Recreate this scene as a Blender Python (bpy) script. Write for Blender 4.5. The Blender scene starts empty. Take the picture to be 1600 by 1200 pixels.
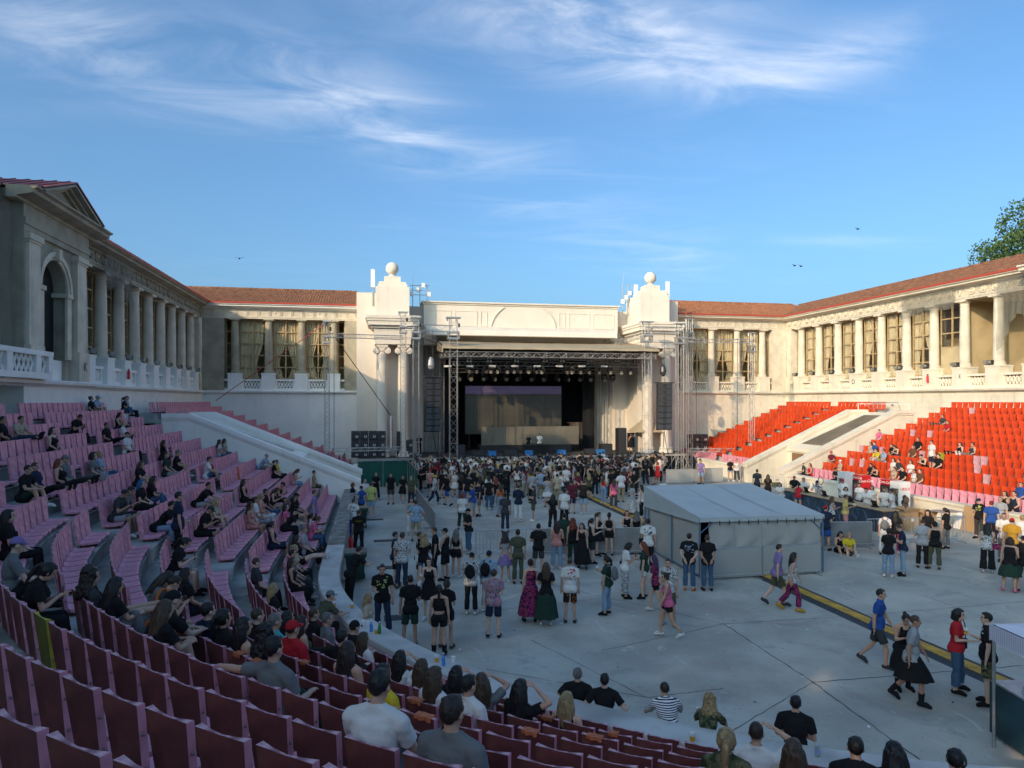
import bpy, bmesh, math, random
import numpy as np
from mathutils import Vector, Matrix, noise as mnoise
random.seed(11)
RNG = np.random.default_rng(5)
SC = bpy.context.scene
COL = SC.collection
R = math.radians
PI = math.pi

# ------------------------------------------------------------------ camera
CAMZ, FPX, YAW, VH = 6.2, 1095.0, R(11.17), 626.0
SN, CS = math.sin(YAW), math.cos(YAW)
cam_d = bpy.data.cameras.new('camera')
cam = bpy.data.objects.new('camera', cam_d); COL.objects.link(cam)
cam.location = (0, 0, CAMZ)
cam.rotation_euler = (R(90), 0, -YAW)
cam_d.sensor_width = 36.0
cam_d.lens = FPX / 1600 * 36
cam_d.shift_y = (VH - 600) / 1600
cam_d.clip_start = 0.05
cam_d.clip_end = 3000
SC.camera = cam

# ------------------------------------------------------------------ sky, sun, exposure
SUN_DIR = Vector((-.712, -.610, .345)).normalized()          # towards the sun
SUN_EL = math.asin(SUN_DIR.z)
SUN_AZ = math.atan2(SUN_DIR.x, SUN_DIR.y)
world = bpy.data.worlds.new('World'); SC.world = world
world.use_nodes = True
wn, wl = world.node_tree.nodes, world.node_tree.links
wn.clear()
w_out = wn.new('ShaderNodeOutputWorld'); w_bg = wn.new('ShaderNodeBackground')
w_sky = wn.new('ShaderNodeTexSky')
w_sky.sky_type = 'NISHITA'; w_sky.sun_disc = False
w_sky.sun_elevation = SUN_EL; w_sky.sun_rotation = SUN_AZ
w_sky.air_density = .85; w_sky.dust_density = 4.6; w_sky.ozone_density = 4.2
w_bg.inputs[1].default_value = 0.15
wl.new(w_bg.outputs[0], w_out.inputs[0])

def wnode(t, **kw):
    n = wn.new(t)
    for k, v in kw.items(): setattr(n, k, v)
    return n
def wmath(op, a, b=None, c=None):
    n = wnode('ShaderNodeMath', operation=op)
    for i, x in enumerate((a, b, c)):
        if x is None: continue
        if isinstance(x, (int, float)): n.inputs[i].default_value = x
        else: wl.new(x, n.inputs[i])
    return n.outputs[0]
# thin cirrus: the view direction projected on a high flat layer, streaked noise there
tc = wnode('ShaderNodeTexCoord'); sep = wnode('ShaderNodeSeparateXYZ')
wl.new(tc.outputs['Generated'], sep.inputs[0])
zc = wmath('MAXIMUM', sep.outputs[2], 0.03)
px_ = wmath('DIVIDE', sep.outputs[0], zc); py_ = wmath('DIVIDE', sep.outputs[1], zc)
comb = wnode('ShaderNodeCombineXYZ'); wl.new(px_, comb.inputs[0]); wl.new(py_, comb.inputs[1])
def cloud_noise(rot, scale, nscale, detail, dist, rough=.55):
    mp = wnode('ShaderNodeMapping'); mp.inputs['Rotation'].default_value = (0, 0, rot)
    mp.inputs['Scale'].default_value = scale
    wl.new(comb.outputs[0], mp.inputs[0])
    nz = wnode('ShaderNodeTexNoise'); nz.inputs['Scale'].default_value = nscale
    nz.inputs['Detail'].default_value = detail; nz.inputs['Roughness'].default_value = rough
    nz.inputs['Distortion'].default_value = dist
    wl.new(mp.outputs[0], nz.inputs[0])
    return nz.outputs[0]
n_fine = cloud_noise(R(28), (.75, 1.5, 1), 2.0, 8, .75, .60)
n_big = cloud_noise(R(15), (.6, .9, 1), .55, 4, .4)
def blob(cx, cy, ang, la, lb):
    """soft elongated cloud bank on the cloud layer"""
    ca, sa = math.cos(ang), math.sin(ang)
    dx = wmath('SUBTRACT', px_, cx); dy = wmath('SUBTRACT', py_, cy)
    a = wmath('ADD', wmath('MULTIPLY', dx, ca / la), wmath('MULTIPLY', dy, sa / la))
    b = wmath('ADD', wmath('MULTIPLY', dx, -sa / lb), wmath('MULTIPLY', dy, ca / lb))
    q = wmath('ADD', wmath('MULTIPLY', a, a), wmath('MULTIPLY', b, b))
    return wmath('POWER', 2.718, wmath('MULTIPLY', q, -1.0))
def skydir(u, v):
    t = (u - 800) / FPX; w = (VH - v) / FPX
    return (SN + t * CS) / w, (CS - t * SN) / w
def bank(u0, v0, u1, v1, lb):
    a = skydir(u0, v0); b = skydir(u1, v1)
    return blob((a[0] + b[0]) / 2, (a[1] + b[1]) / 2, math.atan2(b[1] - a[1], b[0] - a[0]),
                max(.12, math.hypot(b[0] - a[0], b[1] - a[1]) * .6), lb)
CLOUD_BANKS = [bank(-20, 0, 280, 110, .20), bank(340, 70, 640, 180, .20), bank(575, 170, 690, 262, .20),
               bank(690, 0, 1160, 115, .22), bank(1170, 135, 1410, 60, .17), bank(620, 205, 880, 265, .20),
               bank(780, 320, 980, 330, .26), bank(950, 365, 1070, 425, .42), bank(1210, 375, 1420, 380, .16),
               bank(880, -40, 1100, 60, .22), bank(60, 80, 480, 190, .26)]
CLOUD_GAIN = [.85, .75, .85, 1.25, .95, .55, .42, .45, .35, .7, .45]
acc = None
for bk, gn in zip(CLOUD_BANKS, CLOUD_GAIN):
    x = wmath('MULTIPLY', bk, gn)
    acc = x if acc is None else wmath('ADD', acc, x)
def smooth(x, lo, hi):
    n = wnode('ShaderNodeMapRange', interpolation_type='SMOOTHSTEP')
    wl.new(x, n.inputs[0]); n.inputs[1].default_value = lo; n.inputs[2].default_value = hi
    return n.outputs[0]
cl = wmath('MULTIPLY', acc, smooth(n_fine, .30, .82))
gen = wmath('MULTIPLY', wmath('MULTIPLY', smooth(n_big, .42, .75), smooth(n_fine, .4, .75)), .07)
cl = wmath('MINIMUM', wmath('ADD', wmath('MULTIPLY', cl, .55), gen), .72)
cl = wmath('MULTIPLY', cl, smooth(sep.outputs[2], .02, .2))
mixc = wnode('ShaderNodeMixRGB'); mixc.inputs[2].default_value = (4.6, 4.7, 5.0, 1)
tint = wnode('ShaderNodeMixRGB', blend_type='MULTIPLY'); tint.inputs[0].default_value = 1.0
tint.inputs[2].default_value = (.80, 1.0, 1.0, 1)                # clearer, deeper blue air
wl.new(w_sky.outputs[0], tint.inputs[1]); wl.new(cl, mixc.inputs[0]); wl.new(tint.outputs[0], mixc.inputs[1])
wl.new(mixc.outputs[0], w_bg.inputs[0])

sun_d = bpy.data.lights.new('sun', 'SUN'); sun_d.energy = 2.0; sun_d.angle = R(.5)
sun_d.color = (1.0, .72, .45)
sun = bpy.data.objects.new('sun', sun_d); COL.objects.link(sun)
sun.rotation_euler = SUN_DIR.to_track_quat('Z', 'Y').to_euler()

SC.view_settings.view_transform = 'Standard'
SC.view_settings.look = 'None'
SC.view_settings.exposure = 0.84
SC.view_settings.gamma = 1.0
SC.view_settings.use_curve_mapping = False

# ------------------------------------------------------------------ pixel helpers (photo is 1600 x 1200)
def ray(u):
    t = (u - 800) / FPX
    return SN + t * CS, CS - t * SN
def at(u, v, z=0.0):
    """the point at height z seen at photo pixel (u, v)"""
    D = FPX * (CAMZ - z) / (v - VH)
    a, b = ray(u)
    return Vector((a * D, b * D, z))
def aty(u, v, Y):
    a, b = ray(u); D = Y / b
    return Vector((a * D, Y, CAMZ + D * (VH - v) / FPX))
def proj(p):
    d = p[0] * SN + p[1] * CS
    if d < .05: return (-9999, -9999, d)
    return (800 + FPX * (p[0] * CS - p[1] * SN) / d, VH - FPX * (p[2] - CAMZ) / d, d)

# ------------------------------------------------------------------ object helpers
ORG = {}
def tag(o, label=None, cat=None, group=None, kind=None):
    if label: o['label'] = label
    if cat: o['category'] = cat
    if group: o['group'] = group
    if kind: o['kind'] = kind
    return o
def thing(name, label, cat, loc=(0, 0, 0), group=None, rz=0.0):
    o = bpy.data.objects.new(name, None); COL.objects.link(o)
    o.empty_display_size = .2
    o.location = loc; o.rotation_euler = (0, 0, rz)
    ORG[o.name] = Vector(loc) if rz == 0 else None
    return tag(o, label, cat, group)
def link(name, me, parent=None, loc=(0, 0, 0), rz=0.0):
    o = bpy.data.objects.new(name, me); COL.objects.link(o)
    o.location = loc; o.rotation_euler = (0, 0, rz)
    if parent is not None: o.parent = parent
    return o
TMP = bpy.data.scenes.new('scratch')
def eval_mesh(o):
    """mesh of an object with its modifiers, worked out in an empty scratch scene"""
    TMP.collection.objects.link(o); vl = TMP.view_layers[0]; vl.update(); dg = vl.depsgraph
    me = bpy.data.meshes.new_from_object(o.evaluated_get(dg)); bpy.data.objects.remove(o)
    return me
def copy_tree(o, parent=None):
    c = o.copy(); COL.objects.link(c)
    if parent is not None: c.parent = parent
    for ch in list(o.children): copy_tree(ch, c)
    return c

class MB:
    """mesh builder: collects faces, builds ONE mesh object"""
    def __init__(s, fn=None, flip=False):
        s.v, s.f, s.m, s.fn, s.flip = [], [], [], fn, flip
    def add(s, vs, fs, m=0):
        b = len(s.v); s.v.extend(vs)
        for f in fs: s.f.append([i + b for i in f]); s.m.append(m)
    def box(s, x0, x1, y0, y1, z0, z1, m=0):
        s.add([(x0, y0, z0), (x1, y0, z0), (x1, y1, z0), (x0, y1, z0), (x0, y0, z1), (x1, y0, z1), (x1, y1, z1), (x0, y1, z1)],
              [(0, 3, 2, 1), (4, 5, 6, 7), (0, 1, 5, 4), (1, 2, 6, 5), (2, 3, 7, 6), (3, 0, 4, 7)], m)
    def cbox(s, c, d, m=0):
        s.box(c[0] - d[0] / 2, c[0] + d[0] / 2, c[1] - d[1] / 2, c[1] + d[1] / 2, c[2] - d[2] / 2, c[2] + d[2] / 2, m)
    def obox(s, c, d, M, m=0):
        b = MB(); b.cbox((0, 0, 0), d)
        s.add([tuple(Vector(c) + M @ Vector(p)) for p in b.v], b.f, m)
    def quad(s, a, b, c, d, m=0): s.add([tuple(a), tuple(b), tuple(c), tuple(d)], [(0, 1, 2, 3)], m)
    def tube(s, p, q, r, n=6, r2=None, cap=True, m=0):
        p, q = Vector(p), Vector(q); d = q - p
        if d.length < 1e-6: return
        r2 = r if r2 is None else r2
        x = d.orthogonal().normalized(); y = d.normalized().cross(x)
        vs = []
        for c, rr in ((p, r), (q, r2)):
            for i in range(n):
                a = 2 * PI * (i + .5) / n
                vs.append(tuple(c + x * (rr * math.cos(a)) + y * (rr * math.sin(a))))
        fs = [(i, (i + 1) % n, n + (i + 1) % n, n + i) for i in range(n)]
        if cap: fs += [tuple(range(n))[::-1], tuple(range(n, 2 * n))]
        s.add(vs, fs, m)
    def path(s, pts, r, n=6, m=0):
        for a, b in zip(pts[:-1], pts[1:]): s.tube(a, b, r, n, m=m)
    def lathe(s, c, prof, n=16, m=0, cap=True):
        vs, fs = [], []
        for r, z in prof:
            for i in range(n):
                a = 2 * PI * i / n; vs.append((c[0] + r * math.cos(a), c[1] + r * math.sin(a), c[2] + z))
        k = len(prof)
        for j in range(k - 1):
            for i in range(n):
                fs.append((j * n + i, j * n + (i + 1) % n, (j + 1) * n + (i + 1) % n, (j + 1) * n + i))
        if cap: fs += [tuple(range(n))[::-1], tuple(range((k - 1) * n, k * n))]
        s.add(vs, fs, m)
    def ell(s, c, r, nu=10, nv=7, m=0, M=None):
        vs, fs = [], []
        for j in range(nv + 1):
            th = PI * j / nv
            for i in range(nu):
                ph = 2 * PI * i / nu
                p = Vector((r[0] * math.sin(th) * math.cos(ph), r[1] * math.sin(th) * math.sin(ph), -r[2] * math.cos(th)))
                if M is not None: p = M @ p
                vs.append((c[0] + p.x, c[1] + p.y, c[2] + p.z))
        for j in range(nv):
            for i in range(nu):
                fs.append((j * nu + i, j * nu + (i + 1) % nu, (j + 1) * nu + (i + 1) % nu, (j + 1) * nu + i))
        s.add(vs, fs, m)
    def sweep(s, prof, a0, a1, m=0, cap=True):
        """closed profile [(y,z)] extruded along x from a0 to a1"""
        n = len(prof)
        vs = [(a0, y, z) for y, z in prof] + [(a1, y, z) for y, z in prof]
        fs = [(i, (i + 1) % n, n + (i + 1) % n, n + i) for i in range(n)]
        if cap: fs += [tuple(range(n))[::-1], tuple(range(n, 2 * n))]
        s.add(vs, fs, m)
    def prism(s, poly, z0, z1, m=0):
        n = len(poly)
        vs = [(x, y, z0) for x, y in poly] + [(x, y, z1) for x, y in poly]
        s.add(vs, [(i, (i + 1) % n, n + (i + 1) % n, n + i) for i in range(n)] + [tuple(range(n))[::-1], tuple(range(n, 2 * n))], m)
    def mesh(s, name, mats, org=None, smooth=False):
        me = bpy.data.meshes.new(name)
        v = s.v
        if s.fn: v = [tuple(s.fn(p)) for p in v]
        if org is not None: v = [(p[0] - org[0], p[1] - org[1], p[2] - org[2]) for p in v]
        f = [x[::-1] for x in s.f] if s.flip else s.f
        me.from_pydata(v, [], f)
        if not isinstance(mats, (list, tuple)): mats = [mats]
        for m in mats: me.materials.append(m)
        if len(mats) > 1: me.polygons.foreach_set('material_index', s.m)
        if smooth is True: me.polygons.foreach_set('use_smooth', [True] * len(f))
        elif smooth: me.shade_smooth() if False else me.polygons.foreach_set('use_smooth', [True] * len(f)); 
        if smooth and smooth is not True: me.set_sharp_from_angle(angle=R(smooth))
        me.update()
        return me
    def build(s, name, mats, parent=None, org=None, smooth=False, kind=None, label=None):
        if parent is not None and org is None:
            q = parent
            while q.parent is not None: q = q.parent
            org = ORG.get(q.name)
        o = link(name, s.mesh(name, mats, org, smooth), parent)
        if kind: o['kind'] = kind
        if label: o['label'] = label
        return o

# ------------------------------------------------------------------ materials
MATS = {}
def mat(name, col, rough=.75, metal=0.0, var=.0, vscale=3.0, bump=0.0, bscale=30.0, col2=None, stretch=(1, 1, 1), spec=.4,
        dirt=0.0, dirtcol=(.08, .075, .065), dscale=.7, streak=0.0, emit=None, coat=0.0, objvar=0.0):
    m = bpy.data.materials.new(name); m.use_nodes = True
    nt = m.node_tree; N, L = nt.nodes, nt.links
    b = N['Principled BSDF']
    b.inputs['Base Color'].default_value = (*col, 1); b.inputs['Roughness'].default_value = rough
    b.inputs['Metallic'].default_value = metal
    b.inputs['Specular IOR Level'].default_value = spec
    if coat: b.inputs['Coat Weight'].default_value = coat
    if emit: b.inputs['Emission Color'].default_value = (*emit[:3], 1); b.inputs['Emission Strength'].default_value = emit[3]
    tcn = N.new('ShaderNodeTexCoord'); src = tcn.outputs['Object']
    cur = None
    def nz(scale, det=5, st=(1, 1, 1), dist=0):
        mp = N.new('ShaderNodeMapping'); mp.inputs['Scale'].default_value = st; L.new(src, mp.inputs[0])
        n = N.new('ShaderNodeTexNoise'); n.inputs['Scale'].default_value = scale; n.inputs['Detail'].default_value = det
        n.inputs['Distortion'].default_value = dist
        L.new(mp.outputs[0], n.inputs[0]); return n.outputs[0]
    def mixrgb(fac, a, c, mode='MIX'):
        x = N.new('ShaderNodeMixRGB'); x.blend_type = mode
        for i, q in ((0, fac), (1, a), (2, c)):
            if isinstance(q, tuple): x.inputs[i].default_value = q if len(q) == 4 else (*q, 1)
            elif isinstance(q, (int, float)): x.inputs[i].default_value = q
            else: L.new(q, x.inputs[i])
        return x.outputs[0]
    def ramp(f, lo, hi):
        x = N.new('ShaderNodeMapRange'); x.interpolation_type = 'SMOOTHSTEP'
        L.new(f, x.inputs[0]); x.inputs[1].default_value = lo; x.inputs[2].default_value = hi; return x.outputs[0]
    cur = (*col, 1)
    if var or col2:
        c2 = col2 or tuple(max(0, c * (1 - var)) for c in col)
        cur = mixrgb(ramp(nz(vscale, 6, stretch), .35, .68), cur, (*c2, 1))
    if objvar:
        oi = N.new('ShaderNodeObjectInfo')
        mm = N.new('ShaderNodeMath'); mm.operation = 'MULTIPLY'; L.new(oi.outputs['Random'], mm.inputs[0]); mm.inputs[1].default_value = objvar
        cur = mixrgb(mm.outputs[0], cur, tuple(c * .35 for c in col) + (1,))
    if streak:
        st = mixrgb(1.0, ramp(nz(2.2, 5, (1.6, 1.6, .12)), .5, .75), ramp(nz(.5, 3), .35, .65), 'MULTIPLY')
        mm = N.new('ShaderNodeMath'); mm.operation = 'MULTIPLY'; L.new(st, mm.inputs[0]); mm.inputs[1].default_value = streak
        cur = mixrgb(mm.outputs[0], cur, (*dirtcol, 1))
    if dirt:
        d = ramp(nz(dscale, 8, dist=.5), .5, .72)
        mm = N.new('ShaderNodeMath'); mm.operation = 'MULTIPLY'; L.new(d, mm.inputs[0]); mm.inputs[1].default_value = dirt
        cur = mixrgb(mm.outputs[0], cur, (*dirtcol, 1))
    if not isinstance(cur, tuple): L.new(cur, b.inputs['Base Color'])
    if bump:
        bp = N.new('ShaderNodeBump'); bp.inputs['Strength'].default_value = bump; bp.inputs['Distance'].default_value = .02
        L.new(nz(bscale, 6, stretch), bp.inputs['Height']); L.new(bp.outputs[0], b.inputs['Normal'])
    MATS[name] = m
    return m

WALLW = mat('wall_white', (.86, .84, .79), .85, var=.07, vscale=.6, bump=.15, bscale=18, streak=.14, dirt=.08, dirtcol=(.30, .26, .19))
WALLG = mat('wall_aged', (.50, .45, .36), .9, var=.22, vscale=.9, bump=.25, bscale=14, streak=.45, dirt=.35, dirtcol=(.16, .145, .115), dscale=.5)
WALLC = mat('wall_cream_sunlit', (.74, .67, .54), .85, var=.10, vscale=.6, bump=.15, bscale=18, streak=.36, dirt=.2, dirtcol=(.34, .28, .19))  # sunlit copy of the wall paint; the sun's warmth is mixed into its cream
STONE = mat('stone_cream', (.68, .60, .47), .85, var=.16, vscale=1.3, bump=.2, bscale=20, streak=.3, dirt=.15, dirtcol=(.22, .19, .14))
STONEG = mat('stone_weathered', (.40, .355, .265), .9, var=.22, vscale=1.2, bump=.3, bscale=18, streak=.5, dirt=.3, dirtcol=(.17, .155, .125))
STAGEW = mat('stage_white', (.70, .63, .54), .8, var=.07, vscale=.4, bump=.1, bscale=14, streak=.24, dirt=.12, dirtcol=(.36, .31, .23))
STUCCO = mat('stucco_inner', (.55, .43, .25), .9, var=.2, vscale=.7, bump=.2, bscale=12, dirt=.2)
TILE = mat('roof_tile', (.27, .12, .065), .85, var=.5, vscale=2.6, bump=.3, bscale=9, dirt=.35, dirtcol=(.16, .09, .06), dscale=1.6)
TILE2 = mat('roof_tile_orange', (.36, .145, .07), .85, var=.35, vscale=2.2, bump=.3, bscale=9, dirt=.15, dirtcol=(.12, .07, .045), dscale=1.2)
REDMETAL = mat('red_roof_metal', (.42, .07, .05), .45, var=.35, vscale=1.0, dirt=.25)
GUTTER = mat('red_flashing', (.42, .06, .04), .5)
WOODF = mat('window_wood', (.47, .33, .17), .7, var=.3, vscale=6)
CURT = mat('curtain', (.66, .52, .32), .9, var=.25, vscale=2, stretch=(3, 3, .3), bump=.3, bscale=14)
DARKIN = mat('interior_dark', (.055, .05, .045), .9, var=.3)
CONC = mat('arena_concrete', (.45, .44, .39), .92, var=.28, vscale=.45, bump=.22, bscale=26, dirt=.34, dirtcol=(.33, .305, .27), dscale=.28)
TERR = mat('terrace_concrete', (.40, .40, .38), .92, var=.4, vscale=.9, bump=.4, bscale=14, dirt=.5, dirtcol=(.055, .058, .05), dscale=1.1)
PARA = mat('parapet_concrete', (.52, .51, .49), .88, var=.25, vscale=1.2, bump=.3, bscale=18, dirt=.4, dirtcol=(.15, .145, .135), dscale=.9, streak=.35)
PINK = mat('seat_pink', (.84, .34, .43), .55, var=.28, vscale=5, dirt=.30, dirtcol=(.72, .48, .54), dscale=6, bump=.08, bscale=60, objvar=.30)
PINKB = mat('seat_back_maroon', (.21, .058, .060), .6, var=.5, vscale=4, dirt=.35, dirtcol=(.19, .095, .035), dscale=3, objvar=.4)
REDS = mat('seat_red', (.68, .062, .010), .5, var=.30, vscale=2.2, dirt=.22, dirtcol=(.62, .17, .08), dscale=1.1, objvar=.25)
REDSB = mat('seat_red_back', (.30, .03, .015), .6)
YELS = mat('seat_yellow', (.42, .36, .035), .55, var=.25, vscale=5)
YELSB = mat('seat_yellow_back', (.15, .13, .02), .6, var=.3)
PALES = mat('seat_pale_pink', (.60, .33, .36), .55, var=.2, vscale=5)
ORS = mat('seat_orange', (.55, .10, .025), .55, var=.2)
BOLT = mat('bolt_steel', (.25, .2, .2), .5, .6)
ALU = mat('truss_aluminium', (.50, .49, .47), .38, .75, var=.15, vscale=8)
BLK = mat('black_cabinet', (.022, .022, .024), .55, var=.3, vscale=4)
BLKC = mat('black_cloth', (.012, .013, .016), .95, var=.4, vscale=1.2, stretch=(3, 3, .3), bump=.3, bscale=6)
DARKMET = mat('dark_metal', (.06, .06, .065), .4, .5)
TARP = mat('tarp_beige', (.38, .31, .21), .75, var=.12, vscale=.6, dirt=.15, dirtcol=(.3, .24, .16))
GREYPVC = mat('tent_grey', (.40, .43, .44), .55, var=.08, vscale=1.2, bump=.25, bscale=2.2)
GREYWALL = mat('tent_wall_grey', (.38, .37, .35), .65, var=.12, vscale=.9, bump=.45, bscale=1.8, stretch=(1, 1, .4))
GALV = mat('galvanised', (.42, .43, .44), .42, .65, var=.2, vscale=6)
CORR = mat('corrugated_sheet', (.42, .41, .38), .5, .3, var=.12, vscale=.8)
WHT = mat('white_paint', (.78, .77, .74), .5, var=.06)
STEELG = mat('grey_paint', (.35, .36, .37), .5)
BLUEP = mat('blue_plastic', (.03, .16, .42), .5)
GREENN = mat('green_net', (.015, .10, .075), .8, var=.25, vscale=1.5, bump=.3, bscale=3)
GREENB = mat('green_bin', (.012, .045, .035), .4, var=.2)
REDP = mat('red_plastic', (.55, .02, .025), .4)
CARD = mat('cardboard', (.42, .27, .14), .85, var=.15)
DECK = mat('stage_deck', (.075, .075, .078), .75, var=.3, vscale=1.5)
BARF = mat('bar_front', (.02, .028, .05), .45, var=.4, vscale=1.2, col2=(.03, .05, .085))
BARTOP = mat('bar_top', (.42, .30, .17), .6, var=.2)
YEL = mat('ramp_yellow', (.62, .36, .05), .7, var=.3, vscale=7, dirt=.25, dscale=5)
RUB = mat('ramp_rubber', (.05, .053, .058), .7, var=.3)
BEER = mat('beer', (.60, .30, .02), .15, spec=.6)
FOAM = mat('beer_foam', (.8, .76, .66), .7)
PLAST = mat('clear_plastic', (.62, .66, .7), .2)
BLUEB = mat('blue_bottle', (.06, .25, .6), .15)
PAPER = mat('white_paper', (.75, .75, .73), .8)
PHONE = mat('phone_black', (.01, .01, .012), .2)
BARK = mat('bark', (.09, .065, .045), .95, var=.4, vscale=6, bump=.6, bscale=10)
LEAF = mat('foliage', (.050, .095, .022), .6, col2=(.020, .050, .012), vscale=.8)
LEAF2 = mat('foliage_light', (.085, .135, .030), .6, col2=(.040, .080, .018), vscale=.8)
GRASS = mat('park_grass', (.06, .09, .03), .95, var=.4, vscale=.2)
def floor_detail(m):
    """broad stains, trowel patches, fine grit and pale scuffs on the slab"""
    nt = m.node_tree; N, L = nt.nodes, nt.links; b = N['Principled BSDF']; cur = b.inputs['Base Color'].links[0].from_socket
    tcn = N.new('ShaderNodeTexCoord')
    def layer(cur, scale, det, lo, hi, col, amt, st=(1, 1, 1), dist=0.0, vor=False):
        mp = N.new('ShaderNodeMapping'); mp.inputs['Scale'].default_value = st; L.new(tcn.outputs['Object'], mp.inputs[0])
        n = N.new('ShaderNodeTexNoise'); n.inputs['Scale'].default_value = scale; n.inputs['Detail'].default_value = det; n.inputs['Distortion'].default_value = dist; n.inputs['Roughness'].default_value = .65
        L.new(mp.outputs[0], n.inputs[0])
        rm = N.new('ShaderNodeMapRange'); rm.interpolation_type = 'SMOOTHSTEP'; rm.inputs[1].default_value = lo; rm.inputs[2].default_value = hi; rm.inputs[4].default_value = amt; L.new(n.outputs[0], rm.inputs[0])
        x = N.new('ShaderNodeMixRGB'); L.new(rm.outputs[0], x.inputs[0]); L.new(cur, x.inputs[1]); x.inputs[2].default_value = (*col, 1); return x.outputs[0]
    cur = layer(cur, .16, 4, .50, .66, (.34, .285, .24), .75)
    cur = layer(cur, .55, 9, .54, .64, (.27, .26, .25), .55, dist=1.2)
    cur = layer(cur, 1.6, 10, .60, .68, (.60, .585, .56), .45, (1, .4, 1), 1.5)
    cur = layer(cur, 7, 8, .56, .70, (.17, .165, .16), .45)
    cur = layer(cur, 30, 3, .66, .74, (.10, .10, .10), .6)
    cur = layer(cur, .9, 12, .66, .70, (.14, .135, .13), .6, (1, 2.2, 1), 3.0)
    L.new(cur, b.inputs['Base Color'])
floor_detail(CONC)
def glass_mat(name, tint=(.955, .965, .955), gl=.12):
    m = bpy.data.materials.new(name); m.use_nodes = True
    N, L = m.node_tree.nodes, m.node_tree.links
    N.remove(N['Principled BSDF'])
    t = N.new('ShaderNodeBsdfTransparent'); t.inputs[0].default_value = (*tint, 1)
    g = N.new('ShaderNodeBsdfGlossy'); g.inputs[1].default_value = .03
    lw = N.new('ShaderNodeLayerWeight'); lw.inputs[0].default_value = gl
    mx = N.new('ShaderNodeMixShader'); L.new(lw.outputs[1], mx.inputs[0]); L.new(t.outputs[0], mx.inputs[1]); L.new(g.outputs[0], mx.inputs[2])
    L.new(mx.outputs[0], N['Material Output'].inputs[0])
    return m
GLASS = glass_mat('window_glass')
FGLASS = glass_mat('fridge_glass', (.93, .96, .96), .2)
def net_mat(name, col, alpha):
    m = bpy.data.materials.new(name); m.use_nodes = True
    N, L = m.node_tree.nodes, m.node_tree.links
    b = N['Principled BSDF']; b.inputs['Base Color'].default_value = (*col, 1); b.inputs['Roughness'].default_value = .9
    t = N.new('ShaderNodeBsdfTransparent'); mx = N.new('ShaderNodeMixShader'); mx.inputs[0].default_value = alpha
    L.new(t.outputs[0], mx.inputs[1]); L.new(b.outputs[0], mx.inputs[2]); L.new(mx.outputs[0], N['Material Output'].inputs[0])
    return m
NET = net_mat('safety_net', (.22, .21, .17), .42)
# ================================================================== SETTING
AX, YC = 13.5, 21.8                   # axis of the arena, centre of the half circle
XL, XR, YB = -14.87, 41.94, 65.7      # faces of the left wing, right wing, back wings
PITCH = 2.842
# ground
g = MB(); g.box(-600, 600, -600, 900, -.45, -.06)
tag(g.build('ground', GRASS), kind='structure')
fl = MB()
fl.box(AX - 14.6, AX + 14.6, -2, 66, -.05, 0.0)
arena = fl.build('arena_floor', CONC); arena['kind'] = 'structure'
# saw-cut joints of the concrete slabs: thin dark sheets just proud of the slab
JOINT = mat('joint_tar', (.075, .075, .075), .9, var=.4, vscale=4)
jt = MB()
def crack(p, q, w, wob=.018, n=18):
    p, q = Vector(p), Vector(q); d = (q - p).normalized(); s = Vector((-d.y, d.x, 0))
    pts = []
    for i in range(n + 1):
        c = p.lerp(q, i / n) + s * random.uniform(-wob, wob); ww = w * random.uniform(.5, 1.2)
        pts.append((c + s * ww, c - s * ww))
    for a, b in zip(pts[:-1], pts[1:]): jt.quad(a[0] + Vector((0, 0, .004)), b[0] + Vector((0, 0, .004)), b[1] + Vector((0, 0, .004)), a[1] + Vector((0, 0, .004)))
def px2(u, v): return at(u, v, 0)
for a, b, w in (((940, 1017), (1131, 975), .012), ((1131, 975), (1345, 962), .014), ((1131, 975), (1270, 1066), .016), ((1270, 1066), (1440, 1190), .018),
                ((1270, 1066), (1600, 1040), .014), ((1345, 962), (1600, 940), .012), ((760, 1046), (1010, 1090), .010), ((1010, 1090), (1131, 1076), .012),
                ((1455, 935), (1600, 985), .010), ((720, 960), (940, 935), .010), ((820, 905), (1130, 975), .010), ((600, 860), (800, 848), .012),
                ((1270, 1066), (1130, 1150), .010), ((560, 800), (660, 802), .012), ((830, 1000), (1010, 1090), .010)):
    crack(px2(*a), px2(*b), w)
jo = jt.build('floor_joints', JOINT, arena); jo['kind'] = 'stuff'
# drain covers
dr = MB()
for u, v in ((585, 812), (600, 845), (608, 887), (625, 965)):
    c = at(u, v)
    dr.box(c.x - .45, c.x + .45, c.y - .25, c.y + .25, .002, .012)
    for i in range(8): dr.box(c.x - .4 + i * .11, c.x - .36 + i * .11, c.y - .2, c.y + .2, .012, .022)
dr.build('drain_cover', RUB, arena, kind='stuff')

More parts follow.
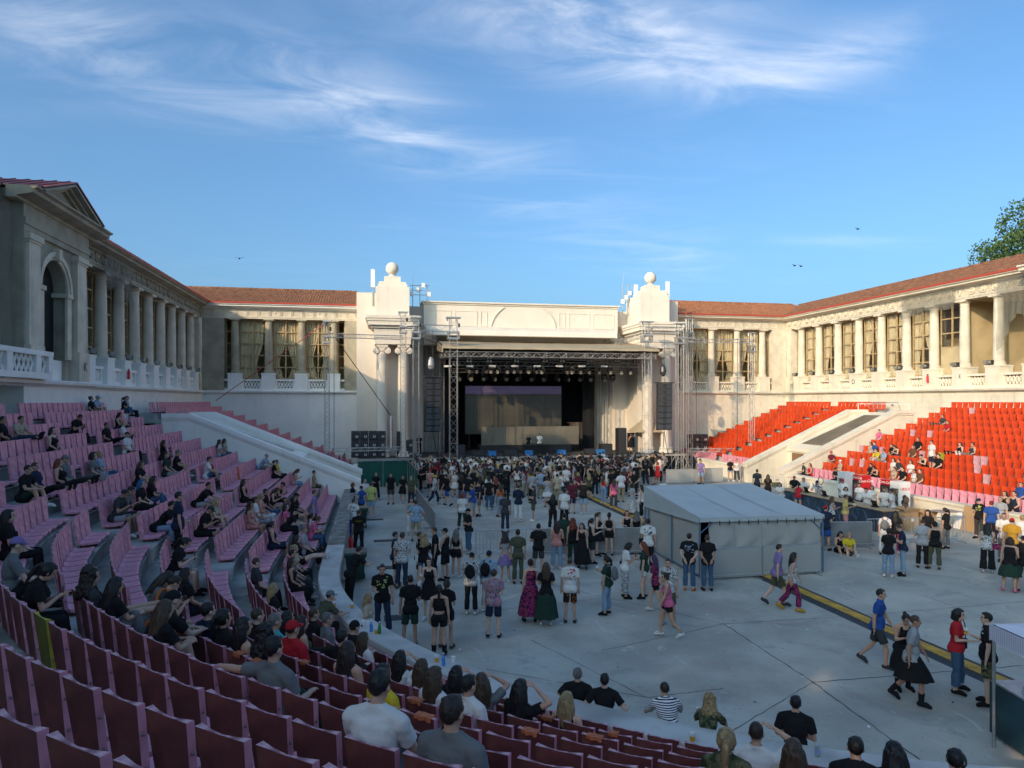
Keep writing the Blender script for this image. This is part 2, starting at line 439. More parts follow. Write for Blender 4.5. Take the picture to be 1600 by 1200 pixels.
# ------------------------------------------------------------------ tiled roof sheet in a local (s, n, z) frame
def tile_sheet(mb, s0, s1, n0, z0, n1, z1, course=.34, pitch=.24, m=0, clip=None):
    L_ = math.hypot(n1 - n0, z1 - z0); k = max(2, int(L_ / course)); ns = max(4, int((s1 - s0) / pitch))
    per = 4
    for j in range(k):
        ta, tb = j / k, (j + 1) / k + .02
        na, nb = n0 + (n1 - n0) * ta, n0 + (n1 - n0) * tb
        za, zb = z0 + (z1 - z0) * ta + .045, z0 + (z1 - z0) * tb
        jit = random.uniform(-.02, .02)
        vs = []
        for i in range(ns * per + 1):
            ss = s0 + (s1 - s0) * i / (ns * per)
            h = .055 * abs(math.sin(PI * i / per)) + random.uniform(-.006, .006)
            e = random.uniform(-.02, .02)
            vs.append((ss + jit, na + e, za + h - .055)); vs.append((ss + jit, na + e, za + h)); vs.append((ss + jit, nb, zb + h * .9))
        mb.add(vs, [(3 * i + o_, 3 * i + 3 + o_, 3 * i + 4 + o_, 3 * i + 1 + o_) for i in range(ns * per) for o_ in (0, 1)], m)

ROS = {}
def rosette_mesh():
    b = MB()
    b.lathe((0, 0, 0), [(.30, 0), (.30, .05), (.24, .07), (.21, .03), (.13, .03), (.11, .08), (0.02, .09)], 12)
    b.v = [(x, z, y) for x, y, z in b.v]
    return b.mesh('rosette', [STONE])
def skull_mesh():
    b = MB()
    b.ell((0, .03, .04), (.13, .07, .16), 8, 6); b.ell((0, .05, -.16), (.07, .06, .12), 8, 5)
    for s in (-1, 1): b.path([(s * .1, .04, .12), (s * .24, .05, .2), (s * .27, .05, .28)], .03, 5)
    return b.mesh('bucranium', [STONE])
ros_me, skull_me = rosette_mesh(), skull_mesh()
ros_g = ros_me.copy(); ros_g.materials[0] = STONEG
skull_g = skull_me.copy(); skull_g.materials[0] = STONEG

PANES = {}
def window_bay(root, fn, flip, sa, sb, z0, z1, n, curtain, rot, cols=2, rows=5, lit=True):
    """wood frame (part) > panes (sub-parts), curtain in two halves"""
    f = MB(fn, flip); t = .055
    f.box(sa, sb, n - .04, n + .04, z0, z0 + .09); f.box(sa, sb, n - .04, n + .04, z1 - .09, z1)
    f.box(sa, sa + .08, n - .038, n + .038, z0 + .09, z1 - .09); f.box(sb - .08, sb, n - .038, n + .038, z0 + .09, z1 - .09)
    for i in range(1, cols):
        c = sa + (sb - sa) * i / cols; f.box(c - t, c + t, n - .036, n + .05, z0 + .09, z1 - .09)
    zs = [z0 + (z1 - z0) * (j / rows) for j in range(rows + 1)]
    for z in zs[1:-1]: f.box(sa + .08, sb - .08, n - .03, n + .035, z - .045, z + .045)
    w = f.build('window', WOODF, root)
    pw, ph = (sb - sa) / cols - .06, (z1 - z0) / rows - .06
    key = (round(pw, 3), round(ph, 3), rot)
    if key not in PANES:
        p = MB(); p.box(-pw / 2, pw / 2, -.006, .006, -ph / 2, ph / 2)
        me = p.mesh('pane', [GLASS])
        PANES[key] = me
    org = ORG[root.name]
    for i in range(cols):
        for j in range(rows):
            c = fn((sa + (sb - sa) * (i + .5) / cols, n - .01, z0 + (z1 - z0) * (j + .5) / rows))
            o = link('pane', PANES[key], w, (c[0] - org[0], c[1] - org[1], c[2] - org[2]), rot)
            o.rotation_euler = (random.uniform(-.012, .012), random.uniform(-.006, .006), rot + random.uniform(-.012, .012))
    if curtain:
        c = MB(fn, flip); W = sb - sa; pk, wf, pz = random.uniform(.35, .72), random.uniform(.40, .5), random.uniform(.62, .8)
        for side in (0, 1):
            if curtain == 3 and side: continue
            nz_, nx_ = 12, 26; vs = []
            for j in range(nz_ + 1):
                q = j / nz_; z = z1 - .05 - q * (z1 - z0 - .1)
                pinch = (1 - pk * math.exp(-((q - pz) / .24) ** 2)) if curtain == 1 else 1 - .3 * math.exp(-((q - .8) / .3) ** 2)
                for i in range(nx_ + 1):
                    a = i / nx_; wd = W * (wf if curtain != 3 else .9) * pinch
                    ss = sa + .05 + a * wd if side == 0 else sb - .05 - a * wd
                    vs.append((ss, n - .15 + .05 * math.sin(a * 26 + j * .15 + side), z))
            k = nx_ + 1
            c.add(vs, [(j * k + i, j * k + i + 1, (j + 1) * k + i + 1, (j + 1) * k + i) for j in range(nz_) for i in range(nx_)])
        cu = c.build('curtain', CURT, root, smooth=True)
    return w

def fluted_col(mb, s, n, z0, z1, rb=.36, rt=.30, m=0):
    H = z1 - z0
    prof = [(rb * 1.28, 0), (rb * 1.28, .07), (rb * 1.18, .10), (rb * 1.22, .16), (rb * 1.12, .22), (rb, .26)]
    for i in range(1, 7):
        q = i / 6; prof.append((rb + (rt - rb) * q ** 1.6, .26 + (H - .26 - .42) * q))
    prof += [(rt * 1.10, H - .41), (rt * 1.10, H - .37), (rt, H - .35), (rt, H - .25), (rt * 1.2, H - .20), (rt * 1.38, H - .12)]
    mb.lathe((s, n, z0), prof, 18, m)
    a = rt * 1.5
    mb.box(s - a, s + a, n - a, n + a, z0 + H - .12, z0 + H, m)

ZL0, ZL1, ZP, ZCT, ZAR, ZFR, ZCO = 6.8, 7.1, 8.65, 13.5, 13.75, 14.35, 14.75
def cornice_prof(n0, z0, z1, p):
    h = z1 - z0
    return [(n0 - .3, z0), (n0 + .06, z0), (n0 + .10, z0 + h * .2), (n0 + p * .45, z0 + h * .3), (n0 + p * .8, z0 + h * .45), (n0 + p * .82, z0 + h * .75), (n0 + p, z0 + h * .85), (n0 + p, z1), (n0 - .3, z1)]

def wing(name, label, fn, flip, org, s0, s1, cols, bays, rot, WM, SM, CM, skulls=4, roof=True, lower=True, s_open=None, tilem=TILE, mir=1, hip=(0, 0), lights=False):
    root = thing(name, label, 'building', org)
    W = lambda: MB(fn, flip)
    # lower wall of coursed blocks, every block a little proud
    b = W(); b.box(s0, s1, -.6, .12, 0, ZL0 - .002)
    b.build('plinth', WM, root)
    if lower:
        b = W(); ch = .405; z = .4
        row = 0
        while z < ZL0 - .1:
            s = s0 - (.6 if row % 2 else 0)
            while s < s1 - .05:
                a, e = max(s0, s), min(s1, s + 1.25)
                if e - a > .1: b.box(a + .012, e - .012, .10, .145 + random.uniform(0, .006), z + .014, min(z + ch, ZL0 - .01) - .014)
                s += 1.25
            z += ch; row += 1
        b.build('ashlar_blocks', WM, root, kind='stuff')
    b = W(); b.sweep([(-.7, ZL0), (.2, ZL0), (.26, ZL0 + .06), (.42, ZL0 + .12), (.46, ZL0 + .24), (.40, ZL1), (-.7, ZL1)], s0, s1); b.build('string_course', WM, root)
    lo, hi = s_open
    # solid piers at the ends
    for a, e in ((s0, lo), (hi, s1)):
        if e - a > .05:
            b = W(); b.box(a, e, -.7, .0, ZL1, ZCT)
            b.box(a, e, 0, .10, ZL1, ZP - .1); b.build('pier', CM, root)
    for c in cols:
        b = W(); b.box(c - .56, c + .56, -1.0, .14, ZL1, ZP - .12); b.box(c - .60, c + .60, -1.02, .18, ZP - .12, ZP)
        b.build('pedestal', WM, root)
        b = W(); fluted_col(b, c, -.42, ZP + .004, ZCT); b.build('column', CM, root, smooth=40)
    # parapets with a pierced lattice
    xs = [lo - .56 if lo < cols[0] - .7 else None] + list(cols) + [hi + .56 if hi > cols[-1] + .7 else None]
    for a, e in zip(xs[:-1], xs[1:]):
        if a is None or e is None: continue
        a, e = a + .56, e - .56
        if e - a < .3: continue
        b = W(); b.box(a, e, -.55, -.12, ZL1, ZL1 + .22); b.box(a, e, -.58, -.06, ZL1 + .85, ZL1 + 1.02)
        b.box(a, e, -.5, -.36, ZL1 + .22, ZL1 + .85, 1)
        if e - a > .9:
            b.box(a, a + .18, -.36, -.14, ZL1 + .22, ZL1 + .85); b.box(e - .18, e, -.36, -.14, ZL1 + .22, ZL1 + .85)
            k = 5; w_ = (e - a - .36) / k
            for i in range(k):
                u0 = a + .18 + i * w_
                for (p, q) in (((u0, ZL1 + .24), (u0 + w_, ZL1 + .83)), ((u0 + w_, ZL1 + .24), (u0, ZL1 + .83))):
                    b.tube((p[0], -.27, p[1]), (q[0], -.27, q[1]), .05, 4)
                b.lathe((u0 + w_ / 2, -.27, ZL1 + .43), [(.1, 0), (.1, .2)], 8)
        b.build('parapet', [WM, STONEG], root)
    # glazing
    for kind, a, e in bays:
        if kind is None: continue
        wide = e - a > 1.2
        zz = ZL1 + 1.05 if kind != 'low' else ZL1 + 3.1
        window_bay(root, fn, flip, a, e, zz, ZCT - .03, -.72, {'c': 1, 's': 2, 'd': 0, 'low': 0, 'h': 3}[kind], rot, 2 if wide else 1, 5 if kind != 'low' else 3)
        if kind == 'low':
            b = W(); b.box(a, e, -.8, -.7, ZL1, zz); b.build('panel', STUCCO, root)
    # entablature
    b = W(); b.box(s0, s1, -.82, .02, ZCT, ZCT + .12); b.box(s0, s1, -.82, .06, ZCT + .12, ZAR); b.build('architrave', SM, root)
    b = W(); b.box(s0, s1, -.82, -.02, ZAR, ZFR); b.build('frieze', SM, root)
    # triglyph bars between the roundels
    n = max(3, int((s1 - s0) / .95)); st = (s1 - s0) / n
    b = W()
    for i in range(n + 1):
        c = min(max(s0 + i * st, s0 + .12), s1 - .12)
        for d in (-.09, 0, .09): b.box(c + d - .03, c + d + .03, -.02, .035, ZAR + .02, ZFR - .02)
    tb = b.build('triglyph', SM, root, kind='stuff')
    for i in range(n):
        c = fn((s0 + (i + .5) * st, -.02, (ZAR + ZFR) / 2))
        sk = (i % skulls == skulls // 2)
        me = (skull_g if SM is STONEG else skull_me) if sk else (ros_g if SM is STONEG else ros_me)
        o = link('bucranium' if sk else 'rosette', me, root, (c[0] - org[0], c[1] - org[1], c[2] - org[2]), rot)
        o.scale = (.95, 1.7, .95)
    b = W(); b.sweep(cornice_prof(0, ZFR, ZCO, .8), s0 - hip[0] * .8 * 0, s1); b.build('cornice', SM if SM is STONEG else WM, root)
    b = W(); b.sweep([(.74, ZCO), (.86, ZCO), (.88, ZCO + .14), (.72, ZCO + .14)], s0, s1); b.build('gutter', GUTTER, root)
    # gallery room behind the columns
    b = W(); b.box(s0, s1, -4.9, -4.6, ZL1, ZCT); b.build('rear_wall', STUCCO, root)
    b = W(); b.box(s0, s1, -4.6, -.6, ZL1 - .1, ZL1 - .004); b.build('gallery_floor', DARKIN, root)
    b = W(); b.box(s0, s1, -4.9, -.6, ZCT + .01, ZCT + .1); b.build('gallery_ceiling', STUCCO, root)
    b = W(); b.box(s0 + .003, s0 + .2, -4.58, -.72, ZL1, ZCT); b.box(s1 - .2, s1 - .003, -4.58, -.72, ZL1, ZCT); b.build('end_wall', STUCCO, root)
    if roof:
        b = W(); tile_sheet(b, s0 - hip[0], s1 + hip[1], .82, ZCO + .10, -4.6, ZCO + 2.05)
        b.build('roof_tiles', tilem, root, kind='stuff')
        b = W(); b.sweep([(.7, ZCO + .02), (-4.6, ZCO + 1.97), (-10, ZCO + .0)], s0, s1); b.build('roof_deck', BARK, root)
        b = W()
        nn = int((s1 - s0 + sum(hip)) / .42)
        for i in range(nn):
            c = s0 - hip[0] + (i + .5) * .42
            b.tube((c - .22, -4.6, ZCO + 2.06 + random.uniform(0, .02)), (c + .22, -4.6, ZCO + 2.09 + random.uniform(0, .03)), .12, 7)
        b.build('ridge_tiles', tilem, root, kind='stuff')
    return root

fnL = lambda p: (XL + p[1], p[0], p[2])
fnR = lambda p: (XR - p[1], p[0], p[2])
fnB = lambda p: (p[0], YB - p[1], p[2])
def bays_from(cols, kinds, inset=.33):
    return [(k, a + inset, e - inset) for k, a, e in zip(kinds, cols[:-1], cols[1:])]
colsL = [40.94 + PITCH * i for i in range(9)]
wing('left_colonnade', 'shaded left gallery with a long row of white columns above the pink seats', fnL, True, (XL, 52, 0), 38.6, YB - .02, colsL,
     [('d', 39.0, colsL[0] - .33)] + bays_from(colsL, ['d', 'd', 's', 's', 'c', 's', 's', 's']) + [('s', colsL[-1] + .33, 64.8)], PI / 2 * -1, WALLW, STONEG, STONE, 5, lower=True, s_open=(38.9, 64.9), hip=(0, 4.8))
colsBL = [-12.08 + PITCH * i for i in range(4)]
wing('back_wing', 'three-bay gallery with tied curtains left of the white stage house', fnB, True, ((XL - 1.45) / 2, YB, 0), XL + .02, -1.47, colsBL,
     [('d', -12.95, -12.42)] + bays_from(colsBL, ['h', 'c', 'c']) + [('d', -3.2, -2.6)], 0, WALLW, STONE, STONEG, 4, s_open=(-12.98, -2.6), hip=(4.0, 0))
colsBR = [30.9 + PITCH * i for i in range(4)]
wing('back_wing', 'sunlit three-bay gallery with tied curtains right of the white stage house', fnB, True, (35, YB, 0), 28.35, XR - .02, colsBR,
     [('d', 29.95, 30.55)] + bays_from(colsBR, ['c', 'c', 'c']) + [('s', 39.75, 40.3)], 0, WALLC, STONE, STONE, 4, s_open=(29.9, 40.35), tilem=TILE2, hip=(0, 4.0))
colsR = [40.97 + PITCH * i for i in range(-2, 9)]
wing('right_colonnade', 'sunlit cream gallery with a long row of columns above the red seats', fnR, False, (XR, 50, 0), 33.5, YB - .02, colsR,
     bays_from(colsR, [None, None, None, 'low', 'c', 's', 'c', 's', 'c', 's']) + [('s', colsR[-1] + .33, 64.85)], PI / 2, WALLC, STONE, STONE, 4, s_open=(34.6, 64.9), hip=(0, 4.8))
# hanging cross wall inside the open right bays
b = MB(fnR); b.box(44.2, 44.4, -4.55, -.8, ZL1, ZCT); bw = tag(b.build('partition', STUCCO, org=(XR, 44, 0)), 'ochre partition wall inside the open bays of the right gallery', 'wall'); bw.location = (XR, 44, 0)

# ------------------------------------------------------------------ left corner pavilion with arch and pediment
pv = thing('pavilion', 'weathered grey pavilion with a tall arched opening and a pediment at the left edge', 'building', (-14.0, 35, 0))
PX = .87                                            # n of the pavilion front (X = -14.0)
def W(): return MB(fnL, True)
b = W(); b.box(31.9, 38.55, -5, PX, 0, ZL0); b.box(20, 31.9, -5, -.3, 0, ZL0); b.build('plinth', WALLW, pv)
b = W(); b.sweep([(-.7, ZL0), (PX + .05, ZL0), (PX + .12, ZL0 + .06), (PX + .30, ZL0 + .12), (PX + .34, ZL0 + .24), (PX + .26, ZL1), (-.7, ZL1)], 20, 38.8)
b.build('string_course', WALLW, pv)
ac, ar, zs_ = 34.9, 1.3, 11.2
# front wall with the arch cut out
b = W(); N_ = 16
def arch_wall(b, s0, s1, z0, z1, n0, n1):
    pts = [(ac - ar, z0)] + [(ac - ar * math.cos(PI * i / N_), zs_ + ar * math.sin(PI * i / N_)) for i in range(N_ + 1)] + [(ac + ar, z0)]
    out = []
    for (s, z) in pts:
        if z <= z0: out.append((s0 if s < ac else s1, z0))
        else:
            a = math.atan2(z - zs_ + .6, s - ac); q = min((s1 - ac) / max(1e-6, abs(math.cos(a))), (z1 - zs_ + .6) / max(1e-6, math.sin(a)))
            out.append((ac + q * math.cos(a), zs_ - .6 + q * math.sin(a)))
    for i in range(len(pts) - 1):
        p, q, r_, t_ = pts[i], pts[i + 1], out[i + 1], out[i]
        b.quad((p[0], n1, p[1]), (q[0], n1, q[1]), (r_[0], n1, r_[1]), (t_[0], n1, t_[1]))
        b.quad((p[0], n0, p[1]), (q[0], n0, q[1]), (q[0], n1, q[1]), (p[0], n1, p[1]))
arch_wall(b, 32.4, 37.4, ZL1, 13.3, .22, PX - .12); b.build('arched_wall', STONEG, pv)
b = W(); b.box(31.9, 33.1, -.3, PX, ZL1, 13.2); b.build('pier', STONEG, pv)
b = W(); b.box(37.0, 38.55, -.3, PX - .1, ZL1, 13.2); b.build('pier', STONEG, pv)
for c in (32.55, 37.35):
    b = W(); b.box(c - .5, c + .5, PX - .14, PX + .14, 8.5, 12.75); b.box(c - .62, c + .62, PX - .2, PX + .26, ZL1, 8.5)
    b.box(c - .55, c + .55, PX - .14, PX + .18, 12.75, 12.85); b.box(c - .62, c + .62, PX - .14, PX + .24, 12.85, 13.1); b.build('pilaster', STONE, pv)
b = W()                                            # archivolt
for r0, r1, pr in ((ar, ar + .16, .10), (ar + .16, ar + .36, .17)):
    for i in range(N_):
        a0, a1 = PI * i / N_, PI * (i + 1) / N_
        P = [(ac - r * math.cos(a), zs_ + r * math.sin(a)) for r, a in ((r0, a0), (r1, a0), (r1, a1), (r0, a1))]
        vs = [(s, PX - .12, z) for s, z in P] + [(s, PX - .12 + pr, z) for s, z in P]
        b.add(vs, [(4, 5, 6, 7), (0, 1, 5, 4), (1, 2, 6, 5), (2, 3, 7, 6), (3, 0, 4, 7)])
b.build('archivolt', STONE, pv)
b = W(); b.prism([(ac - .16, PX - .12), (ac + .16, PX - .12), (ac + .16, PX + .2), (ac - .16, PX + .2)], zs_ + ar - .02, zs_ + ar + .5); b.build('keystone', STONE, pv)
b = W()
for sg in (-1, 1):
    c = ac + sg * (ar + .1); b.box(c - .3, c + .3, -.3, PX + .06, zs_ - .22, zs_ - .02); b.box(c - .22, c + .22, PX - .12, PX, 8.1, zs_ - .22)
b.build('impost', STONE, pv)
ARCHD = mat('arch_painted_shade', (.012, .018, .016), .6, var=.5, vscale=2)  # near-black sheet across the open arch; the shade inside is put into its colour
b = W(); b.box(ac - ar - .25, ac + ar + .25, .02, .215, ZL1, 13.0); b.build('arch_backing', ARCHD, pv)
b = W(); b.box(ac - ar, ac + ar, -.3, PX - .3, ZL1, 8.05); b.build('sill_wall', WALLW, pv)

b = W(); b.box(31.9, 38.55, -.5, PX + .02, 13.2, 13.45); b.box(31.9, 38.55, -.5, PX + .07, 13.45, 13.75); b.box(31.9, 38.55, -.5, PX, 13.75, 14.3)
b.box(20, 31.9, -1.5, -.42, 13.2, 14.3); b.build('entablature', STONEG, pv)
b = W(); b.sweep(cornice_prof(PX, 14.3, 14.8, .85), 31.1, 39.35)
b.sweep(cornice_prof(-.42, 14.3, 14.8, .85), 20, 31.1); b.build('cornice', STONEG, pv)
b = W()                                            # set-back left section with plain pilasters
b.box(20, 31.9, -1.2, -.5, ZL1, 13.2)
for c in (31.2, 28.2, 25.0): b.box(c - .45, c + .45, -.5, -.3, ZL1, 12.8); b.box(c - .55, c + .55, -.5, -.2, 12.8, 13.15)
b.build('side_wall', STONEG, pv)
# pediment
b = W(); gy0, gy1, ga = 31.7, 37.9, 15.95
b.prism([(gy0 + .5, 0), (gy1 - .5, 0), ((gy0 + gy1) / 2, 0)], 0, 0)
b.v, b.f, b.m = [], [], []
mid = (gy0 + gy1) / 2
vs = [(gy0 + .3, PX + .25, 14.82), (gy1 - .3, PX + .25, 14.82), (mid, PX + .25, ga - .3), (gy0 + .3, -5, 14.82), (gy1 - .3, -5, 14.82), (mid, -5, ga - .3)]
b.add(vs, [(0, 1, 2), (3, 5, 4), (0, 2, 5, 3), (1, 4, 5, 2)]); b.build('tympanum', STONEG, pv)
b = W()
for (sa, za, se, ze) in ((gy0 - .1, 14.8, mid, ga), (mid, ga, gy1 + .1, 14.8)):
    for n0, n1, dz in ((-5.2, PX + .85, .0), (-5.2, PX + .6, -.12), (-5.2, PX + .42, -.24)):
        vs = []
        for s, z in ((sa, za), (se, ze)):
            for n in (n0, n1):
                for d in (-.12, 0): vs.append((s, n, z + dz + d))
        b.add(vs, [(0, 1, 3, 2), (4, 6, 7, 5), (0, 4, 5, 1), (2, 3, 7, 6), (1, 5, 7, 3), (0, 2, 6, 4)])
b.build('raking_cornice', STONEG, pv)
b = W()
for (sa, za, se, ze) in ((gy0 - .2, 14.82, mid, ga + .05), (mid, ga + .05, gy1 + .2, 14.82)):
    vs = [(sa, PX + .9, za), (se, PX + .9, ze), (se, -6, ze), (sa, -6, za), (sa, PX + .9, za + .05), (se, PX + .9, ze + .05), (se, -6, ze + .05), (sa, -6, za + .05)]
    b.add(vs, [(0, 1, 2, 3), (4, 5, 6, 7), (0, 1, 5, 4), (2, 3, 7, 6)])
    for i in range(12):
        n = PX + .6 - i * .55
        b.tube((sa, n, za + .07), (se, n, ze + .07), .025, 4)
b.build('metal_roof', REDMETAL, pv)
b = W(); tile_sheet(b, 20, 31.4, .35, 14.8, -5.5, 16.2); b.build('roof_tiles', TILE, pv, kind='stuff')
b = W(); b.box(31.2, 32.6, -3.2, -1.6, 15.0, 16.75); b.box(31.1, 32.7, -3.3, -1.5, 16.75, 16.88); b.build('chimney', REDMETAL, pv)
# low balcony wall with lattice panels in front of the pavilion
b = W(); b.box(22, 33.0, PX + .34, PX + .62, ZL1 + .0, ZL1 + .25); b.box(22, 33.0, PX + .30, PX + .66, ZL1 + .95, ZL1 + 1.15)
for c in (22.2, 25.2, 28.3, 29.4, 31.7, 32.8): b.box(c - .2, c + .2, PX + .32, PX + .64, ZL1 + .25, ZL1 + .95)
for i in range(30):
    s = 22.3 + i * .36
    b.tube((s, PX + .48, ZL1 + .25), (s + .36, PX + .48, ZL1 + .95), .05, 4); b.tube((s + .36, PX + .48, ZL1 + .25), (s, PX + .48, ZL1 + .95), .05, 4)
b.build('balustrade', WALLW, pv)
# nets hung over loose stone
def net_sheet(name, label, fn, flip, s0, s1, z0, z1, n, org, sag=.25):
    b = MB(fn, flip); k, j = 24, 10; vs = []
    for a in range(k + 1):
        for c in range(j + 1):
            q, t = a / k, c / j
            vs.append((s0 + (s1 - s0) * q, n + .10 * math.sin(q * 40) * t + .06 * math.sin(9 * t), z1 - (z1 - z0) * t * (1 + sag * math.sin(q * 7 + 1) * .5 + sag * q)))
    b.add(vs, [(a * (j + 1) + c, (a + 1) * (j + 1) + c, (a + 1) * (j + 1) + c + 1, a * (j + 1) + c + 1) for a in range(k) for c in range(j)])
    o = b.build(name, NET, org=org, smooth=True); o.location = org
    return tag(o, label, 'net')
net_sheet('safety_net', 'torn grey netting draped over the frieze of the shaded left gallery', fnL, True, 42.2, 46.6, 12.9, 14.5, .35, (XL, 44, 13), .5)
net_sheet('safety_net', 'grey netting hanging down the wall at the far left edge', fnL, True, 26, 31.6, 9.2, 14.3, .5, (XL, 29, 12), .2)
net_sheet('safety_net', 'pale netting wrapped over the frieze of the sunlit right gallery', fnR, False, 44.0, 49.2, 13.1, 14.45, .3, (XR, 46, 13), .2)
net_sheet('safety_net', 'loose swag of netting at the far right end of the sunlit gallery', fnR, False, 37.0, 40.2, 11.9, 14.5, .5, (XR, 38, 13), .6)
# end pavilion block of the right gallery
WALLX = WALLW; WALLW = WALLC
rp = thing('pavilion', 'cream end pavilion with a white gable just at the right edge', 'building', (XR, 32, 0))
b = MB(fnR); b.box(24, 33.45, -5, .9, 0, 13.2); b.build('wall', WALLW, rp)
b = MB(fnR); b.sweep(cornice_prof(.9, 14.2, 14.8, .85), 24, 37.6); b.box(24, 37.4, -1, .95, 13.2, 14.2); b.build('entablature', WALLW, rp)
b = MB(fnR); b.add([(25, 1.2, 14.82), (37.2, 1.2, 14.82), (31, 1.2, 17.4), (25, -5, 14.82), (37.2, -5, 14.82), (31, -5, 17.4)], [(0, 1, 2), (3, 5, 4), (0, 2, 5, 3), (1, 4, 5, 2)]); b.build('gable', WALLW, rp)

WALLW = WALLX
# ------------------------------------------------------------------ stage house
sh = thing('stage_house', 'big white stage house with panelled attic and two ball-topped pylons', 'building', (AX, 64, 0))
b = MB(); b.box(4.4, 22.6, 63, 70, 11.3, 14.85); b.box(4.3, 22.7, 62.9, 70, 14.85, 15.0); b.box(4.2, 22.8, 62.75, 70, 15.0, 15.12); b.build('attic', STAGEW, sh)
for x0, x1 in ((2.98, 4.4), (22.6, 24.02)): b = MB(); b.box(x0, x1, 64.4, 70, 1.45, 14.8); b.build('recess_wall', STAGEW, sh)
for x0, x1 in ((-1.45, .2), (26.8, 28.33)): b = MB(); b.box(x0, x1, 62.2, 70, 0, 15.6); b.build('flank_wall', STAGEW, sh)
def panel_frame(b, x0, x1, z0, z1, y=63.0, w=.08, d=.045):
    b.box(x0, x1, y - d, y, z1 - w, z1); b.box(x0, x0 + w, y - d, y, z0, z1 - w); b.box(x1 - w, x1, y - d, y, z0, z1 - w)
    b.box(x0, x1, y - d, y, z0 - w, z0)
for sg in (-1, 1):
    for a, e in ((3.35, 4.0), (4.3, 6.35), (6.65, 8.75)):
        b = MB(); x0, x1 = sorted((AX + sg * a, AX + sg * e)); panel_frame(b, x0, x1, 13.0, 14.35); b.build('moulded_panel', STAGEW, sh)
b = MB(); RA = 3.0
for i in range(40):
    a0, a1 = PI * i / 40, PI * (i + 1) / 40
    P = [(AX + r * math.cos(a), 12.6 + r * .86 * math.sin(a)) for r, a in ((RA, a0), (RA + .13, a0), (RA + .13, a1), (RA, a1))]
    if min(p[1] for p in P) < 12.95 or max(p[1] for p in P) > 14.8: continue
    vs = [(x, 62.89, z) for x, z in P] + [(x, 63, z) for x, z in P]
    b.add(vs, [(0, 1, 2, 3), (0, 1, 5, 4), (1, 2, 6, 5), (2, 3, 7, 6), (3, 0, 4, 7)])
b.build('arch_moulding', STAGEW, sh)
b = MB(); b.fn = None
b.v = []; hood = [(63.0, 12.86), (62.1, 12.8), (61.3, 12.45), (61.1, 11.95), (61.16, 11.9), (62.9, 11.98), (63.0, 11.98)]
b.sweep(hood, 4.5, 21.9); b.build('stage_hood', STAGEW, sh)
b = MB(); b.box(4.4, 22.6, 62.7, 63.0, 11.2, 11.5); b.box(2.9, 24.1, 64.2, 64.4, 11.2, 11.5); b.build('lintel_moulding', STAGEW, sh)
for px_c in (1.59, 25.43):
    py = thing('pylon', ('left' if px_c < 9 else 'right') + ' white pylon with two Ionic columns and a stone ball on top', 'pylon', (px_c, 61, 0))
    b = MB(); b.box(px_c - 1.42, px_c + 1.42, 60.8, 64.5, 13.3, 15.96); b.build('upper_block', STAGEW, py)
    b = MB(); b.box(px_c - 1.42, px_c + 1.42, 61.3, 64.5, 0, 12.1); b.build('rear_wall', STAGEW, py)
    b = MB(); b.box(px_c - 1.25, px_c + 1.25, 60.95, 63, 15.96, 16.2); b.box(px_c - 1.15, px_c + 1.15, 61.05, 63, 16.2, 16.42); b.box(px_c - .7, px_c + .7, 61.3, 62.7, 16.42, 16.92)
    b.build('stepped_cap', STAGEW, py)
    b = MB(); b.lathe((px_c, 61.9, 16.92), [(.42, 0), (.42, .08), (.3, .14), (.2, .26), (.24, .34)], 18); b.ell((px_c, 61.9, 17.68), (.56, .56, .56), 24, 16); b.build('ball_finial', STAGEW, py, smooth=40)
    b = MB(); b.box(px_c - 1.5, px_c + 1.5, 59.75, 64.5, 10.95, 11.5); b.box(px_c - 1.55, px_c + 1.55, 59.68, 64.5, 11.5, 12.1)
    prof = [(.0, 12.1), (-.1, 12.12), (-.16, 12.3), (-.42, 12.42), (-.75, 12.5), (-.78, 12.85), (-.9, 12.95), (-.92, 13.2), (0, 13.3)]
    for (z0, z1, p) in ((12.1, 12.3, .12), (12.3, 12.5, .42), (12.5, 12.85, .78), (12.85, 13.05, .9), (13.05, 13.3, 1.0)):
        b.box(px_c - 1.5 - p * .75, px_c + 1.5 + p * .75, 59.75 - p * .75, 64.5, z0, z1)
    b.build('entablature', STAGEW, py)
    for dx in (-.9, .9):
        c = px_c + dx
        b = MB(); b.lathe((c, 60.35, 1.45), [(.66, 0), (.66, .2), (.58, .3), (.62, .42), (.52, .52), (.5, .6), (.5, 3), (.46, 6.5), (.42, 8.85), (.47, 8.9), (.42, 8.96), (.42, 9.0)], 24); b.build('column', STAGEW, py, smooth=40)
        b = MB(); b.box(c - .5, c + .5, 59.85, 60.85, 10.72, 10.95)
        b.box(c - .42, c + .42, 59.9, 60.8, 10.45, 10.72)
        for sx in (-1, 1):
            for k, (rr, th) in enumerate(((.27, .06), (.19, .09), (.10, .12))):
                b.tube((c + sx * .47, 59.93 - th * .5, 10.42), (c + sx * .47, 60.77, 10.42), rr, 14)
        b.build('ionic_capital', STAGEW, py)
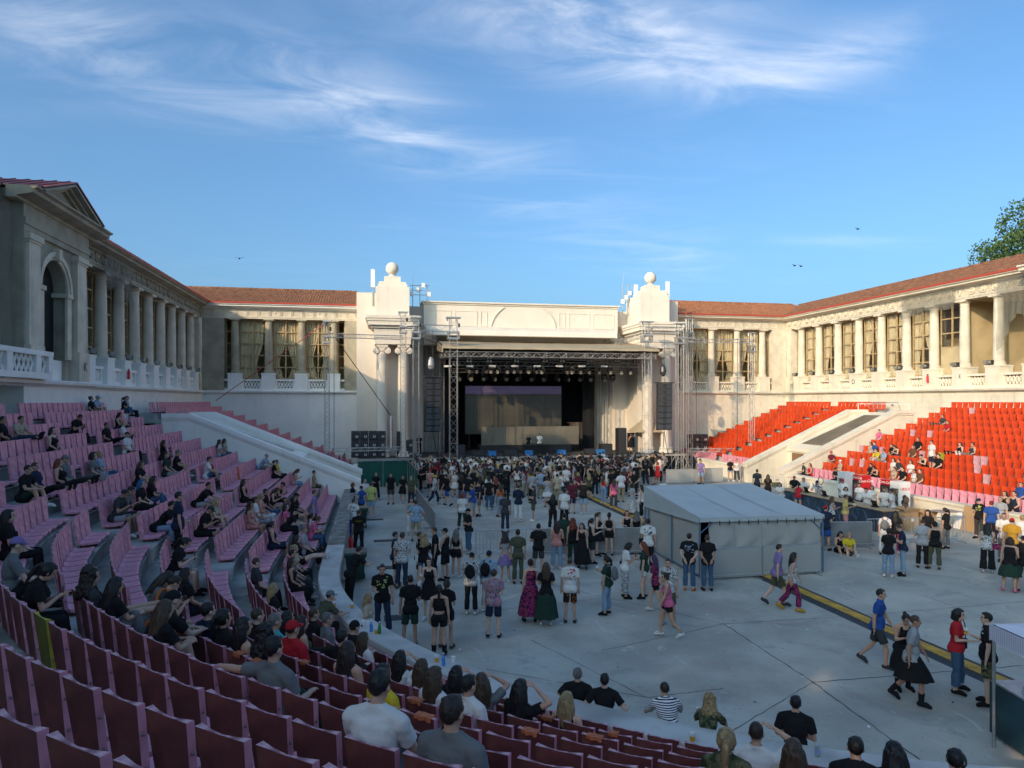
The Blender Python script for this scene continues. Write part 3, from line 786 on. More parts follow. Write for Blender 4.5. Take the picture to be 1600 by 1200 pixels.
# dark stage void
b = MB(); b.box(4.6, 22.4, 69.6, 69.9, 1.45, 11.3); b.box(4.45, 22.55, 63.2, 69.6, 11.35, 11.6); b.build('backstage_wall', BLKC, sh)
for x0, x1 in ((2.4, 6.6), (20.2, 24.4)):
    b = MB(); n = int((x1 - x0) / .3)
    for i in range(n):
        a = x0 + (x1 - x0) * i / n; w = (x1 - x0) / n
        b.add([(a, 65.3, 1.45), (a + w * .4, 65.2, 1.45), (a + w * .6, 65.2, 1.45), (a + w, 65.3, 1.45), (a, 65.3, 11.3), (a + w * .4, 65.2, 11.3), (a + w * .6, 65.2, 11.3), (a + w, 65.3, 11.3)],
              [(0, 1, 5, 4), (1, 2, 6, 5), (2, 3, 7, 6)])
    b.build('corrugated_sheet', CORR, sh)

# ------------------------------------------------------------------ stands
def stations(sec):
    """(base point, outward direction) along the horseshoe"""
    st = []
    side, y0, y1, arc = sec
    if side == 'L':
        n = max(1, int(abs(y1 - y0) / 3)); return [((AX, y0 + (y1 - y0) * i / n), (-1.0, 0.0)) for i in range(n + 1)]
    if side == 'R':
        n = max(1, int(abs(y1 - y0) / 3)); return [((AX, y0 + (y1 - y0) * i / n), (1.0, 0.0)) for i in range(n + 1)]
    n = int(abs(y1 - y0) / 3)
    return [((AX, YC), (math.cos(R(y0 + (y1 - y0) * i / n)), math.sin(R(y0 + (y1 - y0) * i / n)))) for i in range(n + 1)]
NROW = 13
def rk(k): return 16.0 + .935 * k
def zk(k): return 1.60 + .375 * k
def Tk(k): return zk(k) - .70
RF = .50                                           # tread front edge lies this far before the seat back top
VOML, VOMR = (40.3, 46.6), (43.8, 49.2)
secs = {'far': ('L', 65.2, VOML[1], 0), 'left': ('L', VOML[0], YC, 0), 'arc': ('A', 180, 360, 0), 'right': ('R', YC, VOMR[0], 0), 'rfar': ('R', VOMR[1], 65.2, 0)}
def sweep_sec(mb, st, prof, m=0):
    """profile of (r, z) swept along stations, open"""
    n = len(prof); vs = []
    for (bx, by), (dx, dy) in st:
        for r, z in prof: vs.append((bx + dx * r, by + dy * r, z))
    mb.add(vs, [(i * n + j, (i + 1) * n + j, (i + 1) * n + j + 1, i * n + j + 1) for i in range(len(st) - 1) for j in range(n - 1)], m)
    mb.add([vs[j] for j in range(n)], [tuple(range(n))], m); mb.add([vs[-n + j] for j in range(n)], [tuple(range(n))[::-1]], m)
main_st = stations(secs['left'])[:-1] + stations(secs['arc']) + stations(secs['right'])[1:]
for nm, st, lab in (('grandstand', main_st, 'curved concrete terrace stand with stepped rows wrapping round the arena floor'),
                    ('grandstand', stations(secs['far']), 'far left concrete terrace beyond the white stair parapets'),
                    ('grandstand', stations(secs['rfar']), 'far right concrete terrace beyond the sloping cream parapets')):
    gs = thing(nm, lab, 'grandstand', (st[len(st) // 2][0][0] + st[len(st) // 2][1][0] * 20, st[len(st) // 2][0][1] + st[len(st) // 2][1][1] * 20, 0))
    b = MB(); sweep_sec(b, st, [(15.0, .0), (15.0, Tk(0) - .375), (rk(0) - RF - .003, Tk(0) - .375), (rk(0) - RF - .003, 0)]); b.build('footway', TERR, gs)
    for k in range(NROW):
        r0, r1 = rk(k) - RF, (rk(k + 1) - RF - .003) if k < NROW - 1 else 28.2
        b = MB(); sweep_sec(b, st, [(r0, Tk(k) - .6), (r0, Tk(k) - .04), (r0 - .03, Tk(k) - .04), (r0 - .03, Tk(k)), (r1, Tk(k)), (r1, Tk(k) - .6)]); b.build('terrace_step', TERR, gs)
def parapet(st, m, label, h=1.15, capm=None):
    q = st[len(st) // 2]; loc = (q[0][0] + q[1][0] * 14.8, q[0][1] + q[1][1] * 14.8, 0)
    t = thing('parapet_wall', label, 'wall', loc)
    b = MB(); sweep_sec(b, st, [(14.56, -.05), (14.56, h - .13), (15.04, h - .13), (15.04, -.05)]); b.build('wall_face', m, t)
    b = MB(); sweep_sec(b, st, [(14.50, h - .128), (14.50, h - .02), (14.52, h), (15.08, h), (15.10, h - .02), (15.10, h - .128)]); b.build('coping', capm or m, t)
    return t
ROUGH = mat('rough_stone', (.30, .28, .25), .95, var=.5, vscale=3.5, bump=.8, bscale=9, dirt=.5, dirtcol=(.10, .10, .09), dscale=2.2)
lst = stations(secs['left']); ast = stations(secs['arc']); rst = stations(secs['right'])
parapet([s for s in lst if s[0][1] > 25.4] + [((AX, 25.3), (-1., 0.))], ROUGH, 'rough stone parapet before the left pink seats, running up to the stair ramp', 1.25)
parapet([((AX, 25.3), (-1., 0.))] + lst[-2:-1] + [s for i, s in enumerate(ast)] + [((AX, 24.5), (1., 0.))], PARA, 'smooth grey concrete parapet curving round the near end of the floor')
parapet([((AX, 24.5), (1., 0.))] + [s for s in rst if s[0][1] > 25], WALLC, 'cream painted parapet below the red seats behind the bar')
parapet(stations(('L', VOML[1], 57.5, 0)), WALLW, 'short low wall behind the green screen at the far left terrace')
parapet(stations(('R', VOMR[1], 57.5, 0)), WALLC, 'short cream wall at the foot of the far right red seats')

# ------------------------------------------------------------------ stair ramps between sloping parapets
def vom(side, y0, y1, label):
    sg = -1 if side == 'L' else 1
    t = thing('stair_ramp', label, 'ramp', (AX + sg * 14.5, (y0 + y1) / 2, 0))
    X = lambda r: AX + sg * r
    lowz = 1.75 if side == 'L' else 1.45
    top = (23.2, 5.5); bot = (14.3, lowz); flat = (24.6, 5.5)
    for yy0, yy1 in ((y0, y0 + .55), (y1 - .55, y1)):
        b = MB(); pts = [(bot[0], -.05), (bot[0], bot[1] - .22), (top[0], top[1] - .22), (flat[0], flat[1] - .22), (flat[0], 0)]
        n = len(pts)
        vs = [(X(r), yy0, z) for r, z in pts] + [(X(r), yy1, z) for r, z in pts]
        b.add(vs, [tuple(range(n)), tuple(range(n, 2 * n))[::-1]] + [(i, (i + 1) % n, n + (i + 1) % n, n + i) for i in range(n)])
        b.build('side_wall', WALLC if side == 'R' else WALLW, t)
        b = MB()
        for (a, e), ex, d0, d1 in (((0, 1), .10, -.22, 0), ((0, 1), .05, -.34, -.221)):
            pts = [bot, top, flat]; vs = []
            for r, z in pts:
                vs += [(X(r - (.08 if r == bot[0] else 0)), yy0 - ex, z + d0), (X(r - (.08 if r == bot[0] else 0)), yy1 + ex, z + d0), (X(r - (.08 if r == bot[0] else 0)), yy1 + ex, z + d1), (X(r - (.08 if r == bot[0] else 0)), yy0 - ex, z + d1)]
            fs = [(4 * i + j, 4 * i + (j + 1) % 4, 4 * i + 4 + (j + 1) % 4, 4 * i + 4 + j) for i in range(2) for j in range(4)] + [(0, 1, 2, 3), (8, 11, 10, 9)]
            b.add(vs, fs)
        b.build('coping', WALLC if side == 'R' else WALLW, t)
    ya, ye = y0 + .55, y1 - .55
    # head wall, sloping tunnel roof with a dark inset and its cream border
    b = MB(); b.box(*sorted((X(flat[0] - .4), X(flat[0]))), ya, ye, 0, 5.3); b.build('head_wall', WALLC if side == 'R' else WALLW, t)
    def slab(name, r0, z0, r1, z1, a, e, th, m):
        b = MB(); vs = [(X(r), y, z + d) for r, z in ((r0, z0), (r1, z1)) for y in (a, e) for d in (-th, 0)]
        b.add(vs, [(0, 1, 3, 2), (4, 6, 7, 5), (0, 4, 5, 1), (2, 3, 7, 6), (1, 5, 7, 3), (0, 2, 6, 4)]); b.build(name, m, t)
    rz = lambda r: bot[1] + (r - bot[0]) / (top[0] - bot[0]) * (top[1] - bot[1])
    slab('tunnel_roof', 17.6, rz(17.6) - .30, 24.2, rz(23.2) - .22, ya, ye, .3, WALLC if side == 'R' else WALLW)
    slab('roof_panel', 18.3, rz(18.3) - .285, 23.6, rz(22.9) - .26, ya + .9, ye - .9, .03, mat('roof_panel_' + ('grey' if side == 'L' else 'brown'), (.50, .49, .45) if side == 'L' else (.20, .16, .11), .7, var=.25, vscale=.8))
    b = MB(); b.box(*sorted((X(17.7), X(18.0))), ya, ye, 0, rz(17.6) - .6)
    b.build('portal_wall', WALLC if side == 'R' else WALLW, t)
    b = MB(); b.box(*sorted((X(17.60), X(17.70))), y1 - 2.6, y1 - 1.2, 0, 2.25); b.build('door', mat('door_brown_' + side, (.22, .12, .06), .6), t)
    b = MB(); b.box(*sorted((X(17.62), X(17.70))), ya + 1.0, ya + 2.3, .9, 2.2); b.build('notice_board', STUCCO, t)
    if side == 'R':
        b = MB()
        for y in (y0 - .0, y1):
            b.tube((X(24.2), y, 5.5), (X(24.2), y, 5.95), .03)
        b.tube((X(24.2), y0, 5.95), (X(24.2), y1, 5.95), .03); b.build('handrail', WHT, t)
vom('L', *VOML, 'stair ramp with two sloping white parapets crossing the pink stand')
vom('R', *VOMR, 'stair ramp with sloping cream parapets and a brown panel roof in the red stand')

# ------------------------------------------------------------------ seats
def seat_mesh(mf, mb_, me_, name='seat'):
    b = MB(); t = math.tan(R(7))
    nx, nz = 4, 5
    def hw(q): return .170 + .048 * q
    def P(i, j, face):
        q = j / nz; a = -1 + 2 * i / nx
        z = .06 + (.64 + .012 * abs(a) - .006) * q; y = -.02 - z * t
        if face: y += .055 - .030 * (1 - a * a) * min(1, q * 2.5) 
        else: y += .010 * (1 - a * a)
        return (a * hw(q), y, z)
    F = [[P(i, j, 1) for i in range(nx + 1)] for j in range(nz + 1)]
    B = [[P(i, j, 0) for i in range(nx + 1)] for j in range(nz + 1)]
    k = nx + 1
    b.add([p for row in F for p in row], [(j * k + i, j * k + i + 1, (j + 1) * k + i + 1, (j + 1) * k + i)[::-1] for j in range(nz) for i in range(nx)], 0)
    b.add([p for row in B for p in row], [(j * k + i, j * k + i + 1, (j + 1) * k + i + 1, (j + 1) * k + i) for j in range(nz) for i in range(nx)], 1)
    for i in (0, nx):
        for j in range(nz): b.quad(F[j][i], F[j + 1][i], B[j + 1][i], B[j][i], 2)
    for i in range(nx): b.quad(F[nz][i], F[nz][i + 1], B[nz][i + 1], B[nz][i], 3)
    # pan with a rolled front lip
    pan = [(.03, .115), (.12, .092), (.30, .098), (.40, .115), (.435, .105), (.445, .07), (.43, .045)]
    vs = []
    for y, z in pan:
        for a in (-1, -.4, .4, 1): vs.append((a * .212, y, z + (.018 if abs(a) == 1 else 0)))
    b.add(vs, [(j * 4 + i, j * 4 + i + 1, j * 4 + 5 + i, j * 4 + 4 + i) for j in range(len(pan) - 1) for i in range(3)], 0)
    for s in (-1, 1):
        vs = [(s * .212, y, z + .018) for y, z in pan[:5]] + [(s * .212, y, z - .03) for y, z in pan[:5]]
        b.add(vs, [(i, i + 1, 6 + i, 5 + i) for i in range(4)], 2)
    b.box(-.15, .15, .05, .36, .0, .065, 1)
    for s in (-1, 1):
        for z in (.26, .50):
            b.ell((s * (.172 + .048 * z / .7), .008 - z * t, z), (.012, .014, .014), 6, 4, 4)
    return b.mesh(name, [mf, mb_, mf, me_, BOLT])
EDGE = mat('seat_worn_edge', (.62, .36, .41), .7, var=.45, vscale=14, col2=(.25, .11, .14))
SEAT_PINK = seat_mesh(PINK, PINKB, EDGE); SEAT_RED = seat_mesh(REDS, REDSB, REDS); SEAT_YEL = seat_mesh(YELS, YELSB, YELS)
SEAT_PALE = seat_mesh(PALES, REDSB, PALES); SEAT_OR = seat_mesh(ORS, PINKB, ORS)
AISLES_Y = (30.4,)
AISLES_A = (5.5, 29.0)
seats = []                                          # (dist, x, y, z, rz, kind, row, stand)
rs = random.Random(3)
for k in range(NROW):
    r = rk(k)
    # straight parts
    for side, sx in (('L', -1), ('R', 1)):
        vo = VOML if side == 'L' else VOMR
        y = YC + .25
        while y < 63.6:
            if not (vo[0] - .45 < y < vo[1] + .45) and not (side == 'L' and abs(y - 30.4) < .55) and not (side == 'R' and abs(y - 56.2) < .4) and rs.random() > (.012 if side == 'L' else 0):
                seats.append((AX + sx * (r - .06), y, Tk(k), R(-90) if side == 'L' else R(90), side, k))
            y += .5
    n = int(PI * r / .5)
    for i in range(n):
        a = 180 + (i + .5) * 180 / n
        off = a - 180 if a < 270 else 360 - a
        if any(abs(off - q) < math.degrees(.55 / r) for q in AISLES_A): continue
        if rs.random() < .008: continue
        d = (math.cos(R(a)), math.sin(R(a)))
        seats.append((AX + d[0] * (r - .06), YC + d[1] * (r - .06), Tk(k), R(a + 90), 'L' if a < 318 else 'R', k))
vis = []
for s in seats:
    u, v, d = proj((s[0], s[1], s[2] + .5))
    if d < .4 or math.hypot(s[0], s[1]) < 1.5: continue
    if -40 < u < 1660 and v < 1330: vis.append((d, u, v) + s)
vis.sort(key=lambda q: q[0])
SPECIAL_P = {(1075, 88): 'y', (575, 512): 'o'}
def near(u, v, pts, tol): return any(abs(u - a) < tol and abs(v - c) < tol for a, c in pts)
PALE_PTS = [(1534, 622), (1581, 622), (1519, 644), (1429, 672), (1456, 674), (1332, 721), (1349, 724), (1438, 707), (1520, 719), (1542, 722), (1521, 733), (1534, 750), (1315, 706), (1345, 700), (1378, 702)]
used = set()
rows_mass = {'P': [], 'R': []}
cnt = {'P': 0, 'R': 0}
pale_claim = {}
for i, q in enumerate(vis):
    if q[7] != 'R': continue
    for pt in PALE_PTS:
        dd = (q[1] - pt[0]) ** 2 + (q[2] - pt[1]) ** 2
        if dd < 80 and (pt not in pale_claim or dd < pale_claim[pt][0]): pale_claim[pt] = (dd, i)
pale_idx = {x[1] for x in pale_claim.values()}
def nearest_seat(u, v, side='L'):
    return min((i for i, q in enumerate(vis) if q[7] == side), key=lambda i: (vis[i][1] - u) ** 2 + (vis[i][2] - v) ** 2)
yel_i = nearest_seat(82, 1010); or_i = nearest_seat(376, 740); yel_r = nearest_seat(1472, 718, 'R')
RORD = ('first', 'second', 'third', 'fourth', 'fifth', 'sixth', 'seventh', 'eighth', 'ninth', 'tenth', 'eleventh', 'twelfth', 'thirteenth')
for i, (d, u, v, x, y, z, rz, side, k) in enumerate(vis):
    if i == yel_i or i == yel_r:
        o = link('stadium_seat', SEAT_YEL, None, (x, y, z), rz)
        tag(o, 'single yellow plastic seat among the dark pink seat backs at the lower left' if i == yel_i else 'single mustard yellow seat among the sunlit red seats', 'seat', 'odd coloured seats'); continue
    if i == or_i:
        tag(link('stadium_seat', SEAT_OR, None, (x, y, z), rz), 'single orange plastic seat in a row of pink ones on the left stand', 'seat', 'odd coloured seats'); continue
    kind = 'P' if side == 'L' else 'R'
    me = SEAT_PINK if kind == 'P' else SEAT_RED
    lab = 'faded pink plastic seat with tapered maroon back, %s row above the parapet' % RORD[k]
    grp = 'pink stadium seats'
    if kind == 'R':
        lab, grp = 'bright red plastic seat on the sunlit right stand, %s row from the bottom' % RORD[k], 'red stadium seats'
        if i in pale_idx: me, lab, grp = SEAT_PALE, 'faded pale pink seat scattered among the sunlit red seats', 'pale seats among the red'
        elif k == 0: me, lab, grp = SEAT_PINK, 'pink seat of the lowest row behind the cream parapet on the right', 'pink seats of the lowest right row'
    if cnt[kind] < 300 or i in pale_idx:
        cnt[kind] += 1
        o = link('stadium_seat', me, None, (x, y, z), rz)
        o.rotation_euler = (rs.uniform(-.015, .015), rs.uniform(-.012, .012), rz + rs.uniform(-.035, .035))
        tag(o, lab, 'seat', grp)
    else:
        rows_mass['P' if me is SEAT_PINK else 'R'].append((x, y, z, rz + rs.uniform(-.03, .03)))
def mass(name, me, items):
    n = len(me.vertices); co = np.empty(n * 3); me.vertices.foreach_get('co', co); co = co.reshape(-1, 3)
    polys = [tuple(p.vertices) for p in me.polygons]; mi = [p.material_index for p in me.polygons]
    A = np.array(items); c, s = np.cos(A[:, 3]), np.sin(A[:, 3])
    X = co[None, :, 0] * c[:, None] - co[None, :, 1] * s[:, None] + A[:, 0:1]
    Y = co[None, :, 0] * s[:, None] + co[None, :, 1] * c[:, None] + A[:, 1:2]
    Z = np.broadcast_to(co[None, :, 2], X.shape) + A[:, 2:3]
    V = np.stack([X, Y, Z], -1).reshape(-1, 3)
    m = bpy.data.meshes.new(name)
    m.from_pydata(V.tolist(), [], [tuple(i + t * n for i in p) for t in range(len(items)) for p in polys])
    for q in me.materials: m.materials.append(q)
    m.polygons.foreach_set('material_index', mi * len(items)); m.update()
    return link(name, m)
tag(mass('stadium_seats', SEAT_PINK, rows_mass['P']), 'far rows of faded pink plastic seats on the stands', 'seats', kind='stuff')
tag(mass('stadium_seats', SEAT_RED, rows_mass['R']), 'far rows of bright red plastic seats on the right stand', 'seats', kind='stuff')
# ================================================================== STAGE
def text_mesh(txt, size, m, depth=.004, shear=0.0, name='lettering'):
    c = bpy.data.curves.new('txt', 'FONT'); c.body = txt; c.size = size; c.extrude = depth; c.align_x = 'CENTER'; c.align_y = 'CENTER'; c.shear = shear
    c.resolution_u = 3
    o = bpy.data.objects.new('txt', c); me = eval_mesh(o); me.name = name
    me.materials.clear(); me.materials.append(m)
    return me
def put_text(txt, size, m, loc, face, parent=None, shear=0.0, bold=0):
    """flat letters standing upright, reading for a viewer who looks along -face"""
    me = text_mesh(txt, size, m, shear=shear)
    o = link('lettering', me, parent); n = Vector(face).normalized(); x = Vector((0, 0, 1)).cross(n).normalized(); y = n.cross(x)
    M = Matrix((x, y, n)).transposed().to_4x4(); M.translation = Vector(loc)
    if parent is not None: M.translation = M.translation - ORG[parent.name]
    o.matrix_local = M
    return o

def truss_geo(mb_c, mb_l, p, q, w, bay=None, rc=.025, rl=.012, up=None, tri=False):
    p, q = Vector(p), Vector(q); d = (q - p); L_ = d.length; d.normalize()
    x = (Vector(up) if up else d.orthogonal()); x = (x - d * x.dot(d)).normalized(); y = d.cross(x)
    h = w / 2; cs = [x * h + y * h, x * -h + y * h, x * -h - y * h, x * h - y * h]
    bay = bay or w * 1.05; n = max(2, int(L_ / bay))
    chords = []
    for c in cs: chords.append((p + c, q + c))
    for i in range(4):
        a, b = cs[i], cs[(i + 1) % 4]
        for k in range(n):
            s0, s1 = p + d * (L_ * k / n), p + d * (L_ * (k + 1) / n)
            if k % 2 == i % 2: mb_l.tube(s0 + a, s1 + b, rl, 4, cap=False)
            else: mb_l.tube(s0 + b, s1 + a, rl, 4, cap=False)
            if k % 4 == 0: mb_l.tube(s0 + a, s0 + b, rl, 4, cap=False)
    return chords
def truss(name, label, p, q, w, group=None, rc=.028, rl=.014, head=False, foot=False, cat='truss', up=None, bay=None):
    base = Vector(p)
    t = thing(name, label, cat, tuple(base), group)
    lac = MB(); ch = truss_geo(None, lac, p, q, w, rc=rc, rl=rl, up=up or ((1, 0, 0) if abs((Vector(q) - Vector(p)).z) > .5 * (Vector(q) - Vector(p)).length else (0, 0, 1)), bay=bay)
    for a, b in ch:
        m = MB(); m.tube(a, b, rc, 6); m.build('chord', ALU, t)
    lac.build('lacing', ALU, t, kind='stuff')
    q = Vector(q)
    if head:
        m = MB(); m.box(q.x - w * .95, q.x + w * .95, q.y - w * .6, q.y + w * .6, q.z, q.z + .10)
        m.tube((q.x - w * .8, q.y, q.z - .22), (q.x - w * .8, q.y, q.z), .07, 8); m.build('head_block', ALU, t)
        m = MB(); zz = q.z - 1.2
        for s in (-1, 1):
            m.box(q.x - w * .75, q.x + w * .75, q.y + s * w * .7 - .03, q.y + s * w * .7 + .03, zz, zz + .12); m.box(q.x - w * .75, q.x + w * .75, q.y + s * w * .7 - .03, q.y + s * w * .7 + .03, zz - .5, zz - .38)
            m.box(q.x + s * w * .7 - .03, q.x + s * w * .7 + .03, q.y - w * .65, q.y + w * .65, zz - .5, zz + .12)
        m.build('sleeve_block', ALU, t)
        m = MB(); m.tube((q.x + w * .75, q.y, q.z - .7), (q.x + w * .75, q.y, q.z - .4), .08, 8); m.build('chain_hoist', BLK, t)
    if foot:
        m = MB(); m.box(p[0] - w * .8, p[0] + w * .8, p[1] - w * .8, p[1] + w * .8, p[2], p[2] + .12)
        for sx in (-1, 1):
            for sy in (-1, 1):
                m.tube((p[0] + sx * w * .5, p[1] + sy * w * .5, p[2] + 1.5), (p[0] + sx * .85, p[1] + sy * .8, p[2] + .06), .03, 5)
                m.tube((p[0] + sx * w * .5, p[1] + sy * w * .5, p[2] + .1), (p[0] + sx * .88, p[1] + sy * .83, p[2] + .06), .03, 5)
        m.build('outriggers', GALV, t)
    return t
DZ = 1.45
sd = thing('stage', 'low dark stage deck across the front of the white stage house', 'stage', (AX, 60, 0))
b = MB(); b.box(-1.2, 28.2, 58.4, 69.5, DZ - .14, DZ); b.build('deck', DECK, sd)
b = MB(); b.box(-1.2, 28.2, 58.5, 58.56, .0, DZ - .15); b.build('skirt', BLKC, sd)
b = MB(); b.box(-1.2, 28.2, 58.34, 58.4, DZ - .16, DZ + .01); b.build('deck_edge', ALU, sd)
b = MB()
for i in range(16): b.tube((-1 + i * 1.93, 58.42, 0), (-1 + i * 1.93, 58.42, DZ - .16), .03, 5)
b.build('deck_legs', GALV, sd, kind='stuff')

def tower(u, vt, Y, w, label, vb=None):
    a = aty(u, vt, Y); z0 = 0.0
    return truss('truss_tower', label, (a.x, Y, z0), (a.x, Y, a.z), w, 'aluminium truss towers round the stage', head=True, foot=True, rc=.024, rl=.012), a
_, tA = tower(511, 503, 57, .34, 'outermost aluminium truss tower on the left, before the shaded gallery')
_, tB = tower(630, 489, 58, .42, 'slim truss tower in front of the inner column of the left pylon')
_, tC = tower(650, 497, 56.6, .46, 'truss tower just left of the hanging left speaker array')
_, tD = tower(708.5, 497.5, 57, .62, 'thick front truss tower at the left corner of the stage roof')
_, tE = tower(690, 524, 63, .40, 'rear truss tower behind the left corner of the stage roof')
_, tF = tower(1010.5, 504, 57, .58, 'thick front truss tower at the right corner of the stage roof')
_, tG = tower(1062, 507, 56.8, .48, 'truss tower just right of the hanging right speaker array')
_, tH = tower(1077.5, 500, 58, .40, 'slim truss tower before the first window of the sunlit back gallery')
_, tI = tower(1174.5, 521, 57, .36, 'outermost truss tower on the right, before the far red seats')
_, tJ = tower(951, 533, 63, .40, 'rear truss tower behind the right corner of the stage roof')
def beam(a, b, w, label): return truss('truss_beam', label, tuple(a), tuple(b), w, 'horizontal truss beams', rc=.02, rl=.011)
hz = aty(511, 524, 57).z
beam((tA.x, 57, hz), (tB.x, 58, hz), .30, 'upper horizontal truss between the two leftmost towers')
beam((tA.x + .4, 57, 2.3), (tB.x, 58, 2.3), .26, 'low horizontal truss across the stacked speaker boxes on the left')
zc_ = aty(680, 513, 57).z
beam((tC.x, 56.6, zc_), (tD.x, 57, zc_), .5, 'horizontal truss carrying the left speaker array')
beam((tC.x, 56.6, zc_ - .3), (tE.x, 63, tE.z - .6), .36, 'slanting truss running back to the rear left tower')
zf_ = aty(1036, 517, 57).z
beam((tF.x, 57, zf_), (tG.x, 56.8, zf_), .5, 'horizontal truss carrying the right speaker array')
beam((tF.x, 57, zf_ - .3), (tJ.x, 63, tJ.z - .4), .36, 'slanting truss running back to the rear right tower')
zi = aty(1120, 532, 57).z
beam((tH.x, 58, zi), (tI.x, 57, zi), .30, 'upper horizontal truss between the two rightmost towers')
zlo = aty(1130, 704, 57).z
beam((tH.x, 58, zlo), (tI.x, 57, zlo), .30, 'low horizontal truss in front of the far red seats')
for a, b_, y in ((tB, tC, 57.3), (tG, tH, 57.4)): beam((a.x, y, a.z - 1.3), (b_.x, y - .5, a.z - 1.3), .36, 'short truss joining the twin towers ' + ('left' if a is tB else 'right') + ' of the stage roof')

# roof canopy of the stage
cn = thing('stage_roof', 'beige tarpaulin stage roof slung between truss towers', 'canopy', (14.5, 60, 10.5))
b = MB(); x0, x1 = 5.5, 24.1; nx = 36; ny = 8; vs = []
for j in range(ny + 1):
    q = j / ny
    for i in range(nx + 1):
        a = i / nx; x = x0 + (x1 - x0) * a; y = 56.6 + 7.6 * q
        z = 10.58 + 1.2 * q ** .8 - .10 * math.sin(PI * a) * math.sin(PI * q) + .012 * math.sin(a * 60 + q * 5)
        vs.append((x, y, z))
k = nx + 1
b.add(vs, [(j * k + i, j * k + i + 1, (j + 1) * k + i + 1, (j + 1) * k + i) for j in range(ny) for i in range(nx)])
b.build('tarpaulin', TARP, cn, smooth=True)
b = MB(); vs = []
for i in range(nx + 1):
    a = i / nx; x = x0 + (x1 - x0) * a
    vs += [(x, 56.58, 10.58 + .012 * math.sin(a * 60)), (x, 56.55, 10.44 - .03 * abs(math.sin(a * 24)))]
b.add(vs, [(2 * i, 2 * i + 1, 2 * i + 3, 2 * i + 2) for i in range(nx)]); b.build('front_valance', TARP, cn)
for xx in (x0, x1):
    b = MB(); b.add([(xx, 56.6, 10.58), (xx, 64.2, 11.78), (xx, 64.2, 10.8), (xx, 56.6, 10.1)], [(0, 1, 2, 3)]); b.build('side_flap', TARP, cn)
lac = MB()
for (p, q) in (((5.7, 56.9, 10.0), (23.9, 56.9, 10.0)), ((5.7, 63.8, 10.2), (23.9, 63.8, 10.2)), ((5.9, 57, 10.0), (5.9, 63.8, 10.2)), ((23.7, 57, 10.0), (23.7, 63.8, 10.2)),
               ((11, 57, 10.0), (11, 63.8, 10.2)), ((18, 57, 10), (18, 63.8, 10.2)), ((5.7, 60.4, 10.1), (23.9, 60.4, 10.1))):
    for a, c in truss_geo(None, lac, p, q, .4, up=(0, 0, 1), rl=.016): lac.tube(a, c, .026, 5)
lac.build('roof_truss', ALU, cn, kind='stuff')
lt1 = beam((6.6, 59.0, 9.35), (23.6, 59.0, 9.35), .36, 'front lighting truss hung with lamps under the stage roof')
lt2 = beam((6.8, 62.2, 8.9), (22.6, 62.2, 8.9), .36, 'rear lighting truss deep under the stage roof')
# moving heads and blinders
LENS = mat('lamp_lens', (.26, .24, .19), .15, spec=.8)
def moving_head():
    t = thing('stage_light', 'black moving-head lamp hanging from the front lighting truss', 'lamp', (0, 0, 0), 'lamps on the front lighting truss')
    b = MB(); b.box(-.19, .19, -.13, .13, -.16, 0); b.build('base', BLK, t)
    b = MB()
    for s in (-1, 1): b.box(s * .2 - .03, s * .2 + .03, -.08, .08, -.5, -.12)
    b.box(-.22, .22, -.08, .08, -.2, -.15); b.build('yoke', BLK, t)
    b = MB(); b.tube((0, .15, -.42), (0, -.18, -.5), .15, 12, .17); b.build('head', DARKMET, t)
    b = MB(); b.tube((0, -.18, -.5), (0, -.21, -.507), .15, 12); b.build('lens', LENS, t)
    return t
m0 = moving_head()
first = True
for x in (207, 252, 313, 350, 397, 452, 490, 527, 588, 628, 672, 820, 860, 905, 958, 1020, 1095, 1165, 1220):
    p = aty(680 + x / 4, 570, 58.8); o = m0 if first else copy_tree(m0); first = False
    o.location = (p.x, 58.9, 9.14); o.rotation_euler = (0, 0, random.uniform(-.7, .7))
m1 = copy_tree(m0); m1['label'] = 'black lamp hanging deep under the stage roof from the rear truss'; m1['group'] = 'lamps on the rear lighting truss'
for i in range(14):
    o = m1 if i == 0 else copy_tree(m1); o.location = (7.4 + i * 1.12 + random.uniform(-.2, .2), 62.2, 8.68); o.rotation_euler = (0, 0, random.uniform(-1, 1)); o.scale = (1.15,) * 3
bl = thing('blinder_light', 'eight-lamp blinder panel clamped above the front lighting truss', 'lamp', (0, 0, 0), 'blinder panels above the truss')
b = MB(); b.box(-.28, .28, -.06, .06, -.5, .5); b.build('housing', BLK, bl)
for i in range(2):
    for j in range(4):
        b = MB(); b.tube((-.13 + .26 * i, -.06, -.36 + .24 * j), (-.13 + .26 * i, -.09, -.36 + .24 * j), .10, 10); b.build('bulb', LENS, bl)
for i, x in enumerate((212, 337, 508, 687, 793, 965, 1135, 1255)):
    p = aty(680 + x / 4, 558, 58.6); o = bl if i == 0 else copy_tree(bl); o.location = (p.x, 58.6, p.z)
for i in range(8):
    p = aty(700 + i * 35, 572, 58.5)
    b = MB(); b.cbox((0, 0, 0), (.6, .1, .16)); o = b.build('strip_light', WHT); o.location = (p.x, 58.7, p.z)
    tag(o, 'white bar lamp lying along the front lighting truss', 'lamp', 'bar lamps along the truss')

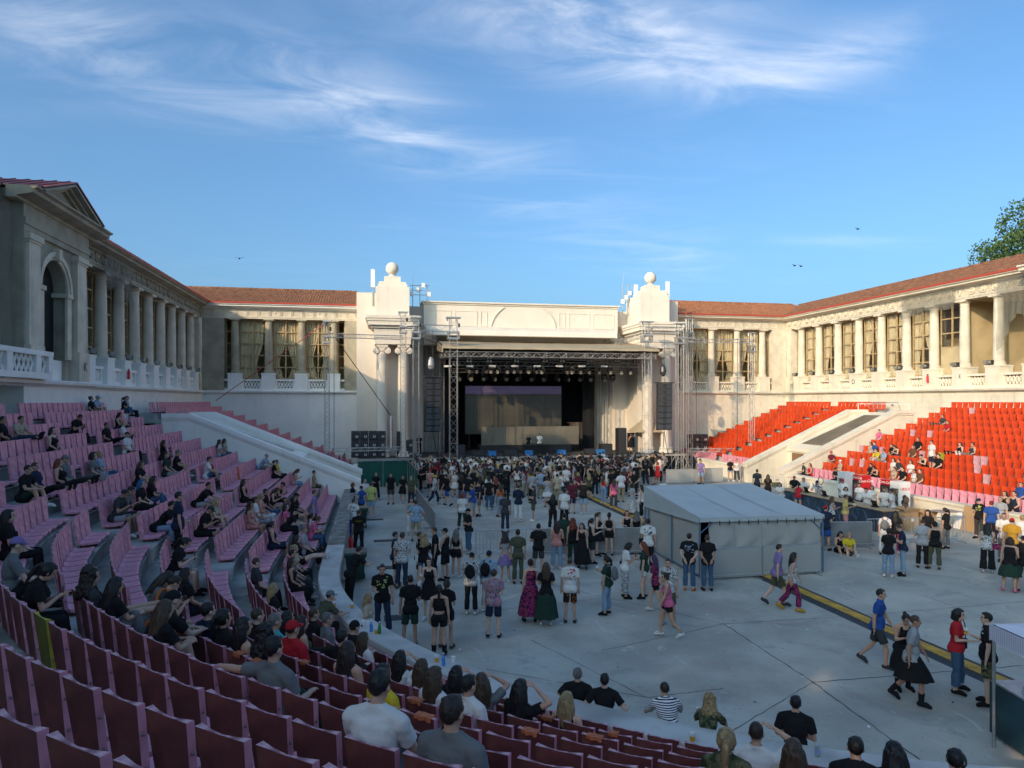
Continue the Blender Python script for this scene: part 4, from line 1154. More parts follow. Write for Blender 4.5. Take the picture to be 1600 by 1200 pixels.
# drapes, screens, desk
bk = thing('stage_backdrop', 'black curtain closing the stage behind the video screen', 'curtain', (13.5, 68, DZ))
def drape(x0, x1, y, z0, z1, m, parent, name='curtain', amp=.12, fr=4.5):
    b = MB(); n = int((x1 - x0) * 8); vs = []
    for i in range(n + 1):
        x = x0 + (x1 - x0) * i / n
        for j in range(5): vs.append((x, y + amp * math.sin(x * fr + .3 * j) * (.5 + .12 * j), z1 - (z1 - z0) * j / 4))
    b.add(vs, [(i * 5 + j, i * 5 + 5 + j, i * 5 + 6 + j, i * 5 + 1 + j) for i in range(n) for j in range(4)])
    return b.build(name, m, parent, smooth=True)
drape(5.8, 21.0, 68.4, DZ, 9.6, BLKC, bk); drape(6.2, 7.4, 64.2, DZ, 9.6, BLKC, bk, 'side_curtain'); drape(19.6, 20.8, 64.4, DZ, 9.6, BLKC, bk, 'side_curtain')
BROWND = mat('brown_drape', (.12, .10, .085), .9, var=.4, vscale=2, stretch=(3, 3, .3), bump=.3, bscale=5)
a, c = aty(888, 660, 66.2), aty(940, 682, 66.2)
dp = thing('draped_riser', 'riser draped in brown cloth right of the video screen', 'riser', ((a.x + c.x) / 2, 66.2, DZ)); drape(a.x, c.x, 65.9, DZ, a.z, BROWND, dp, 'cloth', .15, 6)
b = MB(); b.box(a.x, c.x, 65.95, 67, a.z - .05, a.z); b.build('top', BROWND, dp)
SCREEN = mat('led_screen', (.085, .08, .065), .28, var=.25, vscale=.35, spec=.6, col2=(.055, .052, .045))
SCRPUR = mat('led_purple_band', (.11, .09, .16), .3, var=.3, vscale=1.2, stretch=(.2, .2, 6), emit=(.30, .24, .55, .05))
a, c = aty(727, 603, 66), aty(877, 677, 66)
vsn = thing('video_screen', 'big grey LED video wall with a dim purple band along its top', 'screen', ((a.x + c.x) / 2, 66, DZ))
b = MB(); b.box(a.x - .05, c.x + .05, 66.02, 66.3, c.z - .05, a.z + .05); b.build('frame', BLK, vsn)
nx, nz = 12, 6
for j in range(nz):
    for i in range(nx):
        x0 = a.x + (c.x - a.x) * i / nx; x1 = a.x + (c.x - a.x) * (i + 1) / nx; z1 = a.z - (a.z - c.z) * j / nz; z0 = a.z - (a.z - c.z) * (j + 1) / nz
        b = MB(); b.box(x0 + .006, x1 - .006, 65.98 - random.uniform(0, .006), 66.02, z0 + .006, z1 - .006); b.build('led_panel', SCRPUR if j == 0 else SCREEN, vsn)
b = MB()
for x in (a.x + .4, c.x - .4): b.box(x - .06, x + .06, 66.2, 66.3, DZ, c.z)
b.build('support', BLK, vsn)
a, c = aty(752, 667, 62.4), aty(904, 694, 62.4)
dj = thing('dj_riser', 'long LED-fronted riser behind the black desk at stage centre', 'riser', ((a.x + c.x) / 2, 62.4, DZ))
SCR2 = mat('led_front', (.17, .155, .12), .5, var=.2, vscale=.5, col2=(.12, .11, .09))
for i in range(8):
    x0 = a.x + (c.x - a.x) * i / 8; x1 = a.x + (c.x - a.x) * (i + 1) / 8
    b = MB(); b.box(x0 + .004, x1 - .004, 62.36, 62.5, c.z, a.z); b.build('led_panel', SCR2, dj)
b = MB(); b.box(a.x - .1, c.x - .7, 62.42, 64.0, DZ, c.z - .02); b.box(a.x + .1, c.x - .1, 62.5, 64, a.z - .3, a.z - .25); b.build('platform', BLK, dj)
for u in (770, 800, 822, 845, 869):
    p = aty(680 + (u - 680), 664, 62.8)
    b = MB(); b.tube((0, 0, 0), (0, 0, .12), .12, 8); b.ell((0, 0, .26), (.13, .13, .15), 10, 7); o = b.build('beam_light', DARKMET); o.location = (p.x, 62.9, a.z - .25)
    tag(o, 'small round lamp standing on the LED-fronted riser', 'lamp', 'lamps on the riser')
a, c = aty(819, 695, 60.4), aty(858, 710, 60.4)
dk = thing('dj_desk', 'black cloth-covered desk at centre stage below the LED front', 'desk', ((a.x + c.x) / 2, 60.4, DZ))
b = MB(); b.box(a.x, c.x, 60.1, 60.9, DZ, a.z - .05); b.build('cloth', BLKC, dk)
b = MB(); b.box(a.x - .04, c.x + .04, 60.06, 60.94, a.z - .05, a.z); b.build('top', BLK, dk)
b = MB(); b.box(-.7, .7, -.25, .25, 0, .07); b.box(-.6, -.25, -.2, .15, .07, .1); b.box(.25, .6, -.2, .15, .07, .1); o = b.build('mixer', DARKMET); o.location = ((a.x + c.x) / 2, 60.5, a.z); tag(o, 'mixing console lying on the black stage desk', 'mixer')
for i, (u, v) in enumerate(((747, 712), (798, 712), (924, 710))):
    p = aty(u, v, 59.2); t = thing('monitor_wedge', 'black wedge speaker on the stage edge, number ' + '' if 0 else 'black wedge speaker lying along the stage edge', 'speaker', (p.x, 59.2, DZ), 'wedge speakers')
    b = MB(); b.sweep([(58.9, DZ), (59.6, DZ), (59.6, DZ + .5), (59.35, DZ + .5)], p.x - .6, p.x + .6); b.build('cabinet', BLK, t)
    b = MB(); b.quad((p.x - .5, 58.95, DZ + .1), (p.x + .5, 58.95, DZ + .1), (p.x + .5, 59.32, DZ + .48), (p.x - .5, 59.32, DZ + .48)); b.build('grille', DARKMET, t)
for u, v in ((768.7, 713), (826, 713), (877, 713), (938, 711)):
    p = aty(u, v, 58.9); t = thing('flight_case', 'blue covered box on the front edge of the stage', 'box', (p.x, 58.9, DZ), 'blue boxes on the stage edge')
    b = MB(); b.box(p.x - .32, p.x + .32, 58.6, 59.2, DZ + .04, DZ + .42); b.build('body', BLUEP, t)
    b = MB(); b.box(p.x - .34, p.x + .34, 58.58, 59.22, DZ + .42, DZ + .47); b.build('lid', BLUEP, t)
# gear stage right and left
def black_case(u0, v0, u1, v1, Y, d, label, name='speaker_cabinet', cat='speaker', m=BLK, group=None, grille=True):
    a, c = aty(u0, v0, Y), aty(u1, v1, Y)
    t = thing(name, label, cat, ((a.x + c.x) / 2, Y, c.z), group)
    b = MB(); b.box(a.x, c.x, Y, Y + d, c.z, a.z); b.build('body', m, t)
    if grille:
        b = MB(); b.box(a.x + .06, c.x - .06, Y - .02, Y, c.z + .06, a.z - .06); b.build('grille', DARKMET, t)
    return t
black_case(966, 669, 979, 709, 60, .8, 'tall black side-fill speaker at the right of the stage')
black_case(940, 694, 957, 709, 61, .9, 'low black box beside the performer on the right', 'equipment_case', 'case')
black_case(712, 695, 727, 712, 61, .9, 'low black box at the left foot of the stage roof', 'equipment_case', 'case')
black_case(981, 676, 1022, 699, 62, .1, 'flat black screen panel standing at the right side of the stage', 'screen_panel', 'panel', grille=False)
a, c = aty(989, 651, 60.5), aty(1025, 675, 60.5)
aw = thing('gazebo', 'small beige awning at the right side of the stage', 'awning', ((a.x + c.x) / 2, 61, DZ))
b = MB(); mx = (a.x + c.x) / 2 + .4
b.add([(a.x, 60, c.z), (c.x + .5, 60, c.z), (c.x + .5, 62, c.z), (a.x, 62, c.z), (mx, 61, a.z + .1)], [(0, 1, 4), (1, 2, 4), (2, 3, 4), (3, 0, 4)]); b.build('roof', TARP, aw)
b = MB()
for x, y in ((a.x, 60), (c.x + .5, 60), (c.x + .5, 62), (a.x, 62)): b.tube((x, y, DZ), (x, y, c.z), .03, 5)
b.build('poles', STEELG, aw)
# stacked subwoofers
def sub(p, w, h, label, grp):
    t = thing('speaker_cabinet', label, 'speaker', p, grp)
    b = MB(); b.box(p[0], p[0] + w, p[1], p[1] + .9, p[2], p[2] + h); b.build('body', BLK, t)
    b = MB(); b.box(p[0] + .05, p[0] + w - .05, p[1] - .015, p[1], p[2] + .05, p[2] + h - .05); b.build('grille', DARKMET, t)
    b = MB(); b.box(p[0] + w * .55, p[0] + w * .62, p[1] - .022, p[1] - .015, p[2] + .22, p[2] + .36); b.box(p[0] + w * .55, p[0] + w * .72, p[1] - .022, p[1] - .015, p[2] + .18, p[2] + .22); b.box(p[0] + w * .76, p[0] + w * .82, p[1] - .022, p[1] - .015, p[2] + .18, p[2] + .36); b.build('badge', WHT, t)
    b = MB()
    for s in (.06, .9): b.box(p[0] + w * s, p[0] + w * (s + .04), p[1] - .022, p[1] - .015, p[2] + h - .14, p[2] + h - .08)
    b.build('corner', GALV, t)
xl = aty(549, 700, 60).x; xr = aty(603, 700, 60).x; w = (xr - xl) / 4
for j in range(3):
    for i in range(4): sub((xl + i * w, 59.6 + random.uniform(-.05, .05), DZ + j * .72 + (.06 if j else 0)), w - .03, .70, 'black subwoofer in the tall stack on the left of the stage', 'stacked subwoofers left of the stage')
xl = aty(620, 700, 60).x
for j in range(3):
    for i in range(2):
        if j == 2 and i == 1: continue
        sub((xl + i * w, 59.9, DZ + j * .72), w - .03, .70, 'black subwoofer between the left pylon columns and the tower', 'subwoofers beside the left pylon')
xl = aty(1082, 700, 60).x
for j in range(2):
    for i in range(2): sub((xl + i * .85, 60.2, DZ + .15 + j * .75), .8, .72, 'black subwoofer stacked before the far red seats', 'stacked subwoofers right of the stage')

# hanging line arrays: bumper frame + curved column of cabinets
def line_array(u, v0, v1, Y, n, wpx, label, yaw, vtruss):
    a, c = aty(u, v0, Y), aty(u, v1, Y); w = wpx * 57 / FPX
    t = thing('line_array', label, 'speaker', (a.x, Y, c.z), None, 0)
    H = (a.z - c.z) / n; Rz = Matrix.Rotation(yaw, 3, 'Z')
    y, z, ang = 0.0, a.z, 0.0
    for i in range(n):
        ang = R(1.0 + 9.0 * (i / n) ** 2)
        M = Rz @ Matrix.Rotation(-ang, 3, 'X')
        cz = z - H / 2; ctr = Vector((a.x, Y, 0)) + Rz @ Vector((0, y, 0)); ctr.z = cz
        b = MB()
        b.obox(ctr, (w, .62, H - .025), M); b.build('cabinet', BLK if yaw > -.2 else BLK, t)
        b = MB()
        for s in (-1, 1): b.obox(ctr + M @ Vector((s * w * .29, -.318, 0)), (w * .36, .02, H - .07), M)
        b.build('grille', DARKMET, t)
        b = MB(); b.obox(ctr + M @ Vector((0, -.316, 0)), (w * .10, .02, H - .09), M); b.build('horn', BLK, t)
        z -= H * math.cos(ang); y += H * math.sin(ang)
    b = MB(); b.obox((a.x, Y, a.z + .06), (w * 1.25, .9, .08), Rz); b.build('flying_frame', DARKMET, t)
    zt = aty(u, vtruss, Y).z
    b = MB(); b.tube((a.x, Y, a.z + .1), (a.x, Y, zt), .018, 5); b.build('chain', DARKMET, t)
    # chain bag
    b = MB(); zb = a.z + 1.15; b.lathe((a.x - .12, Y, zb - .55), [(.05, 0), (.22, .12), (.28, .4), (.24, .8), (.12, 1.05)], 10); b.build('chain_bag', DARKMET if yaw < 0 else GALV, t)
    b = MB(); b.path([(a.x, Y + .1, c.z), (a.x + .2, Y + .2, c.z - 1), (a.x + .5, Y + .3, DZ)], .03, 5); b.build('cable', BLK, t)
line_array(676, 590, 675, 57, 9, 24, 'long black speaker array hanging left of the stage roof', .18, 515)
line_array(1038, 599, 672, 57, 8, 24, 'sunlit black speaker array hanging right of the stage roof', -.2, 519)
# guy lines and cables
def wire(name, label, pts, r, m):
    o = None; b = MB(); b.path(pts, r, 5); p = pts[0]
    o = b.build(name, m, org=p); o.location = p; return tag(o, label, 'cable')
STRAP = mat('red_strap', (.42, .04, .07), .7)
wire('guy_strap', 'red strap running down from the outer left tower to the pink seats', [tuple(aty(507, 506, 57)), tuple(aty(337, 626, 58))], .03, STRAP)
wire('guy_line', 'black cable slanting down across the left pylon', [tuple(aty(525, 529, 57.4)), tuple(aty(610, 649, 59.4))], .035, BLK)
wire('guy_line', 'thin steel cable slanting over the sunlit right gallery to the seats', [tuple(aty(1190, 525, 57)), tuple(aty(1370, 645, 50))], .012, STEELG)
t = thing('cable_post', 'white post with a red strap in front of the left pylon', 'post', tuple(aty(611, 700, 59.4)))
b = MB(); a, c = aty(611, 650, 59.4), aty(611, 700, 59.4); b.tube(c, a, .06, 8); b.build('post', WHT, t)
b = MB(); b.tube((a.x + .09, a.y, c.z), (a.x + .09, a.y, a.z - .2), .03, 5); b.build('strap', STRAP, t)
for u, y in ((522, 57), (1088, 57), (1152, 57)):
    a, c = aty(u, 528, y), aty(u, 702, y); wire('hanging_cable', 'thin cable hanging straight down from the side truss', [tuple(a), tuple(c)], .02, BLK)['group'] = 'cables hanging from the side trusses'

# ================================================================== THINGS ON THE GALLERIES
fl0 = thing('floodlight', 'pair of small floodlights clamped on a pedestal of the shaded left gallery', 'floodlight', (0, 0, 0), 'floodlights of the left gallery')
for s in (-1, 1):
    b = MB(); b.cbox((s * .2, .12, .22), (.3, .22, .26)); b.build('lamp', DARKMET if s < 0 else GALV, fl0)
    b = MB(); b.box(s * .2 - .12, s * .2 + .12, .23, .245, .12, .32); b.build('lens', LENS, fl0)
b = MB(); b.box(-.34, .34, -.05, .05, .02, .07); b.tube((0, 0, 0), (0, 0, .12), .04, 6); b.build('bracket', DARKMET, fl0)
for i, y in enumerate(colsL):
    o = fl0 if i == 0 else copy_tree(fl0); o.location = (XL + .02, y + .3, ZP); o.rotation_euler = (0, 0, R(-90 + random.uniform(-12, 12)))
fl1 = copy_tree(fl0); fl1['label'] = 'pair of small floodlights on a pedestal of the sunlit right gallery'; fl1['group'] = 'floodlights of the right gallery'
for i, y in enumerate(colsR[2:]):
    o = fl1 if i == 0 else copy_tree(fl1); o.location = (XR - .02, y + .3, ZP); o.rotation_euler = (0, 0, R(90 + random.uniform(-12, 12)))
LET = mat('letter_grey', (.07, .075, .08), .7)
def letter(ch, loc, face, where, size=.62):
    me = text_mesh(ch, size, LET); o = link('letter_sign', me); n = Vector(face); x = Vector((0, 0, 1)).cross(n); y = n.cross(x)
    M = Matrix((x, y, n)).transposed().to_4x4(); M.translation = Vector(loc); o.matrix_local = M
    tag(o, 'dark painted letter ' + ch + ' ' + where, 'letter')
letter('K', (-14 + .30, 37.35, 7.8), (1, 0, 0), 'on the pilaster base of the left pavilion')
letter('L', (XL + .16, colsL[6], 7.8), (1, 0, 0), 'on a pedestal of the left gallery', .5)
letter('D', (XR - .16, colsR[7], 7.85), (-1, 0, 0), 'on a pedestal of the right gallery', .6)
letter('E', (XR - .16, colsR[3] - .15, 7.95), (-1, 0, 0), 'on a pedestal beside the open right bays', .4)
def extinguisher(loc, label):
    t = thing('fire_extinguisher', label, 'extinguisher', loc)
    b = MB(); b.lathe(loc, [(.08, 0), (.085, .05), (.085, .45), (.06, .52), (.03, .56)], 10); b.build('cylinder', REDP, t)
    b = MB(); b.box(loc[0] - .03, loc[0] + .03, loc[1] - .06, loc[1] + .06, loc[2] + .56, loc[2] + .63); b.build('valve', BLK, t)
extinguisher((XL + .26, colsL[2] - .3, 7.5), 'red fire extinguisher on a pedestal of the left gallery')
extinguisher((XR - .26, colsR[4] - .1, 7.6), 'red fire extinguisher on a pedestal of the right gallery')
p = at(539, 862, .45); extinguisher((-.85, p.y, .45), 'red fire extinguisher at the end of the rough parapet above a green bin')
# antennas on the pylons
def antenna(u, v0, v1, Y, label, vm=None):
    a, c = aty(u, v0, Y), aty(u, v1, Y); t = thing('panel_antenna', label, 'antenna', (a.x, Y, aty(u, vm or v1, Y).z))
    b = MB(); b.box(a.x - .17, a.x + .17, Y - .1, Y + .1, c.z, a.z); b.build('panel', WHT, t)
    b = MB(); b.tube((a.x, Y + .12, aty(u, vm or v1, Y).z), (a.x, Y + .12, a.z - .3), .05, 6); b.build('mast', GALV, t)
antenna(582.5, 421, 449, 62.0, 'white panel antenna left of the left stone ball', 478)
antenna(1043, 440, 462, 61.6, 'white panel antenna right of the right stone ball', 470)
antenna(993.5, 445, 465, 62.5, 'white panel antenna left of the right stone ball', 482)
for u0, u1, v0, v1, lab in ((640, 672, 444, 470, 'antenna rack with small white dishes beside the left pylon'), (970, 990, 442, 481, 'antenna rack with small boxes beside the right pylon')):
    a, c = aty(u0, v0, 63.5), aty(u1, v1, 63.5); t = thing('antenna_rack', lab, 'antenna', ((a.x + c.x) / 2, 63.5, c.z))
    b = MB()
    for k in range(3): z = c.z + .5 + k * .42; b.tube((a.x, 63.5, z), (c.x, 63.5, z), .03, 5)
    for k in range(3): x = a.x + (c.x - a.x) * (.15 + .35 * k); b.tube((x, 63.5, c.z - .6), (x, 63.5, a.z), .035, 5)
    b.tube((a.x + .3, 63.5, a.z), (a.x + .3, 63.5, a.z + 1.0), .015, 4)
    b.build('frame', STEELG, t)
    for k in range(4):
        b = MB(); b.cbox((a.x + (c.x - a.x) * (.1 + .28 * k), 63.35, c.z + .55 + .4 * (k % 3)), (.3, .2, .4)); b.build('box', WHT, t)

# ================================================================== FLOOR FURNITURE
# cable ramp: hinged yellow lids between dark rubber flanks, 40 short segments in one line
cr = thing('cable_ramp', 'long yellow and dark rubber cable ramp running across the floor towards the stage', 'cable ramp', (13.55, 26, 0))
b0 = MB(); b0.sweep([(-.44, 0), (-.40, .0), (-.17, .055), (.17, .055), (.40, 0)], -.45, .45); base_me = b0.mesh('rubber_base', [RUB])
b1 = MB(); b1.box(-.44, .44, -.165, .165, .055, .072)
for i in range(7):
    for s in (-1, 1): b1.box(-.40 + i * .125, -.33 + i * .125, s * .08 - .05, s * .08 + .05, .072, .078)
lid_me = b1.mesh('lid', [YEL])
y = 6.0
while y < 44.5:
    if True:
        for me in (base_me, lid_me):
            o = link('rubber_base' if me is base_me else 'lid', me, cr, (random.uniform(-.01, .01), y - 26, 0), R(90) + random.uniform(-.008, .008))
    y += .91
BLUEPOLE_ = mat('rail_grey', (.20, .22, .24), .5, .3)
# grey mixing tent
TX0, TX1, TY0, TY1 = 11.22, 15.92, 22.8, 27.8
tn = thing('mixing_tent', 'grey PVC tent with a lean-to roof standing mid floor', 'tent', ((TX0 + TX1) / 2, (TY0 + TY1) / 2, 0))
def sag_sheet(b, A, B_, C, D, n=14, sag=.06, m=0, wr=.012):
    A, B_, C, D = map(Vector, (A, B_, C, D)); nrm = (B_ - A).cross(D - A).normalized(); vs = []
    for j in range(n + 1):
        for i in range(n + 1):
            s, t = i / n, j / n; p = A * (1 - s) * (1 - t) + B_ * s * (1 - t) + C * s * t + D * (1 - s) * t
            e = math.sin(PI * s) * math.sin(PI * t)
            vs.append(tuple(p - nrm * (sag * e) + nrm * wr * math.sin(s * 31 + 3 * math.sin(t * 7)) * min(1, e * 3)))
    k = n + 1; b.add(vs, [(j * k + i, j * k + i + 1, (j + 1) * k + i + 1, (j + 1) * k + i) for j in range(n) for i in range(n)], m)
ZB, ZF = 2.62, 2.12
b = MB(); sag_sheet(b, (TX0 - .08, TY0 - .12, ZF), (TX1 + .08, TY0 - .12, ZF - .04), (TX1 + .08, TY1, ZB), (TX0 - .08, TY1, ZB), sag=.05); b.build('roof_sheet', GREYPVC, tn, smooth=True)
b = MB()
b.quad((TX0 - .08, TY0 - .12, ZF), (TX1 + .08, TY0 - .12, ZF - .04), (TX1 + .08, TY0 - .13, ZF - .20), (TX0 - .08, TY0 - .13, ZF - .16)); b.build('valance', GREYPVC, tn)
b = MB(); b.add([(TX0 - .085, TY0 - .12, ZF), (TX0 - .085, TY1, ZB), (TX0 - .10, TY1, 1.75), (TX0 - .10, TY0 - .12, ZF - .2)], [(0, 1, 2, 3)]); b.build('side_valance', GREYPVC, tn)
b = MB(); sag_sheet(b, (TX0, TY1, .05), (TX0, TY0, .05), (TX0, TY0, ZF - .1), (TX0, TY1, 2.2), sag=.03, wr=.03); b.build('side_wall', GREYWALL, tn, smooth=True)
b = MB(); sag_sheet(b, (TX0 + .42, TY0, .04), (TX1, TY0, .04), (TX1, TY0, ZF - .1), (TX0 + .30, TY0, ZF - .1), sag=-.03, wr=.045, n=22); b.build('front_wall', GREYWALL, tn, smooth=True)
b = MB(); sag_sheet(b, (TX1, TY0, .05), (TX1, TY1, .05), (TX1, TY1, ZB - .1), (TX1, TY0, ZF - .1), sag=.02, wr=.03); b.build('side_wall', GREYWALL, tn, smooth=True)
b = MB(); b.box(TX0 + .1, TX1 - .1, TY0 + 1.2, TY0 + 1.25, 0, 2.0); b.build('interior_shade_sheet', BLKC, tn)  # black sheet added inside so the gap beside the front wall reads as shade
SEAM = mat('tent_seam', (.35, .378, .39), .6)
for q in (.34, .67):
    xx = TX0 + (TX1 - TX0) * q; b = MB()
    for j in range(12):
        t0, t1 = j / 12, (j + 1) / 12; sg0, sg1 = (-.05 * math.sin(PI * q) * math.sin(PI * t) for t in (t0, t1))
        ya, yb = TY0 - .12 + (TY1 - TY0 + .12) * t0, TY0 - .12 + (TY1 - TY0 + .12) * t1; za, zb = ZF + (ZB - ZF) * t0 + sg0 + .012, ZF + (ZB - ZF) * t1 + sg1 + .012
        b.quad((xx - .02, ya, za), (xx + .02, ya, za), (xx + .02, yb, zb), (xx - .02, yb, zb))
    b.build('roof_seam', SEAM, tn)
for q in (.28, .5, .74):
    xx = TX0 + (TX1 - TX0) * q; b = MB(); b.box(xx - .012, xx + .012, TY0 - .05, TY0 - .03, .1, ZF - .2); b.build('wall_seam', SEAM, tn)
b = MB()
for i in range(14): xx = TX0 + .3 + i * .37; b.box(xx - .012, xx + .012, TY0 - .14, TY0 - .128, ZF - .30, ZF - .12)
b.build('tie_straps', PHONE, tn, kind='stuff')
b = MB(); b.box(TX0 - .03, TX1 + .03, TY0 - .10, TY0 + .02, .0, .10); b.build('base_rail', BLUEPOLE_, tn)
BLUEPOLE = mat('pole_blue_grey', (.12, .20, .30), .45, .3)
for x, y, z in ((TX0 - .05, TY0 - .06, ZF), (TX1 + .05, TY0 - .06, ZF), (TX0 - .04, TY1, ZB), (TX1 + .04, TY1, ZB), (TX0 - .05, TY0 + 2.3, 2.25), (TX0 - .05, TY0 + 4.6, 2.4)):
    b = MB(); b.tube((x, y, 0), (x, y, z - .02), .035, 6); b.build('pole', BLUEPOLE, tn)
b = MB(); b.tube((TX0 - .04, TY0 - .06, 1.55), (TX0 + .6, TY0 - .06, ZF - .06), .02, 5); b.tube((TX1 + .04, TY0 - .06, 1.5), (TX1 - .6, TY0 - .06, ZF - .06), .02, 5)
b.tube((TX0 - .06, TY0, .1), (TX0 - .06, TY1, .1), .03, 5); b.build('brace', BLUEPOLE, tn)
b = MB(); b.cbox((0, 0, .06), (.3, .15, .12)); o = b.build('junction_box', WHT); o.location = at(1045, 773, 2.6); o.location = (12.2, 28.3, 2.5); tag(o, 'small white box lying on the grey tent roof', 'box')

# crowd barriers
def barrier_proto(kind):
    root = bpy.data.objects.new('crowd_barrier', None); COL.objects.link(root); ORG[root.name] = Vector((0, 0, 0)); root['category'] = 'barrier'
    b = MB(); L_ = 2.3
    pts = [(-L_ / 2, 0, .08), (-L_ / 2, 0, 1.1), (L_ / 2, 0, 1.1), (L_ / 2, 0, .08)]
    b.path(pts, .022, 6); b.tube((-L_ / 2, 0, .18), (L_ / 2, 0, .18), .018, 6); b.build('frame', GALV, root)
    for s in (-1, 1):
        b = MB(); b.tube((s * (L_ / 2 - .15), -.3, .025), (s * (L_ / 2 - .15), .3, .025), .02, 5); b.tube((s * (L_ / 2 - .15), 0, .02), (s * (L_ / 2 - .15), 0, .18), .018, 5); b.build('foot', GALV, root)
    if kind == 'bars':
        for i in range(15):
            b = MB(); x = -L_ / 2 + L_ * (i + 1) / 16; b.tube((x, 0, .18), (x, 0, 1.1), .009, 4); b.build('bar', GALV, root)
        b = MB(); b.box(-.7, -.5, -.03, -.02, .8, .95); b.build('plate', STEELG, root)
    else:
        b = MB(); b.box(-L_ / 2 + .02, L_ / 2 - .02, -.012, .012, .1, 1.08); b.build('panel', SOLID if kind == 'solid' else MESHP, root)
    return root
SOLID = mat('barrier_panel', (.26, .265, .27), .5, .3, var=.2, vscale=1.5, dirt=.2)
MESHP = net_mat('barrier_mesh', (.42, .42, .40), .6)
BP = {k: barrier_proto(k) for k in ('bars', 'solid', 'mesh')}
BUSED = set()
def barrier(kind, x, y, rz, label, group=None, z=0.0, rx=0.0):
    o = BP[kind] if kind not in BUSED else copy_tree(BP[kind]); BUSED.add(kind)
    o.location = (x, y, z); o.rotation_euler = (rx, 0, rz); o['label'] = label
    if 'group' in o: del o['group']
    if group: o['group'] = group
    return o
def brow(kind, p, q, label, group):
    p, q = Vector(p), Vector(q); d = q - p; n = max(1, round(d.length / 2.36)); rz = math.atan2(d.y, d.x)
    for i in range(n):
        c = p + d * ((i + .5) / n); barrier(kind, c.x, c.y, rz + random.uniform(-.02, .02), label, group)
brow('solid', at(835, 869), at(1018, 867), 'grey solid-panel crowd barrier in the row left of the tent', 'solid barriers left of the tent')
brow('bars', at(743, 872), at(834, 869), 'barred crowd barrier at the left end of the middle row', 'barred barriers mid floor')
brow('solid', at(650, 792), at(681, 840), 'grey solid barrier in the line leading back to the green screen', 'solid barriers on the left floor')
brow('solid', at(1284, 857), at(1357, 856), 'solid grey barrier right of the tent behind the seated pair', 'solid barriers right of the tent')
brow('bars', at(1357, 851), at(1506, 847), 'barred barrier in front of the bar counter end', 'barred barriers by the bar')
brow('mesh', at(1094, 909), at(1283, 897), 'wire mesh barrier standing against the tent front', 'mesh barriers along the tent')
brow('mesh', at(1040, 757), at(1130, 754), 'mesh barrier at the right edge of the crowd below the stage', 'mesh barriers by the right tower')
brow('bars', at(1190, 768), at(1270, 775), 'barred barrier beyond the far end of the bar', 'barred barriers beyond the bar')
barrier('bars', 34.6, 52.5, R(100), 'barred barrier lying tilted across the gap in the red seats', z=4.6, rx=R(-25)).location = (AX + 24.6, 46.3, 5.05)
barrier('bars', AX - 25.4, 44.5, R(100), 'thin barred barrier lying on the top pink rows', z=5.3, rx=R(70))
# green debris-net screen by the left end of the stage
gn = thing('green_screen', 'dark green netting screen on a frame before the left end of the stage', 'screen', tuple(at(600, 761)))
p0, p1 = at(559, 763), at(637, 760); p2 = at(652, 782)
for a, c in ((p0, p1), (p1, p2)):
    n = max(1, round((c - a).length / 1.9))
    for i in range(n):
        A, B_ = a.lerp(c, i / n), a.lerp(c, (i + 1) / n)
        b = MB(); sag_sheet(b, A + Vector((0, 0, .05)), B_ + Vector((0, 0, .05)), B_ + Vector((0, 0, 1.85)), A + Vector((0, 0, 1.85)), n=8, sag=.03, wr=.02); b.build('net_panel', GREENN, gn, smooth=True)
        b = MB(); b.tube(A, A + Vector((0, 0, 1.95)), .025, 5); b.tube(A + Vector((0, 0, 1.9)), B_ + Vector((0, 0, 1.9)), .02, 5); b.build('frame_tube', GALV, gn)
# wheelie bins
def bin_(u, v, label, rz=0.0):
    p = at(u, v); t = thing('wheelie_bin', label, 'bin', tuple(p))
    b = MB(); vs = []
    for z, w, d in ((.12, .27, .30), (1.0, .34, .40)):
        vs += [(p.x - w, p.y - d, z), (p.x + w, p.y - d, z), (p.x + w, p.y + d, z), (p.x - w, p.y + d, z)]
    b.add(vs, [(0, 3, 2, 1), (4, 5, 6, 7), (0, 1, 5, 4), (1, 2, 6, 5), (2, 3, 7, 6), (3, 0, 4, 7)])
    b.box(p.x - .37, p.x + .37, p.y - .43, p.y - .40, .90, 1.0); b.build('body', GREENB, t)
    b = MB(); b.sweep([(p.y - .46, 1.0), (p.y + .44, 1.0), (p.y + .42, 1.06), (p.y, 1.11), (p.y - .42, 1.06)], p.x - .38, p.x + .38); b.build('lid', GREENB, t)
    for s in (-1, 1):
        b = MB(); b.tube((p.x + s * .24, p.y + .3, .1), (p.x + s * .31, p.y + .3, .1), .1, 10); b.build('wheel', BLK, t)
bin_(556, 908, 'dark green wheelie bin by the parapet, nearer of two'); bin_(563, 826, 'dark green wheelie bin farther along the parapet')

# ------------------------------------------------------------------ bar
br = thing('bar_counter', 'long bar counter with wooden top and dark blue hexagon front', 'bar', (23.4, 32.6, 0))
BX0, BX1, BY0, BY1 = 23.2, 24.0, 28.6, 37.2
for i in range(5):
    y0 = BY0 + (BY1 - BY0) * i / 5; y1 = BY0 + (BY1 - BY0) * (i + 1) / 5
    b = MB(); b.box(BX0, BX0 + .05, y0 + .006, y1 - .006, .02, 1.05); b.build('front_panel', BARF, br)
b = MB(); b.box(BX0, BX1, BY0 - .05, BY0 - .003, .02, 1.05); b.build('end_panel', BARF, br)
b = MB(); b.box(BX0 - .08, BX1 + .05, BY0 - .1, BY1, 1.055, 1.10); b.build('counter_top', BARTOP, br)
b = MB(); b.box(BX0 + .06, BX1, BY0, BY1, .0, .04); b.box(BX1 - .04, BX1, BY0, BY1, .5, .54); b.build('under_shelf', DARKIN, br)
HEXM = mat('hexagon_print', (.06, .13, .20), .5)
b = MB()
